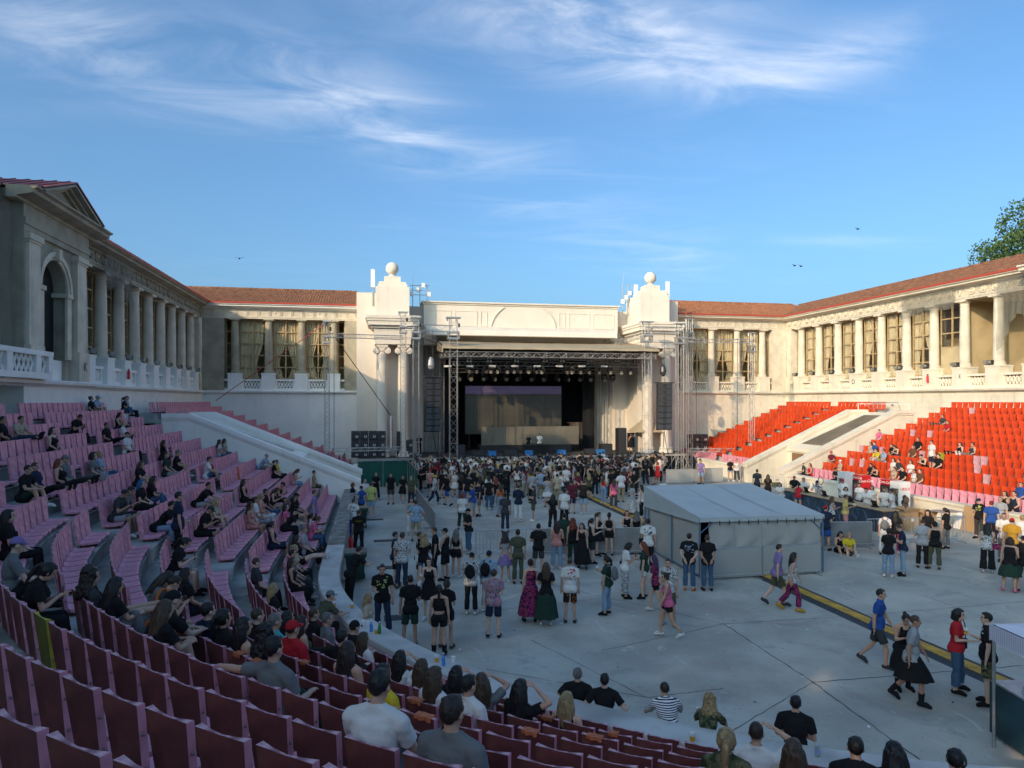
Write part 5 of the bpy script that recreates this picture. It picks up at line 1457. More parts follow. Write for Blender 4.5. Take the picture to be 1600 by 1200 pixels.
def hexline(cx, cz, r, x, axis):
    P = [(cx + r * math.cos(PI / 3 * i), cz + r * math.sin(PI / 3 * i)) for i in range(7)]
    for (a, c), (d, e) in zip(P[:-1], P[1:]):
        if min(c, e) < .05 or max(c, e) > 1.03: continue
        if axis == 'y':
            if not (BY0 < a < BY1 and BY0 < d < BY1): continue
            b.tube((x, a, c), (x, d, e), .012, 4)
        else: b.tube((a, x, c), (d, x, e), .012, 4)
for i in range(9): hexline(BY0 + .5 + i * .98, .55 + .3 * ((i % 3) - 1), .42, BX0 - .003, 'y'); hexline(BY0 + .9 + i * .98, .3 + .4 * (i % 2), .25, BX0 - .003, 'y')
b.build('hexagon_print', HEXM, br, kind='stuff')
COKE = mat('fridge_red', (.52, .012, .015), .35, coat=.2); FRW = mat('fridge_white', (.72, .72, .70), .4); FRI = mat('fridge_inside', (.55, .58, .58), .5); SCRIPTW = mat('script_white', (.85, .85, .83), .5); URED = mat('logo_red', (.55, .02, .03), .5)
BOTM = [mat('bottle_' + n_, c_, .2) for n_, c_ in (('amber', (.25, .09, .02)), ('green', (.03, .2, .05)), ('red', (.45, .02, .02)), ('yellow', (.6, .4, .03)), ('clear', (.5, .55, .6)))]
def fridge(y, x, label, body, sign=None, side=None):
    t = thing('drinks_fridge', label, 'fridge', (x, y, 0)); w, d, h = .66, .66, 2.0
    x0, x1, y0, y1 = x - d / 2, x + d / 2, y - w / 2, y + w / 2
    b = MB(); b.box(x0 + .05, x1, y0, y0 + .03, .08, h); b.box(x0 + .05, x1, y1 - .03, y1, .08, h); b.box(x1 - .04, x1, y0 + .03, y1 - .03, .08, h); b.box(x0 + .05, x1 - .04, y0 + .03, y1 - .03, h - .30, h); b.box(x0 + .05, x1 - .04, y0 + .03, y1 - .03, .08, .3); b.build('cabinet', body, t)
    b = MB(); b.box(x1 - .07, x1 - .041, y0 + .03, y1 - .03, .3, h - .3)
    for k in range(4): b.box(x0 + .08, x1 - .08, y0 + .04, y1 - .04, .34 + k * .34, .355 + k * .34)
    b.build('shelves', FRI, t)
    b = MB(); b.box(x0 - .0, x0 + .05, y0, y0 + .06, .3, h - .3); b.box(x0, x0 + .05, y1 - .06, y1, .3, h - .3); b.box(x0, x0 + .05, y0 + .06, y1 - .06, .3, .36); b.box(x0, x0 + .05, y0 + .06, y1 - .06, h - .36, h - .3); b.box(x0 - .03, x0, y0 + .02, y0 + .05, .9, 1.4); b.build('door', FRW if body is FRW else DARKMET, t)
    b = MB(); b.box(x0 + .02, x0 + .03, y0 + .06, y1 - .06, .36, h - .36); b.build('pane', FGLASS, t)
    for mm in range(5):
        b = MB()
        for k in range(4):
            for i in range(7):
                if (i + k + mm) % 5 == 0: b.lathe((x0 + .16, y0 + .08 + i * .08, .355 + k * .34), [(.03, 0), (.032, .16), (.012, .21), (.012, .25)], 6)
        b.build('bottles', BOTM[mm], t, kind='stuff')
    b = MB(); b.box(x0 + .02, x0 + .05, y0, y1, h - .28, h); b.build('header', body, t)
    if sign: put_text(sign, .2, SCRIPTW, (x0 + .016, y, h - .14), (-1, 0, 0), t, shear=.35)
    return t, (x0, x1, y0, y1, h)
fridge(36.7, 27.3, 'white drinks fridge farthest along the cream wall behind the bar', FRW)
t, q = fridge(35.1, 27.1, 'red drinks fridge with white script on its red side, behind the bar staff', COKE, 'Coca-Cola')
put_text('Coca-Cola', .21, SCRIPTW, ((q[0] + q[1]) / 2 + .02, q[2] - .006, 1.68), (0, -1, 0), t, shear=.35)
fridge(32.75, 27.0, 'red drinks fridge partly hidden behind the tall glass-fronted one', COKE, 'Coca-Cola')
t, q = fridge(31.9, 26.9, 'tall glass-fronted fridge with a white advert on its side at the bar end', FRW)
b = MB(); b.box(q[0] + .06, q[1] - .005, q[2] - .008, q[2] - .001, .12, 1.98); b.build('advert', WHT, t)
put_text('URSUS', .20, URED, ((q[0] + q[1]) / 2 + .02, q[2] - .014, 1.62), (0, -1, 0), t)
b = MB(); b.box(q[0] + .1, q[1] - .02, q[2] - .016, q[2] - .009, .16, .66); b.build('advert_base', URED, t)
b = MB()
for (dx, z, rx_, rz_, mm) in ((-.02, 1.2, .13, .14, 0), (.10, 1.05, .16, .2, 1), (-.1, .95, .12, .16, 0), (.02, .8, .2, .14, 1)):
    P = [((q[0] + q[1]) / 2 + dx + rx_ * math.cos(PI * i / 8), z + rz_ * math.sin(PI * i / 8)) for i in range(16)]
    b.add([(x, q[2] - .0175 - .001 * mm, z) for x, z in P], [tuple(range(16))], mm)
b.build('advert_figure', [BLK, mat('advert_brown', (.16, .10, .07), .6)], t)
# boxes, boards, small bar things
def carton(x, y, s, h, rz, label, z=0, open_=True):
    t = thing('cardboard_box', label, 'box', (x, y, z), rz=rz); ORG[t.name] = Vector((0, 0, 0))
    b = MB(); b.box(-s / 2, s / 2, -s / 2, s / 2, 0, h); b.build('body', CARD, t)
    for sx, sy in ((1, 0), (-1, 0), (0, 1), (0, -1)):
        b = MB()
        if sx: b.quad((sx * s / 2, -s / 2, h), (sx * s / 2, s / 2, h), (sx * (s / 2 + .12), s / 2, h + .16), (sx * (s / 2 + .12), -s / 2, h + .16))
        else: b.quad((-s / 2, sy * s / 2, h), (s / 2, sy * s / 2, h), (s / 2, sy * (s / 2 + .1), h + .2), (-s / 2, sy * (s / 2 + .1), h + .2))
        b.build('flap', CARD, t)
    b = MB(); b.box(-.08, .08, -s / 2 - .004, -s / 2 - .001, h * .5, h * .7); b.build('sticker', PAPER, t)
carton(25.2, 29.5, .75, .85, .1, 'large open cardboard box in front of the tall fridge'); carton(26.2, 29.4, .65, .7, -.1, 'cardboard box with raised flaps right beside the larger one')
carton(24.6, 30.4, .5, .6, .3, 'smaller cardboard box at the end of the bar counter')
def board(u, v, w, h, m, label, lean=.25):
    p = at(u, v); t = MB(); t.add([(-w / 2, -.02, 0), (w / 2, -.02, 0), (w / 2, lean, h), (-w / 2, lean, h), (-w / 2, .02, 0), (w / 2, .02, 0), (w / 2, lean + .04, h), (-w / 2, lean + .04, h)], [(0, 1, 2, 3), (7, 6, 5, 4), (0, 4, 5, 1), (1, 5, 6, 2), (2, 6, 7, 3), (3, 7, 4, 0)])
    o = t.build('leaning_board', m); o.location = (27.75, p.y, 0); o.rotation_euler = (0, 0, R(-90)); tag(o, label, 'board')
board(1500, 833, 1.7, 1.15, CARD, 'brown board leaning on the cream parapet behind the barrier'); board(1484, 829, 1.2, .8, WHT, 'white board leaning on the parapet beside the brown one'); 
tb = thing('steel_table', 'bare steel trestle table behind the barrier near the boxes', 'table', (26.6, 28.6, 0))
b = MB(); b.box(26.0, 27.2, 28.2, 29.0, .95, .98); b.build('table_top', GALV, tb)
for x, y in ((26.02, 28.22), (27.18, 28.22), (26.02, 28.98), (27.18, 28.98)):
    b = MB(); b.tube((x, y, 0), (x, y, .95), .02, 5); b.build('leg', GALV, tb)
for i, (yy, xx) in enumerate(((29.6, 23.6), (31.2, 23.5), (33.4, 23.6), (35.0, 23.6))):
    t = thing('till', 'black till on the bar counter, ' + ('nearest the fridge end', 'second from the near end', 'third from the near end', 'farthest from the camera')[i], 'till', (xx, yy, 1.1))
    b = MB(); b.box(xx - .12, xx + .12, yy - .16, yy + .16, 1.1, 1.15); b.build('base', BLK, t)
    b = MB(); b.add([(xx - .02, yy - .17, 1.15), (xx - .02, yy + .17, 1.15), (xx - .12, yy + .17, 1.42), (xx - .12, yy - .17, 1.42), (xx + .01, yy - .17, 1.15), (xx + .01, yy + .17, 1.15), (xx - .09, yy + .17, 1.42), (xx - .09, yy - .17, 1.42)], [(0, 1, 2, 3), (4, 7, 6, 5), (0, 4, 5, 1), (1, 5, 6, 2), (2, 6, 7, 3), (3, 7, 4, 0)]); b.build('screen', PHONE, t)
t = thing('beer_tap', 'chrome beer tap column on the bar counter', 'tap', (23.6, 34.0, 1.1)); b = MB(); b.tube((23.6, 34.0, 1.1), (23.6, 34.0, 1.55), .05, 8); b.tube((23.6, 33.7, 1.55), (23.6, 34.3, 1.55), .045, 8); b.build('column', GALV, t)
for k in range(3):
    b = MB(); b.tube((23.5, 33.75 + k * .25, 1.55), (23.45, 33.75 + k * .25, 1.72), .02, 6); b.build('handle', BLK, t)
t = thing('hand_truck', 'dark steel trolley frame standing behind the bar', 'trolley', (24.6, 35.2, 0)); b = MB(); b.tube((24.6, 35.2, .1), (24.6, 35.2, 1.5), .025, 6)
for i in range(12): a0, a1 = PI * i / 6, PI * (i + 1) / 6; b.tube((24.6, 35.2 + .22 * math.cos(a0), 1.72 + .22 * math.sin(a0)), (24.6, 35.2 + .22 * math.cos(a1), 1.72 + .22 * math.sin(a1)), .02, 5)
b.tube((24.6, 35.0, .1), (24.6, 35.4, .1), .03, 5); b.build('frame', DARKMET, t)

# ------------------------------------------------------------------ white canopy and table at the right edge
wt = thing('white_gazebo', 'white pop-up canopy with pinstriped valance at the lower right edge', 'canopy', (12.2, 10.6, 0))
STRIPE = mat('valance_white', (.66, .65, .74), .7, var=.05)
PINS = mat('pinstripe', (.38, .36, .50), .7)
C0 = at(1553, 1168); ux, uy = Vector((.985, -.17, 0)), Vector((-.17, -.985, 0))
Pq = lambda a, c, z: tuple(Vector((C0.x, C0.y, 0)) + ux * a + uy * c + Vector((0, 0, z)))
b = MB()
for (a, c) in (((0, 0), (3, 0)), ((3, 0), (3, 3)), ((3, 3), (0, 3)), ((0, 3), (0, 0))):
    b.add([Pq(*a, 2.2), Pq(*c, 2.2), Pq(1.5, 1.5, 2.62)], [(0, 1, 2)])
b.build('roof', STRIPE, wt)
b = MB()
for (a, c) in (((-.05, -.05), (3.05, -.05)), ((3.05, -.05), (3.05, 3.05)), ((3.05, 3.05), (-.05, 3.05)), ((-.05, 3.05), (-.05, -.05))):
    n = 14
    for i in range(n):
        q0, q1 = i / n, (i + 1) / n; P0 = (a[0] + (c[0] - a[0]) * q0, a[1] + (c[1] - a[1]) * q0); P1 = (a[0] + (c[0] - a[0]) * q1, a[1] + (c[1] - a[1]) * q1)
        b.quad(Pq(*P0, 2.2), Pq(*P1, 2.2), Pq(*P1, 1.90 + .03 * math.sin(i + 1)), Pq(*P0, 1.90 + .03 * math.sin(i)))
b.build('valance', STRIPE, wt)
b = MB()
for i in range(60):
    a = -.05 + 3.1 * (i + .5) / 60
    b.quad(Pq(a, -.056, 2.19), Pq(a + .012, -.056, 2.19), Pq(a + .012, -.056, 1.92), Pq(a, -.056, 1.92)); b.quad(Pq(-.056, a, 2.19), Pq(-.056, a + .012, 2.19), Pq(-.056, a + .012, 1.92), Pq(-.056, a, 1.92))
b.build('pinstripes', PINS, wt, kind='stuff')
for a, c in ((0, 0), (3, 0), (3, 3), (0, 3)):
    b = MB(); b.tube(Pq(a, c, 0), Pq(a, c, 2.2), .028, 6); b.build('pole', GALV, wt)
st_ = thing('stall_table', 'stall table with a hanging dark printed cloth under the white canopy', 'table', (12, 11.4, 0))
b = MB(); A_, B2 = at(1549, 1150), at(1640, 1215)
d_ = (B2 - A_).normalized(); n_ = Vector((-d_.y, d_.x, 0))
if n_.x < 0: n_ = -n_
P = lambda a, c, z: tuple(A_ + d_ * a + n_ * c + Vector((0, 0, z)))
b.add([P(0, 0, 1.0), P(2.2, 0, 1.0), P(2.2, .75, 1.0), P(0, .75, 1.0), P(0, 0, 1.04), P(2.2, 0, 1.04), P(2.2, .75, 1.04), P(0, .75, 1.04)], [(0, 3, 2, 1), (4, 5, 6, 7), (0, 1, 5, 4), (1, 2, 6, 5), (2, 3, 7, 6), (3, 0, 4, 7)]); b.build('table_top', GALV, st_)
b = MB(); sag_sheet(b, P(-.01, -.02, .08), P(2.2, -.02, .05), P(2.2, -.02, 1.0), P(-.01, -.02, 1.0), sag=.0, wr=.015, n=10); sag_sheet(b, P(-.02, .75, .08), P(-.02, -.02, .08), P(-.02, -.02, 1.0), P(-.02, .75, 1.0), sag=0, wr=.01, n=6); b.build('cloth', mat('stall_cloth', (.012, .035, .045), .5, var=.5, vscale=1.4, col2=(.02, .07, .085)), st_, smooth=True)
b = MB(); b.add([P(.55, .15, 1.04), P(.9, .15, 1.04), P(.95, .3, 1.45), P(.6, .3, 1.45), P(.55, .17, 1.04), P(.9, .17, 1.04), P(.95, .32, 1.45), P(.6, .32, 1.45)], [(0, 1, 2, 3), (7, 6, 5, 4), (0, 4, 5, 1), (1, 5, 6, 2), (2, 6, 7, 3), (3, 7, 4, 0)])
tag(b.build('menu_stand', mat('acrylic', (.35, .37, .42), .2)), 'clear menu stand leaning on the stall table', 'stand')

# ------------------------------------------------------------------ cups, bottles and cans on the parapet
def cup_proto():
    t = thing('beer_cup', 'x', 'cup', (0, 0, 0))
    b = MB(); b.lathe((0, 0, 0), [(.033, 0), (.044, .10)], 10, cap=False); b.lathe((0, 0, 0), [(.032, .002), (.042, .085)], 10); b.build('beer', BEER, t)
    b = MB(); b.lathe((0, 0, .0855), [(.042, 0), (.043, .018), (.03, .022)], 10); b.build('foam', FOAM, t)
    b = MB(); b.lathe((0, 0, .085), [(.0445, 0), (.048, .045)], 10, cap=False); b.build('rim', PLAST, t)
    return t
cup0 = cup_proto(); cupn = [0]
def cup(loc, label):
    o = cup0 if cupn[0] == 0 else copy_tree(cup0); cupn[0] += 1; o.location = loc; o['label'] = label; o.rotation_euler = (0, 0, random.uniform(0, 6)); return o
def bottle(loc, label, m=BLUEB, h=.24, name='water_bottle', cat='bottle'):
    t = thing(name, label, cat, loc); b = MB(); b.lathe(loc, [(.034, 0), (.036, .02), (.036, h * .62), (.015, h * .82), (.014, h * .93)], 10); b.build('body', m, t)
    b = MB(); b.lathe(loc, [(.017, h * .93), (.017, h)], 8); b.build('cap', WHT, t)
PZ = 1.152
for u, v, lab in ((522, 940, 'beer cup on the parapet rim, upper of the pair near the blue bottle'), (522, 948, 'beer cup on the parapet rim, lower of the pair near the blue bottle'), (550, 950, 'lone beer cup beyond the pair on the parapet rim'), (588, 990, 'beer cup between the paper cups and green bottle'), (1082, 1158, 'beer cup on the parapet beside the striped shirt man'), (682, 1034, 'beer cup at the parapet beside the dark haired women'), (524, 822, 'beer cup on the rough parapet before the pink shirt girl')):
    p = at(u, v, PZ); cup(tuple(p), lab)
bottle(tuple(at(521, 936, PZ)), 'blue water bottle on the parapet behind two beer cups'); bottle(tuple(at(580, 987, PZ)), 'blue water bottle on the parapet between paper cups and beer')
bottle(tuple(at(593, 990, PZ)), 'green glass bottle on the parapet next to a beer', BOTM[1], .26); bottle(tuple(at(693, 1040, PZ)), 'blue water bottle standing on the parapet by the grey shirt man')
for u, v, lab in ((568, 977, 'white paper cup on the parapet, left of two'), (574, 979, 'white paper cup on the parapet, right of two'), (708, 1035, 'crumpled white cup lying on the parapet edge')):
    p = at(u, v, PZ); t = thing('paper_cup', lab, 'cup', tuple(p)); b = MB(); b.lathe(tuple(p), [(.03, 0), (.042, .11)], 10, cap=False); b.lathe(tuple(p), [(.043, .108), (.045, .115)], 10); b.build('cup_body', PAPER, t)
p = at(1277, 1182, PZ); t = thing('drinks_can', 'silver drinks can on the parapet right of the man in black', 'can', tuple(p)); b = MB(); b.lathe(tuple(p), [(.026, 0), (.033, .01), (.033, .15), (.027, .165)], 12); b.build('can_body', GALV, t)
b = MB(); b.lathe(tuple(p), [(.0335, .04), (.0335, .12)], 12, cap=False); b.build('label_band', mat('can_blue', (.25, .35, .55), .4), t)
# orange tape wrapped over seat-back tops
TAPE = mat('orange_tape', (.48, .13, .05), .6, var=.3, vscale=20)
tp_pts = [(350, 1015), (383, 1045), (425, 1068), (487, 1068), (675, 1160), (685, 1125), (820, 1135), (830, 1170), (855, 1147), (940, 1183), (960, 1190), (330, 1030)]
done_i = set()
for u, v in tp_pts:
    i = min((i for i, q in enumerate(vis) if q[7] == 'L'), key=lambda i: (vis[i][1] - u) ** 2 + (vis[i][2] + 10 - v) ** 2)
    if i in done_i: continue
    done_i.add(i); d, _, _, x, y, z, rz, side, k = vis[i]
    b = MB(); s0 = random.uniform(-.2, .0); s1 = s0 + random.uniform(.12, .22); n = 6; vs = []
    for j in range(n + 1):
        xx = s0 + (s1 - s0) * j / n; w = .012 * math.sin(j * 2.1)
        vs += [(xx, -.125, .672 + w), (xx, -.122, .712 + w * .3), (xx, -.04, .716 - w * .3), (xx, -.030, .685 - w)]
    b.add(vs, [(4 * j + i, 4 * j + 4 + i, 4 * j + 5 + i, 4 * j + 1 + i) for j in range(n) for i in range(3)])
    if u == 425: b.add([(s0, -.13, .71), (s0 + .05, -.13, .71), (s0 + .06, -.14, .45), (s0 + .01, -.14, .44)], [(0, 1, 2, 3)])
    o = b.build('tape_strip', TAPE); o.location = (x, y, z); o.rotation_euler = (0, 0, rz)
    tag(o, 'strip of torn orange tape stuck over the top of a dark seat back', 'tape', 'orange tape on the seat backs')

# ------------------------------------------------------------------ trees and birds
def tree(x, y, h, rad, label, n=2600, light=.5, leaf=.34, zc=.62, seed=1, group=None, squash=1.0, nc=26):
    rr = random.Random(seed); t = thing('broadleaf_tree', label, 'tree', (x, y, 0), group)
    b = MB(); top = Vector((x, y, h * .72))
    b.tube((x, y, 0), (x, y, h * .38), .035 * h * .5, 9, .02 * h * .5)
    clumps = []
    for i in range(nc):
        th, ph = rr.uniform(0, 2 * PI), math.acos(rr.uniform(-.75, 1)); q = rr.uniform(.55, 1.0)
        c = Vector((x + rad * q * math.sin(ph) * math.cos(th), y + rad * q * math.sin(ph) * math.sin(th), h * zc + h * (1 - zc) * .95 * q * math.cos(ph) * squash))
        clumps.append((c, rad * rr.uniform(.22, .40)))
        if i < 16:
            m_ = Vector((x, y, h * .36)).lerp(c, .5) + Vector((0, 0, h * .02))
            b.tube((x, y, h * .34), m_, .012 * h * .5, 5, .008 * h * .5); b.tube(m_, c, .008 * h * .5, 5, .003 * h * .5)
    b.build('trunk', BARK, t)
    for mm, frac in ((LEAF, 1 - light), (LEAF2, light)):
        f = MB()
        for _ in range(int(n * frac)):
            c, cr = rr.choice(clumps); d = Vector((rr.gauss(0, 1), rr.gauss(0, 1), rr.gauss(0, 1))).normalized() * cr * rr.uniform(.3, 1.05) ** .5
            p = c + d; a = Vector((rr.gauss(0, 1), rr.gauss(0, 1), rr.gauss(0, .7))).normalized(); e = a.orthogonal().normalized(); s = leaf * rr.uniform(.6, 1.3)
            e = (Matrix.Rotation(rr.uniform(0, 6.3), 3, a) @ e); g_ = a.cross(e)
            f.add([tuple(p - e * s * .5), tuple(p + g_ * s * .28 + a * s * .08), tuple(p + e * s * .5), tuple(p - g_ * s * .28 + a * s * .08)], [(0, 1, 2, 3)])
        o = f.build('crown', mm, t)
    return t
tree(69.8, 63.0, 29.2, 5.8, 'leafy green tree rising behind the roof at the right edge', n=24000, leaf=.34, seed=12, light=.5, nc=46, zc=.62)
tree(16.5, 84, 17.6, 3.6, 'tree top just showing over the stage house attic', n=1500, seed=8)
# the park trees west of the arena that keep the floor and left stand in shade
wr = random.Random(9)
for i, (x, y, h, r_) in enumerate(((-24, 27, 22.5, 6.5), (-23, 17, 24, 7), (-24, 7, 25.5, 7), (-23, -2, 26, 7), (-24, -11, 26, 7), (-23, -20, 25.5, 7), (-20, -28, 24, 7), (-12, -33, 21, 6.5), (-2, -36, 19, 6.5), (10, -38, 18, 6), (-34, 20, 24, 7), (-35, 2, 26.5, 7), (-34, -8, 27, 7), (-34, -20, 26.5, 7), (-25, 40, 20.6, 5.0))):
    tree(x, y, h, r_, 'park tree west of the arena behind the left gallery', n=4600, leaf=1.1, zc=.52, seed=20 + i, group='park trees behind the left gallery')
for u, v, lab in ((1341, 358, 'small dark bird high over the right gallery'), (1242, 415, 'tiny dark bird flying above the right back roof, left of two'), (1252, 416, 'tiny dark bird flying above the right back roof, right of two'), (374, 404, 'tiny dark bird in the sky above the left roof'), (172, 380, 'small dark bird perched on the eave of the left gallery')):
    p = aty(u, v, 48 if u > 200 else 40.5)
    if u < 200: p = Vector((XL + .75, 40.0, ZCO + .2))
    b = MB(); b.ell((0, 0, 0), (.05, .14, .05), 6, 5); b.add([(0, .05, .02), (-.3, .0, .1), (-.28, -.08, .09), (0, -.06, .02), (.3, 0, .1), (.28, -.08, .09)], [(0, 1, 2, 3), (0, 3, 5, 4)]); b.ell((0, .15, .02), (.035, .05, .035), 6, 4)
    o = b.build('bird', BLK); o.location = p; tag(o, lab, 'bird')
# ================================================================== PEOPLE
def V3(*a): return Vector(a)
# pose: hip height, torso lean (deg, + = forward), neck pitch (deg, + = down), legs [R, L] = (thigh, shank), arms [R, L] = (upper, fore); x is outward
D_ARM = (V3(.16, .02, -1), V3(.06, .16, -1))
D_LEG = (V3(.05, .02, -1), V3(.03, -.03, -1))
POSES = {
 'stand': dict(legs=[D_LEG, D_LEG], arms=[D_ARM, D_ARM]),
 'relax': dict(legs=[D_LEG, (V3(.12, .12, -1), V3(.08, -.06, -1))], arms=[(V3(.12, .05, -1), V3(-.25, .8, .1)), D_ARM], neck=6),
 'fold': dict(legs=[D_LEG, (V3(.09, .04, -1), V3(.05, -.03, -1))], arms=[(V3(.22, .12, -1), V3(-.9, .5, .05)), (V3(.22, .16, -1), V3(-.9, .38, .18))]),
 'cup': dict(legs=[D_LEG, (V3(.10, .05, -1), V3(.04, -.03, -1))], arms=[(V3(.12, .02, -1), V3(-.1, .85, .35)), D_ARM]),
 'phone': dict(legs=[D_LEG, D_LEG], arms=[(V3(.14, .15, -1), V3(-.42, .8, .42)), (V3(.14, .15, -1), V3(-.42, .8, .42))], neck=24, lean=4),
 'hips': dict(legs=[(V3(.14, .02, -1), V3(.06, -.02, -1)), (V3(.14, .02, -1), V3(.06, -.02, -1))], arms=[(V3(.75, -.22, -.75), V3(-.72, .42, -.62)), (V3(.75, -.22, -.75), V3(-.72, .42, -.62))]),
 'behind': dict(legs=[D_LEG, D_LEG], arms=[(V3(.2, -.28, -1), V3(-.55, -.28, -.75)), (V3(.2, -.3, -1), V3(-.5, -.32, -.7))]),
 'walk': dict(legs=[(V3(.04, .44, -1), V3(.0, .02, -1)), (V3(.03, -.22, -1), V3(0, -.75, -.9))], arms=[(V3(.12, -.30, -1), V3(.0, .02, -1)), (V3(.12, .28, -1), V3(0, .55, -.9))], lean=5, hipz=-.035),
 'handup': dict(legs=[D_LEG, (V3(.1, .06, -1), V3(.05, -.04, -1))], arms=[(V3(.62, .35, .42), V3(-.85, -.05, .55)), (V3(.15, .1, -1), V3(-.3, .75, -.2))]),
 'prop': dict(legs=[(V3(.12, .62, -.8), V3(.04, -.30, -1)), (V3(.12, .66, -.8), V3(.04, -.25, -1))], arms=[(V3(.35, .62, -.7), V3(-.5, .85, .15)), (V3(.35, .62, -.7), V3(-.5, .85, .15))], lean=40, neck=-12),
 'wide': dict(legs=[(V3(.10, .80, -.75), V3(.03, .12, -1)), (V3(.10, .84, -.72), V3(.03, .10, -1))], arms=[(V3(.62, -.30, -.72), V3(.05, .55, -.10)), (V3(.62, -.30, -.72), V3(.05, .55, -.10))], lean=-6),
 'lean': dict(legs=[(V3(.08, -.12, -1), V3(.03, -.12, -1)), (V3(.08, -.10, -1), V3(.03, -.10, -1))], arms=[(V3(.3, .62, -.7), V3(-.5, .85, .05)), (V3(.3, .62, -.7), V3(-.5, .85, .05))], lean=24),
 # seated: origin on the seat pan
 'sit': dict(sit=1, legs=[(V3(.10, 1, .03), V3(.03, .10, -1)), (V3(.12, 1, .03), V3(.05, .05, -1))], arms=[(V3(.14, .16, -1), V3(-.24, .75, -.5)), (V3(.14, .22, -1), V3(-.35, .75, -.46))], lean=-3),
 'sitphone': dict(sit=1, legs=[(V3(.08, 1, .05), V3(.03, .05, -1)), (V3(.12, 1, .05), V3(.04, .12, -1))], arms=[(V3(.16, .22, -1), V3(-.50, .70, .42)), (V3(.14, .26, -1), V3(-.55, .62, .30))], lean=14, neck=30),
 'sitfwd': dict(sit=1, legs=[(V3(.20, 1, .06), V3(.02, -.05, -1)), (V3(.20, 1, .06), V3(.02, .05, -1))], arms=[(V3(.10, .75, -.8), V3(-.5, .75, -.1)), (V3(.10, .75, -.8), V3(-.5, .75, -.1))], lean=36, neck=-8),
 'sitlong': dict(sit=1, legs=[(V3(.08, 1, .44), V3(.02, .97, .0)), (V3(.08, 1, .40), V3(.0, .95, .03))], arms=[(V3(.18, .16, -1), V3(-.60, .65, -.42)), (V3(.18, .2, -1), V3(-.60, .65, -.35))], lean=-14, neck=10),
 'sitknee': dict(sit=1, legs=[(V3(.06, .78, .62), V3(.03, .30, -1)), (V3(.10, .80, .52), V3(.04, .38, -1))], arms=[(V3(.16, .45, -.85), V3(-.45, .75, -.05)), (V3(.16, .5, -.85), V3(-.55, .7, .05))], lean=6, neck=8),
 'sitarm': dict(sit=1, legs=[(V3(.14, 1, .08), V3(.05, .25, -1)), (V3(-.05, .95, .28), V3(.55, .55, -.55))], arms=[(V3(.18, .35, -1), V3(-.3, .9, 0)), (V3(1, -.16, -.12), V3(1, .10, -.10))], lean=-4),
 'sitcross': dict(sit=1, legs=[(V3(.02, 1, .06), V3(.0, .06, -1)), (V3(-.10, 1, .22), V3(-.25, .55, -.8))], arms=[(V3(.14, .25, -1), V3(-.5, .75, -.40)), (V3(.14, .3, -1), V3(-.6, .75, -.25))], lean=2, neck=4),
 'sithand': dict(sit=1, legs=[(V3(.10, 1, .04), V3(.03, .1, -1)), (V3(.12, 1, .04), V3(.05, .15, -1))], arms=[(V3(.62, .35, .42), V3(-.85, .0, .5)), (V3(.14, .35, -1), V3(-.3, .85, -.1))], lean=4),
 'floor': dict(sit=1, legs=[(V3(.10, .80, .55), V3(.04, .62, -.75)), (V3(.12, .82, .48), V3(.08, .62, -.7))], arms=[(V3(.16, .5, -.85), V3(-.3, .9, 0)), (V3(.16, .5, -.85), V3(-.3, .9, 0))], lean=8, neck=18),
}
def skeleton(pose, fem):
    P = POSES[pose]; k = .945 if fem else 1.0
    sw = (.165 if fem else .195) * 1.0; hw = .092
    thL, shL, uaL, faL = .43 * k, .42 * k, .285 * k, .25 * k
    if P.get('sit'): hip = V3(0, .10, .105)
    else: hip = V3(0, 0, (.935 + P.get('hipz', 0)) * k)
    ln = R(P.get('lean', 0)); sp = V3(0, math.sin(ln), math.cos(ln)); fw = V3(0, math.cos(ln), -math.sin(ln))
    waist = hip + sp * .16 * k; chest = hip + sp * .36 * k + fw * -.005; shc = hip + sp * .505 * k; neck = hip + sp * .565 * k
    nk = R(P.get('neck', 0)) + ln * .45; hu = V3(0, math.sin(nk), math.cos(nk)); hf = V3(0, math.cos(nk), -math.sin(nk))
    head = neck + hu * (.165 * k) + hf * .02
    S = dict(hip=hip, waist=waist, chest=chest, shc=shc, neck=neck, head=head, hu=hu, hf=hf, sp=sp, fw=fw, k=k, fem=fem, sit=P.get('sit', 0))
    for i, s in ((0, 1), (1, -1)):
        mx = lambda v: V3(v.x * s, v.y, v.z).normalized()
        h = hip + V3(s * hw, 0, -.02); kn = h + mx(P['legs'][i][0]) * thL; an = kn + mx(P['legs'][i][1]) * shL
        sh = shc + V3(s * sw, 0, -.01); el = sh + mx(P['arms'][i][0]) * uaL; wr_ = el + mx(P['arms'][i][1]) * faL
        S['leg%d' % i] = (h, kn, an); S['arm%d' % i] = (sh, el, wr_)
        fdir = V3(s * .18, 1, -.12) if not P.get('sit') else V3(s * .15, 1, -.1)
        shd = (an - kn).normalized()
        if abs(shd.z) < .75: fdir = V3(s * .1, .55, .85)
        if pose == 'walk' and i == 1: fdir = V3(0, .75, -.65)
        S['toe%d' % i] = an + fdir.normalized() * .168 * k + V3(0, 0, -.055 if abs(shd.z) >= .75 else -.0)
        S['heel%d' % i] = an + V3(0, -.045 if abs(shd.z) >= .75 else .02, -.05) 
    if not P.get('sit'):
        low = min(min(S['toe%d' % i].z, S['heel%d' % i].z) for i in (0, 1)) - .035
        for kx in list(S):
            if isinstance(S[kx], Vector) and kx not in ('hu', 'hf', 'sp', 'fw'): S[kx] = S[kx] - V3(0, 0, low)
            elif isinstance(S[kx], tuple): S[kx] = tuple(v - V3(0, 0, low) for v in S[kx])
    return S
def cone(b, p, q, r0, r1, n=9):
    b.tube(p, q, r0, n, r1); b.ell(p, (r0,) * 3, n, 6); b.ell(q, (r1,) * 3, n, 6)
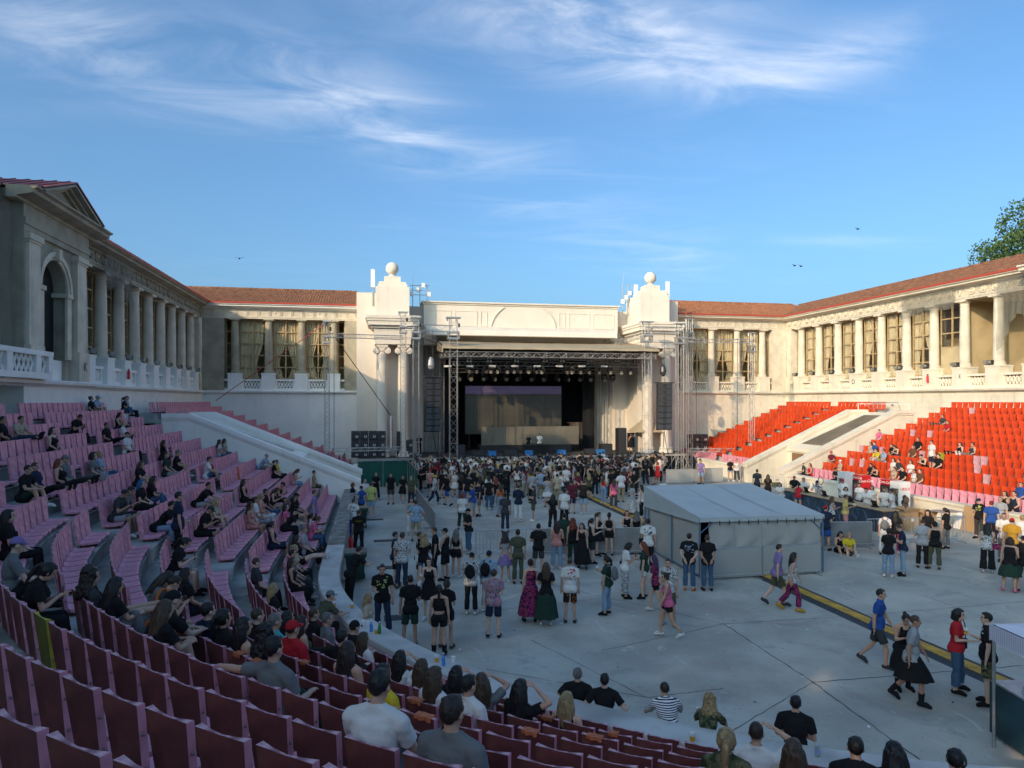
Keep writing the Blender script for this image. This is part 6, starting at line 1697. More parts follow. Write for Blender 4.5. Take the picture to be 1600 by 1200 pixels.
def basis(x, y, z): return Matrix((x, y, z)).transposed()
def remesh(b, vox, smooth_n=3):
    me = b.mesh('tmp', []); o = bpy.data.objects.new('tmp', me)
    m = o.modifiers.new('r', 'REMESH'); m.mode = 'VOXEL'; m.voxel_size = vox; m.use_smooth_shade = True
    if smooth_n:
        s = o.modifiers.new('s', 'SMOOTH'); s.factor = .5; s.iterations = smooth_n
    r = eval_mesh(o); bpy.data.meshes.remove(me)
    return r
BODY = {}
def body(pose, fem, vox=.0135):
    key = (pose, fem, vox)
    if key in BODY: return BODY[key]
    S = skeleton(pose, fem); k = S['k']; b = MB(); X = V3(1, 0, 0)
    B = basis(X, S['fw'], S['sp'])
    hipc = S['hip'] + S['sp'] * .02
    b.ell(hipc, (.172 if fem else .160, .122, .125), 14, 9, M=B)
    b.ell(S['waist'], (.128 if fem else .148, .098, .13), 14, 9, M=B)
    b.ell(S['chest'], (.148 if fem else .170, .108, .17), 14, 9, M=B)
    b.ell(S['chest'] + S['sp'] * .08, (.150 if fem else .178, .098, .11), 14, 9, M=B)
    if fem:
        for s in (-1, 1): b.ell(S['chest'] + X * (s * .07) + S['fw'] * .085 + S['sp'] * .0, (.062, .055, .062), 10, 7)
    else: b.ell(S['waist'] + S['fw'] * .03 - S['sp'] * .02, (.13, .095, .11), 12, 8, M=B)
    cone(b, S['shc'] - X * .10 - S['sp'] * .01, S['shc'] + X * .10 - S['sp'] * .01, .072, .072)
    for i, s in ((0, 1), (1, -1)):
        sh, el, wr_ = S['arm%d' % i]; h, kn, an = S['leg%d' % i]; t = .88 if fem else 1.0
        cone(b, S['neck'] + X * (s * .045) - S['sp'] * .0, sh + V3(0, 0, .01), .050 * t, .056 * t)
        cone(b, sh, sh.lerp(el, .5), .058 * t, .050 * t); cone(b, sh.lerp(el, .4), el, .050 * t, .038 * t)
        cone(b, el, el.lerp(wr_, .35), .039 * t, .041 * t); cone(b, el.lerp(wr_, .35), wr_, .041 * t, .026 * t)
        # hand: palm, four unequal bent fingers, a thumb from the side
        d = (wr_ - el).normalized(); side = d.cross(V3(0, 0, 1) if abs(d.z) < .8 else V3(0, 1, 0)).normalized(); nrm = side.cross(d).normalized()
        pc = wr_ + d * .05; b.ell(pc, (.040 * t, .052, .020), 9, 6, M=basis(side, d, nrm))
        for f, (o_, ln) in enumerate(((-.028, .060), (-.010, .072), (.009, .068), (.027, .052))):
            a = pc + d * .038 + side * o_; m_ = a + d * ln * .55 - nrm * .006; e = m_ + d * ln * .36 - nrm * .026
            cone(b, a, m_, .0105, .0098, 6); cone(b, m_, e, .0098, .0085, 6)
        th = pc - d * .012 + side * (-.034 * (1 if i == 0 else -1)); th2 = th + d * .036 + side * (-.024 * (1 if i == 0 else -1)) - nrm * .012
        cone(b, th, th2, .013, .011, 6); cone(b, th2, th2 + d * .026 - nrm * .008, .011, .0095, 6)
        # legs
        cone(b, h, h.lerp(kn, .5), .090 if fem else .086, .075); cone(b, h.lerp(kn, .45), kn, .076, .055)
        b.ell(h - S['fw'] * .045 + V3(0, 0, .02), (.088, .09, .10), 10, 7)
        back = ((h - kn).normalized() + (an - kn).normalized()); back = (-back.normalized() if back.length > .15 else V3(0, -1, 0))
        if S['sit']: back = V3(0, -.6, -.3)
        cone(b, kn, kn.lerp(an, .35) + back * .012, .053, .056); cone(b, kn.lerp(an, .35) + back * .012, an, .055, .036)
        cone(b, an, S['heel%d' % i], .036, .034); cone(b, S['heel%d' % i], an.lerp(S['toe%d' % i], .6), .036, .040); cone(b, an.lerp(S['toe%d' % i], .55), S['toe%d' % i], .040, .028)
    # neck, head with brow, nose, jaw and ears
    H = basis(X, S['hf'], S['hu']); hd = S['head']
    cone(b, S['neck'] - S['sp'] * .05, S['neck'] + (hd - S['neck']) * .55, .060 if not fem else .050, .053 if not fem else .045)
    def hp(x, y, z): return hd + H @ V3(x, y, z)
    b.ell(hp(0, -.005, .025), (.076, .096, .098), 14, 10, M=H)
    b.ell(hp(0, .022, -.045), (.060, .068, .070), 12, 8, M=H)
    b.ell(hp(0, .052, -.085), (.032, .030, .028), 8, 6, M=H)
    cone(b, hp(0, .090, .012), hp(0, .108, -.024), .010, .0155, 6)
    for s in (-1, 1): b.ell(hp(s * .078, -.005, -.008), (.012, .020, .030), 8, 6, M=H)
    me = remesh(b, vox, 2)
    me.name = 'body'
    n = len(me.vertices); co = np.empty(n * 3, 'f'); me.vertices.foreach_get('co', co); co = co.reshape(-1, 3)
    no = np.empty(n * 3, 'f'); me.vertices.foreach_get('normal', no); no = no.reshape(-1, 3)
    # nearest-bone labels
    bones = [('hip', S['hip'] - S['sp'] * .08, S['hip'] + S['sp'] * .06, .15), ('waist', S['hip'] + S['sp'] * .06, S['waist'] + S['sp'] * .06, .13), ('chest', S['waist'] + S['sp'] * .06, S['shc'], .15),
             ('neck', S['neck'] - S['sp'] * .0, S['neck'] + (hd - S['neck']) * .45, .055), ('head', hd - S['hu'] * .05, hd + S['hu'] * .05, .09)]
    for i in (0, 1):
        sh, el, wr_ = S['arm%d' % i]; h, kn, an = S['leg%d' % i]
        d = (wr_ - el).normalized()
        bones += [('cl%d' % i, S['neck'] - S['sp'] * .02, sh, .06), ('ua%d' % i, sh, el, .05), ('fa%d' % i, el, wr_, .035), ('ha%d' % i, wr_ + d * .01, wr_ + d * .16, .02), ('th%d' % i, h.lerp(kn, .08), kn, .075), ('sk%d' % i, kn, an + (kn - an).normalized() * .03, .05), ('ft%d' % i, an, S['toe%d' % i], .035), ('ft%d' % i, S['heel%d' % i], S['toe%d' % i], .035)]
    best = np.full(n, 1e9); lab = np.zeros(n, int); tt = np.zeros(n)
    for j, (nm, p, q, r) in enumerate(bones):
        p_, q_ = np.array(p), np.array(q); d = q_ - p_; L2 = max(1e-9, d @ d)
        t = np.clip(((co - p_) @ d) / L2, 0, 1); ds = np.linalg.norm(co - (p_ + t[:, None] * d), axis=1) - r
        w = ds < best; best[w] = ds[w]; lab[w] = j; tt[w] = t[w]
    names = np.array([x[0] for x in bones])[lab]
    polys = [tuple(p.vertices) for p in me.polygons]
    # dark eyes and brows, lips
    Hn = np.array(H); loc = (co - np.array(hd)) @ Hn
    mi = np.zeros(len(polys), int)
    for f, p in enumerate(polys):
        c = loc[list(p)].mean(0)
        if c[1] > .055 and abs(abs(c[0]) - .032) < .015 and abs(c[2] - .014) < .0075: mi[f] = 1
        elif c[1] > .05 and abs(abs(c[0]) - .034) < .020 and abs(c[2] - .036) < .005: mi[f] = 1
        elif c[1] > .06 and abs(c[0]) < .024 and abs(c[2] + .058) < .007: mi[f] = 2
    for q in range(3): me.materials.append(None)
    me.polygons.foreach_set('material_index', mi.tolist()); me.polygons.foreach_set('use_smooth', [True] * len(polys)); me.update()
    hz = hd.copy()
    BODY[key] = dict(me=me, co=co, no=no, names=names, t=tt, polys=polys, S=S, H=H, hd=hd)
    return BODY[key]
GARM = {}
def garment(pose, fem, kind):
    """cloth grown from the body surface: tee, tank, long, crop, short, pant, shoe, boot, skirt, maxi, sock"""
    key = (pose, fem, kind)
    if key in GARM: return GARM[key]
    Bd = body(pose, fem); co, no, nm, t, S = Bd['co'], Bd['no'], Bd['names'], Bd['t'], Bd['S']
    if kind in ('skirt', 'maxi', 'kilt'): GARM[key] = skirt_mesh(Bd, kind); return GARM[key]
    pre = np.array([x[:2] for x in nm]); sel = np.zeros(len(co), bool); off = np.zeros(len(co))
    hgt = (co - np.array(S['hip'])) @ np.array(S['sp'])
    if kind in ('tee', 'tank', 'long', 'crop'):
        tor = (nm == 'chest') | (nm == 'waist') | ((nm == 'hip') & (hgt > -.10)) | ((pre == 'th') & (hgt > -.06) & (not S['sit'] or True) & (t < .12))
        if kind == 'crop': tor &= hgt > .17
        sel |= tor; base = .011 if fem else .013
        off[tor] = base + np.clip(.26 - hgt[tor], 0, .3) * (.05 if fem else .085)
        cl = pre == 'cl'
        if kind in ('tank', 'crop'):
            shd = np.array(S['shc']); lat = np.abs(co[:, 0] - shd[0]); up = (co - shd) @ np.array(S['sp'])
            sel &= ~((up > -.02) & (lat < .055) & (co[:, 1] > shd[1])); sel |= cl & (lat > .05) & (lat < .13); off[cl] = .010
            sel &= ~(up > .03)
        else:
            sel |= cl; off[cl] = .012
            lim = .66 if kind == 'tee' else 1.01
            ua = (pre == 'ua') & (t < lim); sel |= ua; off[ua] = (.010 + .022 * t[ua]) if kind == 'tee' else .014
            if kind == 'long': fa = (pre == 'fa') & (t < .93); sel |= fa; off[fa] = .014
    elif kind in ('short', 'pant', 'mini', 'wide'):
        hp_ = (nm == 'hip') | ((nm == 'waist') & (hgt < .12)); th = pre == 'th'; sk = pre == 'sk'
        lim = {'short': .88, 'mini': .42}.get(kind, 2)
        sel |= hp_ | (th & (t < lim)); off[hp_] = .011; off[th] = .012 + (.026 * t[th] if kind in ('short', 'wide') else .004)
        if kind in ('pant', 'wide'): s2 = sk & (t < .94); sel |= s2; off[s2] = (.018 + .022 * t[s2]) if kind == 'pant' else (.034 + .05 * t[s2])
    elif kind in ('shoe', 'boot'):
        ft = pre == 'ft'; sel |= ft; off[ft] = .010
        if kind == 'boot': s2 = (pre == 'sk') & (t > .62); sel |= s2; off[s2] = .016
    elif kind == 'sock': s2 = (pre == 'sk') & (t > .78); sel |= s2; off[s2] = .006
    pol = [p for p in Bd['polys'] if all(sel[i] for i in p)]
    use = sorted({i for p in pol for i in p}); mp = {i: j for j, i in enumerate(use)}
    ui = np.array(use, int)
    c = co[ui] + no[ui] * off[ui][:, None]
    # straighten shirts below the chest, relax the surface
    edges = set()
    for p in pol:
        for a, b_ in zip(p, p[1:] + p[:1]): edges.add((min(mp[a], mp[b_]), max(mp[a], mp[b_])))
    E_ = np.array(sorted(edges)); nv = len(ui)
    if len(E_):
        deg = np.bincount(E_.ravel(), minlength=nv).astype(float)[:, None]
        for _ in range(5 if kind not in ('shoe', 'boot', 'sock') else 1):
            acc_ = np.zeros_like(c); np.add.at(acc_, E_[:, 0], c[E_[:, 1]]); np.add.at(acc_, E_[:, 1], c[E_[:, 0]])
            c = c * .5 + acc_ / np.maximum(deg, 1) * .5
        c = c + no[ui] * (.003 if kind not in ('shoe', 'boot') else .002)
    if kind not in ('shoe', 'boot', 'sock'):
        amp = .010 if kind in ('tee', 'long') else .007
        for j in range(nv):
            p = Vector(c[j]); w = mnoise.noise(p * 7.0 + Vector((0, 0, 3.1))) * .6 + mnoise.noise(Vector((p.x * 9 + 4, p.y * 9, p.z * 22))) * .55
            c[j] += no[ui[j]] * (amp * w)
    me = bpy.data.meshes.new({'tee': 'shirt', 'tank': 'tank_top', 'long': 'long_shirt', 'crop': 'crop_top', 'short': 'shorts', 'pant': 'trousers', 'mini': 'shorts', 'wide': 'wide_trousers', 'shoe': 'shoes', 'boot': 'boots', 'sock': 'socks'}[kind])
    me.from_pydata(c.tolist(), [], [tuple(mp[i] for i in p) for p in pol]); me.materials.append(None)
    me.polygons.foreach_set('use_smooth', [True] * len(pol)); me.update()
    GARM[key] = me
    return me
def skirt_mesh(Bd, kind):
    S = Bd['S']; rows, n = 12, 40; b = MB(); vs = []
    hip = S['hip']; kn = (S['leg0'][1] + S['leg1'][1]) * .5; an = (S['leg0'][2] + S['leg1'][2]) * .5
    if S['sit']:
        ax = [hip + V3(0, -.02, .10), hip + V3(0, .10, .02), kn + V3(0, -.02, .0)]
    q1 = {'skirt': .78, 'kilt': 1.0, 'maxi': 1.75}[kind]
    for j in range(rows + 1):
        q = j / rows * q1
        if S['sit']:
            c = hip.lerp(kn, min(1, q * .95)) if q <= 1 else kn.lerp(an, q - 1)
            d = (kn - hip).normalized() if q <= 1 else (an - kn).normalized(); up = V3(0, -d.z, d.y); rx, ry = .19 + .05 * q, .105 + .03 * q
            if q < .15: c = hip + V3(0, 0, .06); up = V3(0, .2, 1)
            up2 = up.normalized()
        else:
            c = (hip + V3(0, 0, .09)).lerp(kn, q) if q <= 1 else kn.lerp(an, q - 1)
            spread = abs(S['leg0'][1].y - S['leg1'][1].y) * .5 * min(1, q) + .01
            rx, ry = .155 + .075 * min(1, q * 1.6) + .06 * q, .112 + .05 * min(1, q * 1.6) + .05 * q + spread; up2 = V3(0, 1, 0)
        for i in range(n):
            a = 2 * PI * i / n; fold = 1 + .07 * min(1, q * 1.3) * math.sin(a * 9 + j * .12) + .03 * math.sin(a * 5 + 1)
            if S['sit']: vs.append(tuple(c + V3(1, 0, 0) * (rx * math.cos(a) * fold) + up2 * (ry * math.sin(a))))
            else: vs.append(tuple(c + V3(rx * math.cos(a) * fold, ry * math.sin(a) * fold, 0)))
    b.add(vs, [(j * n + i, j * n + (i + 1) % n, (j + 1) * n + (i + 1) % n, (j + 1) * n + i)[::-1] for j in range(rows) for i in range(n)])
    return b.mesh('skirt', [None], smooth=True)
HAIRM = {}
def hair_mesh(kind, sitting):
    key = (kind, sitting)
    if key in HAIRM: return HAIRM[key]
    b = MB(); rr = random.Random(len(HAIRM) + 1); back = -.085
    cap = dict(short=(.083, .104, .104), buzz=(.079, .100, .1005), cap=(.083, .104, .103)).get(kind, (.086, .108, .108))
    if kind == 'buzz': pass
    b.ell((0, -.010, .030), cap, 18, 14)
    if kind == 'short':
        for _ in range(26):
            a = rr.uniform(0, 6.28); r_ = rr.uniform(0, .06); b.ell((r_ * math.cos(a), -.005 + r_ * 1.1 * math.sin(a), .112 + rr.uniform(-.012, .010) - r_ * r_ * 6), (.022, .026, .018), 7, 5)
    if kind in ('long', 'curly'):
        ln = .34 if kind == 'long' else .28
        for i in range(15):
            a = PI * (1.02 + .96 * (i / 14)) if True else 0
            x, y = .075 * math.cos(a), -.01 + .088 * math.sin(a)
            e = V3(x * 1.45 + rr.uniform(-.02, .02), y * 1.0 - .035 + rr.uniform(-.01, .01), -ln + rr.uniform(-.05, .05) + .05 * abs(math.cos(a)))
            m_ = V3(x * 1.25, y - .02, -.12)
            cone(b, V3(x, y, .02), m_, .034, .036, 8); cone(b, m_, e, .036, .018, 8)
            if kind == 'curly':
                for q in range(7): p = m_.lerp(e, q / 6); b.ell(p + V3(rr.uniform(-.03, .03), rr.uniform(-.035, .01), 0), (.036, .034, .034), 7, 5)
        if kind == 'curly':
            for _ in range(40):
                a, c_ = rr.uniform(0, 6.28), rr.uniform(-.3, 1); s_ = math.sqrt(max(0, 1 - c_ * c_)); p = V3(.092 * s_ * math.cos(a), -.015 + .108 * s_ * math.sin(a), .03 + .108 * c_)
                if p.y < .045: b.ell(p, (.026, .026, .026), 7, 5)
    if kind == 'bob':
        for i in range(13):
            a = PI * (1.0 + i / 12); x, y = .080 * math.cos(a), -.01 + .09 * math.sin(a); cone(b, V3(x, y, .03), V3(x * 1.12, y - .005, -.10), .034, .028, 8)
    if kind in ('bun', 'pony'):
        b.ell((0, -.11 if kind == 'bun' else -.112, .085 if kind == 'bun' else .045), (.042, .040, .040), 10, 8)
        if kind == 'pony':
            pts = [V3(0, -.118, .05), V3(.005, -.155, .0), V3(.0, -.150, -.12), V3(.01, -.135, -.25)]
            for p, q, r0, r1 in zip(pts[:-1], pts[1:], (.026, .034, .032), (.034, .032, .012)): cone(b, p, q, r0, r1, 8)
        for i in range(11):
            a = PI * (1.05 + .9 * i / 10); cone(b, V3(.07 * math.cos(a), -.01 + .085 * math.sin(a), .01), V3(.055 * math.cos(a), -.015 + .08 * math.sin(a), -.05), .026, .016, 7)
    me = remesh(b, .010, 2 if kind != 'curly' else 1)
    bm = bmesh.new(); bm.from_mesh(me)
    kill = []
    for f in bm.faces:
        c = f.calc_center_median()
        facez = c.y > .040 + (.0 if kind != 'buzz' else .012) and c.z < .082 - .55 * abs(c.x) * 0 and abs(c.x) < .2
        low = False
        if kind in ('short', 'buzz'): low = c.z < .012 - .30 * (-c.y if c.y < 0 else 0) - (.0 if c.y > -.03 else .02) and not (c.y < -.06 and c.z > -.055)
        if kind == 'buzz' and c.z < -.03: low = True
        if kind == 'cap': low = c.z < .030 + .1 * (c.y + .05); facez = False
        if kind in ('bun', 'pony'): low = c.z < -.075 and c.y > -.09
        if facez or low: kill.append(f)
    bmesh.ops.delete(bm, geom=kill, context='FACES')
    for v in bm.verts:
        w = mnoise.noise(Vector((v.co.x * 46, v.co.y * 46, v.co.z * (8 if kind in ('long', 'pony', 'bob') else 30))))
        if kind not in ('cap', 'buzz'): v.co += v.normal * ((.010 if kind in ('long', 'curly', 'bob', 'pony') else .0065) * w)
    if kind == 'cap':   # brim
        vs = []
        for i in range(9):
            a = PI * i / 8; vs.append(bm.verts.new((.078 * math.cos(a), .055 + .05 * math.sin(a), .044))); vs.append(bm.verts.new((.075 * math.cos(a), .07 + .105 * math.sin(a), .030 - .006 * abs(math.cos(a)))))
        for i in range(8): bm.faces.new((vs[2 * i], vs[2 * i + 1], vs[2 * i + 3], vs[2 * i + 2]))
    bm.to_mesh(me); bm.free()
    me.name = 'cap' if kind == 'cap' else 'hair'; me.materials.clear(); me.materials.append(None)
    me.polygons.foreach_set('use_smooth', [True] * len(me.polygons)); me.update()
    HAIRM[key] = me
    return me

# clothing colours -> (name, base)
FAB = dict(k=('black', (.014, .014, .016)), w=('white', (.62, .61, .60)), g=('grey', (.15, .155, .16)), a=('light grey', (.30, .31, .33)), n=('navy', (.018, .026, .055)), b=('blue', (.025, .075, .28)),
           q=('light blue', (.26, .36, .47)), r=('red', (.42, .02, .03)), y=('yellow', (.55, .42, .03)), m=('mustard', (.42, .23, .03)), p=('pink', (.55, .12, .24)), e=('beige', (.42, .34, .25)), o=('brown', (.13, .06, .035)),
           v=('olive', (.075, .08, .05)), d=('dark green', (.02, .045, .035)), t=('teal', (.05, .30, .34)), l=('lilac', (.22, .16, .34)), x=('maroon', (.12, .02, .035)), h=('khaki', (.32, .26, .16)), i=('lime yellow', (.45, .48, .16)), u=('orange', (.50, .13, .03)), s=('salmon', (.50, .22, .20)),
           j=('blue denim', (.055, .105, .19)), J=('light denim', (.20, .29, .40)), D=('dark denim', (.022, .036, .07)), c=('charcoal', (.045, .047, .052)))
SKIN = {1: (.50, .30, .215), 2: (.40, .225, .155), 3: (.28, .145, .095), 0: (.58, .38, .29)}
HAIRC = dict(k=('black', (.010, .009, .009)), n=('dark brown', (.028, .018, .013)), b=('brown', (.065, .038, .022)), y=('blonde', (.36, .25, .12)), r=('red', (.20, .035, .015)), g=('grey', (.16, .155, .15)), B=('blue', (.02, .12, .30)), P=('purple', (.05, .03, .09)))
PM = {}
def fabric(c):
    if c in PM: return PM[c]
    if c in FAB:
        col = FAB[c][1]; PM[c] = mat('fabric_' + FAB[c][0].replace(' ', '_'), col, .92, var=.10, vscale=5, bump=.35, bscale=22, spec=.15)
        return PM[c]
    m = bpy.data.materials.new('print_' + c); m.use_nodes = True; N, L = m.node_tree.nodes, m.node_tree.links; b = N['Principled BSDF']; b.inputs['Roughness'].default_value = .9; b.inputs['Specular IOR Level'].default_value = .15
    tcn = N.new('ShaderNodeTexCoord'); rp_ = N.new('ShaderNodeValToRGB'); rp_.color_ramp.interpolation = 'CONSTANT'
    if c == 'S': x = N.new('ShaderNodeTexWave'); x.bands_direction = 'Z'; x.inputs['Scale'].default_value = 10.5; out = x.outputs[1]; cols = [(0, (.70, .70, .72)), (.52, (.015, .018, .03))]
    else:
        x = N.new('ShaderNodeTexNoise' if c in ('C', 'W', 'F', 'M') else 'ShaderNodeTexVoronoi'); x.inputs['Scale'].default_value = {'C': 9, 'W': 16, 'F': 15, 'M': 14, 'L': 16, 'O': 20}[c]; out = x.outputs[0]
        cols = {'C': [(0, (.03, .04, .02)), (.42, (.07, .085, .045)), (.52, (.14, .12, .07)), (.62, (.02, .025, .018))], 'W': [(0, (.55, .55, .55)), (.47, (.03, .03, .035)), (.54, (.5, .5, .5))],
                'F': [(0, (.10, .05, .18)), (.40, (.45, .30, .10)), (.48, (.10, .16, .35)), (.55, (.50, .12, .22)), (.63, (.16, .30, .22))], 'M': [(0, (.03, .01, .04)), (.45, (.30, .03, .12)), (.55, (.02, .015, .04)), (.62, (.32, .09, .04))],
                'L': [(0, (.03, .02, .01)), (.22, (.50, .36, .10)), (.3, (.55, .42, .14))], 'O': [(0, (.50, .12, .01)), (.30, (.015, .012, .012))]}[c]
    e = rp_.color_ramp.elements; e[0].position = cols[0][0]; e[0].color = (*cols[0][1], 1)
    e[1].position = cols[1][0]; e[1].color = (*cols[1][1], 1)
    for p, k in cols[2:]: q = e.new(p); q.color = (*k, 1)
    L.new(tcn.outputs['Object'], x.inputs[0]); L.new(out, rp_.inputs[0]); L.new(rp_.outputs[0], b.inputs['Base Color'])
    PM[c] = m; return m
PRN = dict(S='striped', C='camouflage', W='black and white patterned', F='colourful floral', M='dark floral', L='leopard print', O='orange and black')
def cname(c): return FAB[c][0] if c in FAB else PRN[c]
def skin(i):
    k = 'skin%d' % i
    if k not in PM: PM[k] = mat('skin_tone_' + 'abcd'[i], SKIN[i], .55, var=.12, vscale=12, spec=.35)
    return PM[k]
def hairmat(c):
    k = 'hair' + c
    if k not in PM: PM[k] = mat('hair_' + HAIRC[c][0].replace(' ', '_'), HAIRC[c][1], .5, var=.45, vscale=30, stretch=(1, 1, .2), bump=.5, bscale=70, spec=.4)
    return PM[k]
EYEM = mat('eye_dark', (.02, .014, .01), .3); LIPM = mat('lips', (.30, .10, .085), .5); CAPK = None
for c in SKIN: skin(c)
TOPN = dict(t='tee', k='tank', l='long', c='crop', d='tank', D='tee')
BOTN = dict(s='short', j='pant', m='mini', h='skirt', k='kilt', H='maxi', w='wide')
TOPW = dict(t='T-shirt', k='tank top', l='shirt', c='crop top')
BOTW = dict(s='shorts', j='trousers', m='short shorts', h='skirt', k='knee-length skirt', H='long skirt', w='wide trousers')
HAIRK = dict(s='short', b='buzz', l='long', u='bun', p='pony', c='cap', C='curly', o='bob')
def setmat(o, *ms):
    for i, m in enumerate(ms): o.material_slots[i].link = 'OBJECT'; o.material_slots[i].material = m
PEOPLE = []
def person(loc, face, sex, pose, top, bot, hair, height=None, sk=None, shoe=None, lod=False, roll=0.0, note=None, sc=1.0):
    """top/bot/hair are two letters: kind + colour; one continuous body, clothing and hair are its children"""
    fem = sex == 'f'; Bd = body(pose, fem)
    rr = random.Random(int(loc[0] * 997 + loc[1] * 331 + 7))
    h = (height or ((1.66 if fem else 1.77) + rr.uniform(-.05, .05))); s = h / (1.66 if fem else 1.76) * sc
    sk = rr.choice((0, 1, 1, 1, 2)) if sk is None else sk
    o = link('person', Bd['me'], None, tuple(loc), face); o.scale = (s * rr.uniform(.97, 1.06), s * rr.uniform(.97, 1.08), s)
    setmat(o, skin(sk), EYEM, LIPM)
    def child(me, m, name=None):
        c = link(name or me.name.split('.')[0], me, o); setmat(c, m); return c
    dress = top[0] in 'dD'
    if bot[0] != '-': child(garment(pose, fem, BOTN[bot[0]]), fabric(bot[1]))
    if dress: child(garment(pose, fem, {'-H': 'maxi', '-k': 'kilt'}.get(bot, 'skirt')), fabric(top[1]), 'dress_skirt') if bot[0] == '-' else None
    child(garment(pose, fem, TOPN[top[0]]), fabric(top[1]))
    sh = shoe or rr.choice(('k', 'k', 'w', 'c', 'a'))
    child(garment(pose, fem, 'boot' if sh == 'K' else 'shoe'), fabric('k' if sh == 'K' else sh))
    if hair[0] in 'cHb' or True:
        kind = HAIRK[hair[0]]
        if not (hair[0] == 'b' and hair[1] == '0'):
            hm = hair_mesh(kind, 0); c = link(hm.name.split('.')[0], hm, o)
            setmat(c, hairmat(hair[1]) if hair[0] != 'c' else fabric(hair[1]))
            yaw = 0
            M = Bd['H'].to_4x4() @ Matrix.Rotation(0, 4, 'Z'); M.translation = Bd['hd']; 
            k = Bd['S']['k']; c.matrix_local = M @ Matrix.Scale(.985, 4)
            if hair[0] == 'c':
                h2 = hair_mesh('buzz', 0); c2 = link('hair', h2, o); setmat(c2, hairmat('n')); c2.matrix_local = M @ Matrix.Scale(.98, 4)
    PEOPLE.append(dict(o=o, sex=sex, pose=pose, top=top, bot=bot, hair=hair, dress=dress, note=note, Bd=Bd, s=s))
    return o
def handpos(o, i=0, fwd=.07):
    e = PEOPLE[-1]; sh, el, wr_ = e['Bd']['S']['arm%d' % i]; p = wr_ + (wr_ - el).normalized() * fwd
    bpy.context.view_layer.update() if False else None
    M = Matrix.Translation(o.location) @ o.rotation_euler.to_matrix().to_4x4() @ Matrix.Diagonal((*o.scale, 1))
    return M @ p
def describe(e):
    who = 'woman' if e['sex'] == 'f' else 'man'
    if e['hair'][0] == 'c': hd = cname(e['hair'][1]) + ' cap'
    elif e['hair'][0] == 'b': hd = 'shaved head'
    else: hd = {'s': 'short', 'l': 'long', 'u': 'tied', 'p': 'ponytailed', 'C': 'curly', 'o': 'bobbed'}[e['hair'][0]] + ' ' + HAIRC[e['hair'][1]][0] + ' hair'
    if e['dress']: cl = cname(e['top'][1]) + ' dress'
    else:
        cl = cname(e['top'][1]) + ' ' + TOPW[e['top'][0]]
        if e['bot'][0] == '-': return who, hd, cl
        bw = BOTW[e['bot'][0]] if not (e['bot'][1] in 'jJD' and e['bot'][0] == 'j') else ''
        cl += ' and ' + (cname(e['bot'][1]).replace('blue denim', 'blue jeans').replace('light denim', 'light jeans').replace('dark denim', 'dark jeans') if not bw else cname(e['bot'][1]) + ' ' + bw)
    return who, hd, cl
# ================================================================== PLACING PEOPLE
ORD = ('first', 'second', 'third', 'fourth', 'fifth', 'sixth', 'seventh', 'eighth', 'ninth', 'tenth', 'eleventh', 'twelfth', 'thirteenth', 'fourteenth', 'fifteenth', 'sixteenth', 'seventeenth', 'eighteenth', 'nineteenth', 'twentieth') + tuple('twenty-' + x for x in ('first', 'second', 'third', 'fourth', 'fifth', 'sixth', 'seventh', 'eighth', 'ninth'))
def face_rz(u, deg):
    a, b_ = ray(u); return -(math.atan2(a, b_) + R(deg))
HOLD = []
ZONES = ((lambda u, v: v > 1085, 'at the near parapet'), (lambda u, v: u < 600 and v < 800, 'by the left ramp foot'), (lambda u, v: u < 600, 'along the left parapet'), (lambda u, v: v < 800 and u < 700, 'near the green screen'),
         (lambda u, v: u > 1500 and v < 960, 'at the right edge'), (lambda u, v: u > 1340 and v < 960, 'before the barred barriers'), (lambda u, v: u > 1200 and v > 930, 'beside the cable ramp'), (lambda u, v: 1040 < u and v < 780, 'below the right towers'),
         (lambda u, v: u > 1020 and v < 960, 'beside the grey tent'), (lambda u, v: v < 830 and u > 700, 'behind the dense crowd'), (lambda u, v: v < 890, 'along the middle barriers'), (lambda u, v: True, 'on the open floor'))
def stand_block(txt, sc=1.0, ox=0.0, oy=0.0):
    for ln in txt.strip().splitlines():
        ln = ln.split('#')[0].split()
        if not ln: continue
        x, y, fc = float(ln[0]), float(ln[1]), float(ln[2]); u, v = ox + x / sc, oy + y / sc
        ex = {t[0]: t[2:] for t in ln[8:] if len(t) > 1 and t[1] == '='}
        pose = ln[4]; z = float(ex.get('z', 0)); p = at(u, v, z)
        if pose == 'floor': p = p + Vector((0, 0, -.03))
        o = person(p, face_rz(u, fc), ln[3], pose, ln[5], ln[6], ln[7], shoe=ex.get('s'), sk=int(ex['k']) if 'k' in ex else None, height=float(ex['h']) if 'h' in ex else None,
                   note=next(n for f, n in ZONES if f(u, v)))
        PEOPLE[-1]['u'] = u
        for h in ex.get('i', ''): HOLD.append((h, len(PEOPLE) - 1))
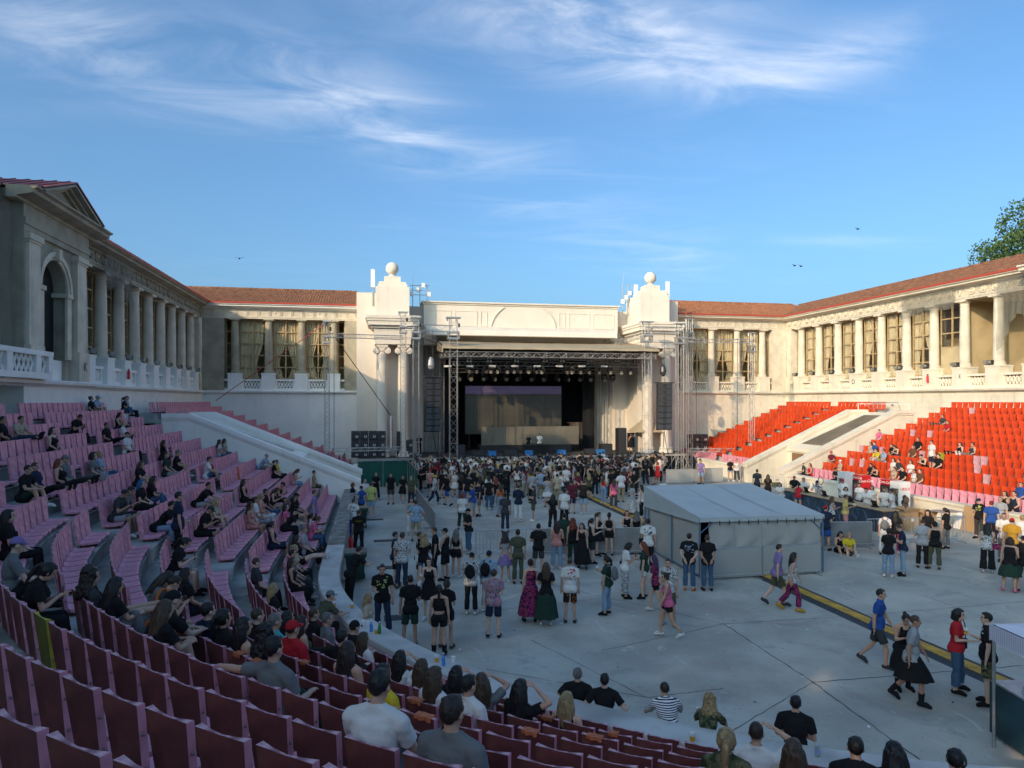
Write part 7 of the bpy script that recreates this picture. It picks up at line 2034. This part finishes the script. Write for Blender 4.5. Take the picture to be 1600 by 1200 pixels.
# x y facing(0 away, 90 right, 180 towards us) sex pose top bottom hair; i= carried things
Z5 = '''
265 405 185 m stand tk sc sk
335 400 175 f relax tk hk uk
178 382 175 f relax tk jk uy
150 482 10 m stand ti sq bb s=w
92 500 300 m hips tb jk sk
112 455 150 m relax tw je bg
45 605 25 m stand tw jb bb
78 702 5 m relax tk jk bb
40 470 100 f relax tk jk or
385 425 205 m stand tv jD sb
440 335 95 m cup tk jk sk
495 365 185 m relax ks sk cr
520 408 70 m walk tW jn cy
595 415 300 m walk tk sb sk s=k
640 365 200 f stand cw hw ln
680 402 5 f stand tk jj ln
715 410 0 m relax tk jj sk
748 492 290 m phone tb sa sb s=w
785 475 265 m relax tn sg sk
840 440 10 m stand tk jj sk
880 425 350 f relax kk jj lr
906 478 330 f stand cu jJ lb
684 555 10 f relax tw jd or
720 692 250 m fold tk jj ck
935 572 5 m stand tc jD sk
1012 508 0 m phone ln jw sk
1100 505 265 m fold tc sv sk
412 622 15 m hips tq sh sb
385 585 170 f relax ct jw pb
290 880 90 m stand tn sk sk
330 905 25 m relax tW jD sb
432 880 100 m fold tk sk sb
460 892 350 f relax tk mj Cy i=B
525 850 265 m relax tk jk sb
585 850 300 m fold kk sk ck
648 836 20 f stand ck mk lg s=w
490 1082 190 f cup dk -- lk s=w i=WC
215 1175 182 m relax tk jD un i=Y
380 1238 355 m relax tk sd sk
548 1290 5 f stand ck mk pk s=K i=A
592 1250 15 f relax tk mk pn
30 1010 60 m lean tk jk sk
735 1052 10 m phone lW jk ck s=w i=P
838 1040 25 m relax lq jJ cn i=P
868 1188 5 m cup tF sn sb s=k
935 862 0 f phone ca hl Cn s=w
1010 872 0 m stand tv jv sk s=k
1130 815 0 m fold tk sc sk
1085 1095 350 f relax dM -H un s=k
1175 1112 0 f fold tk Hd lb s=w
'''
stand_block(Z5, 3.75, 540, 680)
Z6 = '''
265 1100 0 m stand tw sO bb s=n
480 1052 290 f cup td jJ pk s=k i=GC
588 955 75 f phone tw jW ok s=k i=S
700 955 275 f relax td mw lr s=k
768 1042 280 f walk tM mk lP s=w
842 1112 195 m relax tW sv sb
838 1187 262 f walk kp mk un s=w i=TC
963 912 8 m behind tk jj sn s=u i=
1070 912 345 m behind tk jj bb s=k
188 785 5 f fold ks jJ ln s=w
232 735 355 m stand td sk sk
282 762 350 f stand kk jd Cr
336 782 195 f relax dk -H ln
392 752 70 f cup kk sd pn
430 705 110 f relax dk -- pb
494 706 5 f stand ck mk pk s=k
598 690 170 f relax dk -H lr
655 695 0 f fold kk jJ Cg
722 792 2 m stand tw jk sn s=k i=S
165 562 10 f relax tk jk lk
232 540 0 m relax tw jk sk
345 462 5 m phone tk sq sk s=w
276 462 355 m handup tx sn sk
190 402 0 m relax te jh sk
376 380 350 f relax tv sk ly
432 352 5 f stand tk jJ ly
462 404 40 f relax cr jJ lb
522 432 0 f relax tp jc lb
630 472 60 f cup ta HW ok
684 487 280 f cup kw jk lk
92 372 0 m stand tq jh sk
132 422 0 f phone ka hw on
1030 285 275 m relax tl sa bb
778 290 0 f relax dr -- or
740 292 5 f relax dk -- lk
640 290 0 m stand tw sk sk
546 352 5 m relax tk sh sk
584 350 355 f relax tx jk lb
705 250 0 m fold tv jh sg
300 360 0 f relax ka sk lb
410 280 5 f relax tk jj lk
500 300 0 f relax kw jd lk
'''
stand_block(Z6, 3.75, 820, 680)
STD = '''
1214 946 75 m walk tl sv sk
1237 955 85 f walk kW jM lk s=m
1371 1042 98 m walk tb sc sk s=c
1411 1078 150 f phone dk -k un s=K
1424 1100 92 m walk ta kk bb s=K
1495 1082 95 f relax tr jj ok s=k i=S
1543 1102 265 m cup tk sC sk s=k i=C
1388 902 10 f phone tk jJ pk s=w
1411 900 265 m phone tn jJ sb s=k
1441 888 5 m phone ta jk bb
1461 890 350 f relax kk jv uk
1383 868 5 f relax tw jw un i=G
1399 866 10 f relax tk jM lk
1478 858 300 f relax tk jg pk
1450 862 200 f relax tk jd Cn
1530 842 210 m relax tk jc cn
1549 848 5 m stand tb jk sr
1563 842 190 m cup ta jc bg
1575 838 200 f relax tk jk uy
1543 896 355 f phone kW wk lk i=F
1581 886 5 m relax tm jk cr
1569 878 185 m relax tw jg sb
1598 882 350 m relax tw jn sy
1578 925 5 f relax kk kd on s=p
1600 925 330 m relax tk sd ck
1290 860 20 m cup tn sb cr
1310 862 160 f floor kk sk lk
1324 864 165 f floor ty mk ly s=w
'''
stand_block(STD)
LEANERS = '''
903 1188 8 m wide tk jk sg h=1.68
945 1202 4 m wide tk jk sk h=1.70
1048 1230 345 m prop tS jn bn h=1.70
1103 1240 10 f prop tC jk Cy h=1.58
1243 1272 2 m fold tk jk sk h=1.70
575 1040 110 f stand te jk ly
'''
stand_block(LEANERS)
BAR = '''
1221 800 200 f lean tw jk on
1241 792 180 m relax tk jk cr
1257 795 190 m lean tw jn sk
1279 800 195 m lean tw jn cn
1317 800 185 m relax tw jn cr
1320 808 170 f lean tw jn on
1343 806 200 f relax tw jn un
1364 806 190 f lean tw jn on
1355 818 200 m phone tw jn sk
1382 818 190 m relax tw jj sk
1394 824 285 m relax tw ja sk
1247 801 10 f lean kr mj pk s=w
1300 832 70 f cup kW jk lb
1321 833 80 m cup tL ss sb i=C
1210 748 250 m lean tr jk sk
1141 752 170 f relax tk mJ cw s=w
1151 753 180 f relax kw jc pn s=w
1095 757 180 m relax tl sq bb
1183 780 0 m stand tc jk sb
1200 786 5 f relax tk jk lb
'''
n0 = len(PEOPLE); stand_block(BAR)
for e in PEOPLE[n0:]:
    if e['u'] > 1215 and e['top'] == 'tw' or e['top'] == 'tk' and e['hair'] == 'cr': e['note'] = 'behind the bar counter'
    elif e['u'] > 1215: e['note'] = 'in front of the bar'
    elif e['u'] > 1180: e['note'] = 'behind the grey tent' if e['u'] != 1210 else 'at the right ramp foot'
    else: e['note'] = 'in sunlight below the towers'
# performers on the deck
for (u, v, Y, fc, sx, pose, t_, b_, h_, nt) in ((826, 700, 61.3, 180, 'f', 'relax', 'tk', 'jk', 'uy', 'behind the stage desk, left'), (843, 700, 61.3, 185, 'm', 'relax', 'tw', 'jk', 'lk', 'behind the stage desk, right'),
                                                  (986, 712, 59.6, 330, 'f', 'handup', 'dk', '--', 'pb', 'on stage at the right'), (655, 700, 61, 200, 'm', 'relax', 'tk', 'jk', 'sk', 'under the left array'), (1010, 708, 60.8, 120, 'm', 'lean', 'tk', 'jk', 'sk', 'on stage near the awning')):
    p = aty(u, v, Y); p.z = DZ; person(p, face_rz(u, fc), sx, pose, t_, b_, h_, note=nt); PEOPLE[-1]['u'] = u

# ------------------------------------------------------------------ seated
def hz(x, y): return (abs(x - AX) if y > YC else math.hypot(x - AX, y - YC))
def find_seat(u, v, right=False, krow=None):
    a, b_ = ray(u); best = None
    if krow is not None:
        tgt = rk(krow) - .24; D = min((i * .02 for i in range(75, 1900)), key=lambda q: round(abs(hz(a * q, b_ * q) - tgt), 1) + .001 * q); return a * D, b_ * D, krow
    for i in range(40, 1500):
        D = i * .05; x, y = a * D, b_ * D
        if (x > AX) != right and y > YC: continue
        r = hz(x, y)
        if not (15.5 < r < 27.6): continue
        zh = 1.60 - .70 + .97 + .375 * (r + .24 - 16) / .935
        e = abs(VH + FPX * (CAMZ - zh) / D - v)
        if best is None or e < best[0] - 1e-9: best = (e, D, r)
    e, D0, r = best; k = min(NROW - 1, max(0, round((r + .24 - 16) / .935)))
    tgt = rk(k) - .24
    D = min((i * .02 for i in range(75, 3700)), key=lambda q: abs(hz(a * q, b_ * q) - tgt) + .15 * abs(q - D0))
    return a * D, b_ * D, k
TAKEN = []
def seat_block(txt, sc=1.0, ox=0.0, oy=0.0, right=False):
    for ln in txt.strip().splitlines():
        ln = ln.split('#')[0].split()
        if not ln: continue
        u, v = ox + float(ln[0]) / sc, oy + float(ln[1]) / sc
        krow = next((int(t[1:]) for t in ln if t[0] == '@'), None); ln = [t for t in ln if t[0] != '@']
        x, y, k = find_seat(u, v, right, krow); r0 = hz(x, y); r1 = rk(k) - .115
        if y > YC: d = Vector((1, 0)) if right else Vector((-1, 0)); base = Vector((AX, y))
        else: base = Vector((AX, YC)); d = Vector((x - AX, y - YC)).normalized()
        p = base + d * r1; tn_ = Vector((-d.y, d.x))
        for _ in range(6):
            for q in TAKEN:
                if q[1] == k and (q[0] - p).length < .42: p = p + (p - q[0]).normalized() * .12 if (p - q[0]).length > .01 else p + tn_ * .3
        TAKEN.append((p, k))
        rel = float(ln[6]) if len(ln) > 6 and ln[6].lstrip('-').isdigit() else random.uniform(-14, 14)
        rz = math.atan2(-d.y, -d.x) - PI / 2 + R(rel)
        stand_ = ln[3] in ('stand', 'relax', 'phone')
        z = Tk(k) + (.10 if not stand_ else 0)
        if stand_: p = p - d * 0.12
        person((p.x, p.y, z), rz, ln[2], ln[3], ln[4][:2], ln[4][2:], ln[5])
        PEOPLE[-1].update(u=u, row=k, right=right, stand=stand_)
SL = '''
575 28 f sit tkjk un
600 22 m sitknee tqsh cq
772 32 f sitknee tkjj pb
797 30 m sit tajk sg
45 240 m sitlong tkjD sn
118 232 m sitknee tesk sk
465 222 m sitphone tkjk sk
738 196 f sitknee kkjD lk
688 275 m sitlong tkjk sb
775 270 f sit twjn uy
805 330 m sit twjk cc
340 322 f sit kkjk lk
590 398 f sit tgjJ ok
632 395 f sitarm tqjj uy
400 432 f sitlong kkjk lr
440 412 m sitlong tgjc cg
160 480 m sitknee tksd sn
255 450 m sitlong tnjk bb
870 478 f sitknee tkmk lb
1018 318 f sithand tkjk ln
1045 400 m sit tdsa sk
1098 412 m sitknee tksk sg
882 622 f sitcross tkjk lB
942 585 f sitknee tkjj lk
730 680 m sitphone tcsa sk
752 672 m sitphone tgsc sk
560 912 f sit lkjk ln @5
602 895 m sitlong tcsk Cn @5
150 868 f sitphone tkjk pk @6
655 985 f sitknee tkjg lk @5
985 782 m sitfwd tkjJ sk
1010 858 m stand tnjk sk
925 945 m sitphone tgjk ln @4
1160 1000 f sit tksk lk @3
30 985 m sitknee tgjk cl
10 790 f sit tkjk lk
'''
seat_block(SL, 4, 0, 600)
SL2 = '''
265 262 f sit kkjD lk
303 255 m sit tgjk sk
340 255 m sitphone tnjk ck
378 325 f sit tWjj Cn
408 325 f sit tesj ln
465 305 m sitphone trjk sn
478 312 f sitphone twjk sn
612 338 m sitphone lnjj sk
625 438 m sitfwd tqsg ca
293 448 m sitknee twsj sn
320 455 f sit krjj ln
235 612 m sitfwd tksa sk
530 622 f sit kkjk ln
790 440 f sit tcjk lb
715 485 m sit tkjk sk
738 478 f sit tyjk lk
840 530 f sitphone ksjJ lb
868 508 f sit tojx on
905 478 m sit tdjj cr
995 518 m sit tejg bb
968 550 m sit thsv sk
1000 552 m sitcross tnjn ck
1085 568 m sitphone lkjD ck
758 622 m sitphone kksk cd
678 675 m sit tkjj sn
715 650 f sitphone kkmk ln
640 720 f sit ksjw py
750 745 f sit tpjw lk
870 718 f sit tkmk ok
905 718 m sitcross tksk ck
260 805 m sitphone tksk cc
340 775 f sitknee tesk ly
608 762 m sit twja bb
815 785 m sitfwd tkjk ck
940 790 m stand tljn sb
990 825 f sit twsk pk
575 835 f sit ds-- Cn
735 875 f sit dn-k pk
930 915 m sit tajk sg
900 962 f sitlong tkmk lk
862 1018 f sit tejk uy
1000 1010 f sitphone tpjj pb
878 1072 m sit tgjc sk
885 1108 f sit kkjk ln
972 1122 m sitfwd tvjk cg
650 1120 m sit tcjk bb
720 1150 f sit tkjk ly
150 995 m sitphone tksa pk
'''
seat_block(SL2, 4, 250, 600)
SL3 = '''
95 82 m sit tnjk sk @4
132 158 f sit tkjd pk @4
482 62 m sit ttjk bg @3
488 112 m sit trjk cr @3
712 130 m sit tkjk bb @1
722 180 m sit tgjj sg @1
430 205 m sit tkjk bb @3
560 195 f sit kWjk lk @2
620 232 f sit kvjw ln @2
240 272 f sit kkjk lk @4
370 255 m sit tkjk Ck @4
885 285 m sitarm lkjk sk @2
920 352 m sitknee tksk ck @1
938 335 f sit twjk lb @1
912 478 f sit kcjk ln @3
'''
seat_block(SL3, 3.75, 300, 880)
SL4 = '''
430 955 m sitarm tgjd sk 4 @5
583 1007 m sitknee twjg sk 12 @6
597 1018 f sit tyjk sn @4
622 1015 f sithand twjk lk @2
641 1018 f sit twjk lb @2
664 1014 f sithand tkjk lk @2
678 1034 f sit twjk lb @3
706 1038 m sit tgjD sn 0 @6
730 1064 m sit twjk sk @3
760 1066 f sithand tgjk lb 40 @2
793 1074 f sithand tkmk lk @2
886 1100 f sit kkjk ly 0 @1
1135 1123 f sit tCjk py 0 @3
1180 1162 m sithand twjk bn @2
1240 1170 f sit tejk lb 0 @3
243 905 f sitknee tkmk lb @5
222 898 m sitfwd tksk ck @5
240 880 m sitphone tusk sn @4
1340 1188 m sitfwd tkjk sk @2
1412 1187 f sitfwd tkjk lk @2
1455 1188 m sitfwd tkjk sk @2
1498 1178 m sit tkjk sk @1
'''
seat_block(SL4)
SR = '''
497 395 m sithand tcjk ck
527 402 f sit krjk lr
637 338 m sitcross txsh cr
848 214 m sit tgsh bg
872 220 f sit tpjk sk
832 288 f sit tesw lb
850 284 m sitcross tbsa sk
868 318 m sitknee tysa sk
890 340 m sit tqsg sk
936 300 f sit tkjk sk
966 296 f sitphone kcsj lb
1040 300 m sit tosh sk
1067 276 m sit tkjk sk
1186 168 f sitlong tcjc un
1216 170 f sit trjn sr
1272 288 f sitlong kkjk lb
1333 286 f sitlong kcjg un
680 382 f sit tewW cw
668 432 m sitphone tkjk sk
832 408 m sit tksk sk
858 412 f sitphone kksk lk
945 378 f sit twje lb
972 382 m sit tcjk sk
1030 368 f sit twsj lb
948 422 f sit tesj sk
990 428 m sit tksk sk
1050 442 f sit twjk sk
1078 440 m sit tosg sk
1105 356 m sitphone kksk sk
1130 372 m stand twsn sk
1146 352 m sit tkjk sk
1580 515 m sit tbsn sb
1500 560 f sit kkjk ln
1545 565 m sit knsn sk
'''
seat_block(SR, 3.2, 1100, 600, True)

# carried things: bags on backs, cups in hands
def place_on(e, p_local, me_parts, label, cat, name, rz=0.0):
    o = e['o']; M = Matrix.Translation(o.location) @ o.rotation_euler.to_matrix().to_4x4() @ Matrix.Diagonal((*o.scale, 1)); q = M @ Vector(p_local)
    t = thing(name, label, cat, tuple(q)); t.rotation_euler = (0, 0, o.rotation_euler.z + rz)
    ORG[t.name] = Vector((0, 0, 0))
    for nm, mb_, m in me_parts: mb_.build(nm, m, t, org=(0, 0, 0), smooth=40)
    return t
hc = 0
for h, i in HOLD:
    e = PEOPLE[i]; S = e['Bd']['S']; who = ('woman' if e['sex'] == 'f' else 'man') + ' with ' + describe(e)[1]
    if h == 'C':
        sh, el, wr_ = S['arm0']; p = wr_ + (wr_ - el).normalized() * .085 + Vector((0, .03, -.03)); o = e['o']
        M = Matrix.Translation(o.location) @ o.rotation_euler.to_matrix().to_4x4() @ Matrix.Diagonal((*o.scale, 1)); cup(tuple(M @ p), 'beer cup held by the ' + who + ' ' + e['note']); continue
    if h in 'PG':
        col, lab = (fabric('k'), 'black') if h == 'P' else (fabric('g'), 'grey')
        bp_ = MB(); bp_.ell((0, -.02, 0), (.15, .095, .21), 12, 8); bp_.ell((0, -.075, -.07), (.11, .06, .10), 10, 7); q = MB()
        for s in (-1, 1): q.path([(s * .09, .06, .2), (s * .10, .13, .24), (s * .11, .24, .14), (s * .12, .25, -.02), (s * .11, .1, -.14)], .016, 5)
        c = S['chest'] + Vector((0, -.20, -.02)); place_on(e, c, [('bag', bp_, col), ('strap', q, col)], lab + ' backpack worn by the ' + who + ' ' + e['note'], 'backpack', 'backpack')
    elif h in 'BWSTF':
        m, lab = {'B': (fabric('w'), 'white handbag'), 'W': (fabric('w'), 'white handbag'), 'S': (fabric('k'), 'black shoulder bag'), 'T': (fabric('e'), 'pale tote bag'), 'F': (fabric('M'), 'flowered backpack')}[h]
        w_, z_ = (.13, .10) if h != 'T' else (.17, .20)
        bp_ = MB(); bp_.box(-w_, w_, -.045, .045, -z_, z_); bp_.box(-w_ - .004, w_ + .004, -.05, .05, z_ * .3, z_ + .004)
        q = MB(); q.path([(-w_ * .8, 0, z_), (-.05, -.03, z_ + .28), (.04, -.02, z_ + .46)], .010, 5); q.path([(w_ * .8, 0, z_), (.09, .03, z_ + .28), (.04, .02, z_ + .46)], .010, 5)
        sx = -1 if h in 'SB' else 1
        c = S['hip'] + Vector((sx * .24, .03 if h != 'F' else -.16, .05)); place_on(e, c, [('bag', bp_, m), ('strap', q, m)], lab + ' carried by the ' + who + ' ' + e['note'], 'bag', 'shoulder_bag', R(80) * (h != 'F'))
# hand fan held by a seated woman
for e in PEOPLE:
    if e.get('row') is not None and abs(e['u'] - (250 + 530 / 4)) < .1:
        S = e['Bd']['S']; b = MB(); n = 14
        P = [(0, 0, 0)] + [(.26 * math.cos(R(15 + 150 * i / n)), .01 * (i % 2), .26 * math.sin(R(15 + 150 * i / n))) for i in range(n + 1)]
        b.add(P, [(0, i + 1, i + 2) for i in range(n)]); place_on(e, S['arm1'][2] + Vector((0, .1, .05)), [('fan_leaf', b, fabric('e'))], 'open pale hand fan held by a seated woman on the left stand', 'fan', 'hand_fan')
# phones in the hands of people looking down
nph = 0
for e in PEOPLE:
    if e['pose'] in ('phone', 'sitphone') and e['o'].location.length < 34:
        S = e['Bd']['S']; q = (S['arm0'][2] + S['arm1'][2]) * .5 + Vector((0, .06, .05)); b = MB(); b.cbox((0, 0, 0), (.075, .012, .15)); e['has_phone'] = True
        t = place_on(e, q, [('phone_body', b, PHONE)], 'x', 'phone', 'mobile_phone'); e['phone'] = t

# ------------------------------------------------------------------ the crowd before the stage
crs = random.Random(77)
pts = []
def crowd_ok(x, y): return all((x - a) ** 2 + (y - c) ** 2 > .50 for a, c in pts)
floor_pts = [(e['o'].location.x, e['o'].location.y) for e in PEOPLE if e['o'].location.z < .3]
tries = 0
while len(pts) < 235 and tries < 20000:
    tries += 1
    y = 57.0 - abs(crs.gauss(0, 7.6)); u = crs.uniform(648, 1040) if y > 48 else crs.uniform(690, 1000)
    if y < 40.5: continue
    a, c = ray(u); x = a * y / c
    if any((x - p) ** 2 + (y - q) ** 2 < .45 for p, q in floor_pts) or not crowd_ok(x, y): continue
    if abs(x - 13.55) < .5 and y < 45: continue
    pts.append((x, y))
pts.sort(key=lambda p: p[1])
TOPS = 'tk tk tk tk kk tw tw tw tw ta te tw tg tg tn tc ck kk tk ta te tr tx tv tk lk dk kw tW tk ta tq ky tc tn tk'.split(); BOTS = 'jk jD jj jk sk sc jJ hk mj mk jn jh jc sd'.split()
HM, HF = 'sk sk sn sn bb bg ck cc sg pk cn'.split(), 'lk ln ln lb lb ly lr uk un pb Cn oy'.split()
n_ind = max(0, 300 - len(PEOPLE)); crowd_low = []
CPOSE = ['stand', 'relax', 'cup', 'fold', 'phone', 'relax', 'handup', 'hips', 'stand']
for i, (x, y) in enumerate(pts):
    fem = crs.random() < .48; u = proj((x, y, 0))[0]; fc = crs.choice((0, 0, 0, 5, -8, 12, -25, 30, 75, -80, 170, 200)) if y < 52 else crs.choice((0, 0, 0, 5, -8, 12, -20, 25, 60))
    tp, bt, hr = crs.choice(TOPS), crs.choice(BOTS), crs.choice(HF if fem else HM)
    if not fem: tp = tp.replace('c', 't', 1) if tp[0] == 'c' else ('tk' if tp[0] == 'd' else tp); bt = 'jk' if bt[0] in 'hm' else bt
    if tp[0] == 'd': bt = '--'
    ps = crs.choice(CPOSE)
    e0 = len(PEOPLE)
    person((x, y, 0), face_rz(u, fc), 'f' if fem else 'm', ps, tp, bt, hr, note='in the crowd by the stage')
    PEOPLE[-1].update(u=u, crowd=True)
    if i >= n_ind: crowd_low.append(PEOPLE[-1])
# those past the limit become one crowd mesh
V_, F_, MI_, ML_ = [], [], [], []
if crowd_low:
    off = 0; mslot = {}
    from mathutils import Matrix as _M
    dec = {}
    def low_mesh(me):
        if me.name in dec: return dec[me.name]
        o = bpy.data.objects.new('tmp', me); o.modifiers.new('d', 'DECIMATE').ratio = .16; r = eval_mesh(o)
        n = len(r.vertices); co = np.empty(n * 3); r.vertices.foreach_get('co', co)
        dec[me.name] = (co.reshape(-1, 3), [tuple(p.vertices) for p in r.polygons], [p.material_index for p in r.polygons]); return dec[me.name]
    for e in crowd_low:
        o = e['o']; M0 = Matrix.Translation(o.location) @ o.rotation_euler.to_matrix().to_4x4() @ Matrix.Diagonal((*o.scale, 1))
        for ob in [o] + list(o.children):
            M = M0 if ob is o else M0 @ ob.matrix_basis
            co, pol, mi = low_mesh(ob.data); A = np.array(M); W_ = co @ A[:3, :3].T + A[:3, 3]
            V_.append(W_); ms = [s.material for s in ob.material_slots]
            for m in ms:
                if m not in mslot: mslot[m] = len(ML_); ML_.append(m)
            F_ += [tuple(i + off for i in p) for p in pol]; MI_ += [mslot[ms[i]] for i in mi]; off += len(co)
        for ch in list(o.children): bpy.data.objects.remove(ch)
        bpy.data.objects.remove(o); PEOPLE.remove(e)
    me = bpy.data.meshes.new('crowd'); me.from_pydata(np.concatenate(V_).tolist(), [], F_)
    for m in ML_: me.materials.append(m)
    me.polygons.foreach_set('material_index', MI_); me.polygons.foreach_set('use_smooth', [True] * len(F_)); me.update()
    tag(link('crowd', me), 'dense standing crowd packed along the front of the stage', 'crowd', kind='stuff')

# prints and lettering on shirts, laid on the cloth
def shirt_print(i, back, kind, col, txt=None, w=.26, dz=.05):
    e = PEOPLE[i]; S = e['Bd']['S']; g_ = next((c for c in e['o'].children if c.name.split('.')[0] in ('shirt', 'tank_top', 'long_shirt')), None)
    if g_ is None: return
    n = len(g_.data.vertices); co = np.empty(n * 3); g_.data.vertices.foreach_get('co', co); co = co.reshape(-1, 3); sg = -1 if back else 1
    c0 = S['chest'] + S['sp'] * dz; half = co[(co[:, 1] - c0.y) * sg > -.02]
    if txt:
        me = text_mesh(txt, .075, fabric(col), depth=0, name='shirt_print'); vv = np.array([v.co[:] for v in me.vertices]); sc_ = w / max(.01, np.ptp(vv[:, 0])); vv *= min(1.6, sc_)
    else:
        me = bpy.data.meshes.new('shirt_print'); b = MB(); rr = random.Random(i)
        for _ in range(16):
            x, z = rr.uniform(-.5, .5) * w, rr.uniform(-.5, .5) * w * 1.1; a, q = rr.uniform(.012, .045), rr.uniform(.008, .03)
            b.add([(x - a, z, 0), (x, z - q, 0), (x + a, z, 0), (x, z + q, 0)], [(0, 1, 2, 3)])
        me.from_pydata(b.v, [], b.f); me.materials.append(fabric(col)); vv = np.array(b.v)
    out = []
    for x, z, _ in vv:
        X_ = c0.x + (x if not back else x); Z_ = c0.z + z; d2 = (half[:, 0] - X_) ** 2 + (half[:, 2] - Z_) ** 2; j = np.argsort(d2)[:5]; y = (half[j, 1] * sg).max() * sg + sg * .007
        out.append((X_, y, Z_))
    if not back: out = [(2 * c0.x - x, y, z) for x, y, z in out]
    me.vertices.foreach_set('co', np.array(out).ravel()); me.update(); link('shirt_print', me, e['o'])
def who_at(u, v): return min(range(len(PEOPLE)), key=lambda i: (proj(PEOPLE[i]['o'].location)[0] - u) ** 2 + (proj(PEOPLE[i]['o'].location)[1] - v) ** 2)
for x, y, bk_, kd, cl_, tx in ((540 + 78 / 3.75, 680 + 702 / 3.75, 1, 0, 'y', 'SECURITY'), (540 + 45 / 3.75, 680 + 605 / 3.75, 1, 0, 'n', None), (540 + 215 / 3.75, 680 + 1175 / 3.75, 0, 0, 'i', None), (820 + 265 / 3.75, 680 + 1100 / 3.75, 1, 0, 'r', None),
                               (820 + 963 / 3.75, 680 + 912 / 3.75, 1, 0, 'q', None), (820 + 722 / 3.75, 680 + 792 / 3.75, 1, 0, 'c', None), (1383, 868, 1, 0, 'p', None), (1530, 842, 0, 0, 'i', None), (1543, 1102, 0, 0, 'w', None), (540 + 440 / 3.75, 680 + 335 / 3.75, 1, 0, 'y', None)):
    shirt_print(who_at(x, y), bk_, kd, cl_, tx)
for e_i, e in enumerate(PEOPLE):
    if e.get('row') is not None and not e['right'] and e['sex'] == 'm' and e['top'] in ('tk', 'tn') and e_i % 3 == 0: shirt_print(e_i, True, 0, ('q', 'a', 'w', 'r')[e_i % 4])
# bits of litter on the floor: cups, tickets, butts
lr = random.Random(31); lb = MB()
for _ in range(420):
    x, y = lr.uniform(0, 27), lr.uniform(9, 52)
    if math.hypot(x - AX, y - YC) > 13.8 and y < YC: continue
    a = lr.uniform(0, 6.3); s_ = lr.choice((.015, .02, .03, .05)); c_, q = math.cos(a) * s_, math.sin(a) * s_
    lb.add([(x - c_, y - q, .004), (x + q * .6, y - c_ * .6, .006), (x + c_, y + q, .004 + s_ * .25), (x - q * .6, y + c_ * .6, .005)], [(0, 1, 2, 3)], lr.choice((0, 0, 1, 2)))
tag(lb.build('floor_litter', [PAPER, CARD, RUB]), 'scraps of paper and butts strewn on the concrete floor', 'litter', kind='stuff')

# ------------------------------------------------------------------ labels
def words(s): return len(s.split())
PW = dict(phone='looking at a phone', fold='with folded arms', hips='with hands on hips', behind='with hands behind back', walk='walking', handup='with a raised hand', wide='with elbows spread', lean='leaning forward', prop='leaning forward', cup='holding a drink', floor='sitting on the ground')
base = {}
for e in PEOPLE:
    who, hd, cl = describe(e)
    if e.get('row') is not None:
        row = [q for q in PEOPLE if q.get('row') == e['row'] and q.get('right') == e['right']]; row.sort(key=lambda q: q['u']); i = row.index(e)
        side = 'right' if e['right'] else 'left'
        pl = '%s %s row, %s from left' % (ORD[e['row']], side, ORD[i])
        L_ = '%s %s, %s, %s, %s' % ('standing' if e['stand'] else 'seated', who, hd, cl, pl)
        if words(L_) > 16: L_ = '%s %s in %s, %s' % ('standing' if e['stand'] else 'seated', who, cl, pl)
        if words(L_) > 16: L_ = '%s in %s, %s' % (who, cl.split(' and ')[0] if ' patterned' not in cl else 'patterned shirt', pl)
        e['o']['group'] = 'people sitting on the ' + side + ' stand'
    else:
        a_ = PW.get(e['pose'], ''); L_ = '%s with %s in %s %s %s' % (who, hd, cl, a_, e['note'])
        if words(L_) > 16: L_ = '%s with %s in %s %s' % (who, hd, cl, e['note'])
        if words(L_) > 16: L_ = '%s in %s %s %s' % (who, cl, a_, e['note'])
        if words(L_) > 16: L_ = '%s in %s %s' % (who, cl, e['note'])
        e['o']['group'] = 'people in the crowd by the stage' if e.get('crowd') else 'people ' + e['note']
    L_ = ' '.join(L_.split())
    e['lab'] = L_; base.setdefault(L_, []).append(e); e['o']['category'] = 'person'
for L_, es in base.items():
    if len(es) > 1 and not es[0].get('crowd'):
        es.sort(key=lambda q: q['u'])
        for i, e in enumerate(es):
            ex = (', left of two', ', right of two')[i] if len(es) == 2 else ', %s from left' % ORD[i]
            while words(L_ + ex) > 16 and ' with ' in L_: L_ = L_.replace(' with ' + describe(e)[1], '')
            e['lab'] = L_ + ex
for e in PEOPLE:
    e['o']['label'] = e['lab']
    if e.get('phone'):
        who, hd, cl = describe(e); pl = e['lab'].split(', ')[-2:] if e.get('row') is not None else [e['note']]
        e['phone']['label'] = ' '.join(('dark phone held by the %s with %s, %s' % (who, hd, ', '.join(pl))).split()[:16])
# anything left unused goes
for me in [m for m in bpy.data.meshes if m.users == 0]: bpy.data.meshes.remove(me)

bpy.data.scenes.remove(TMP)
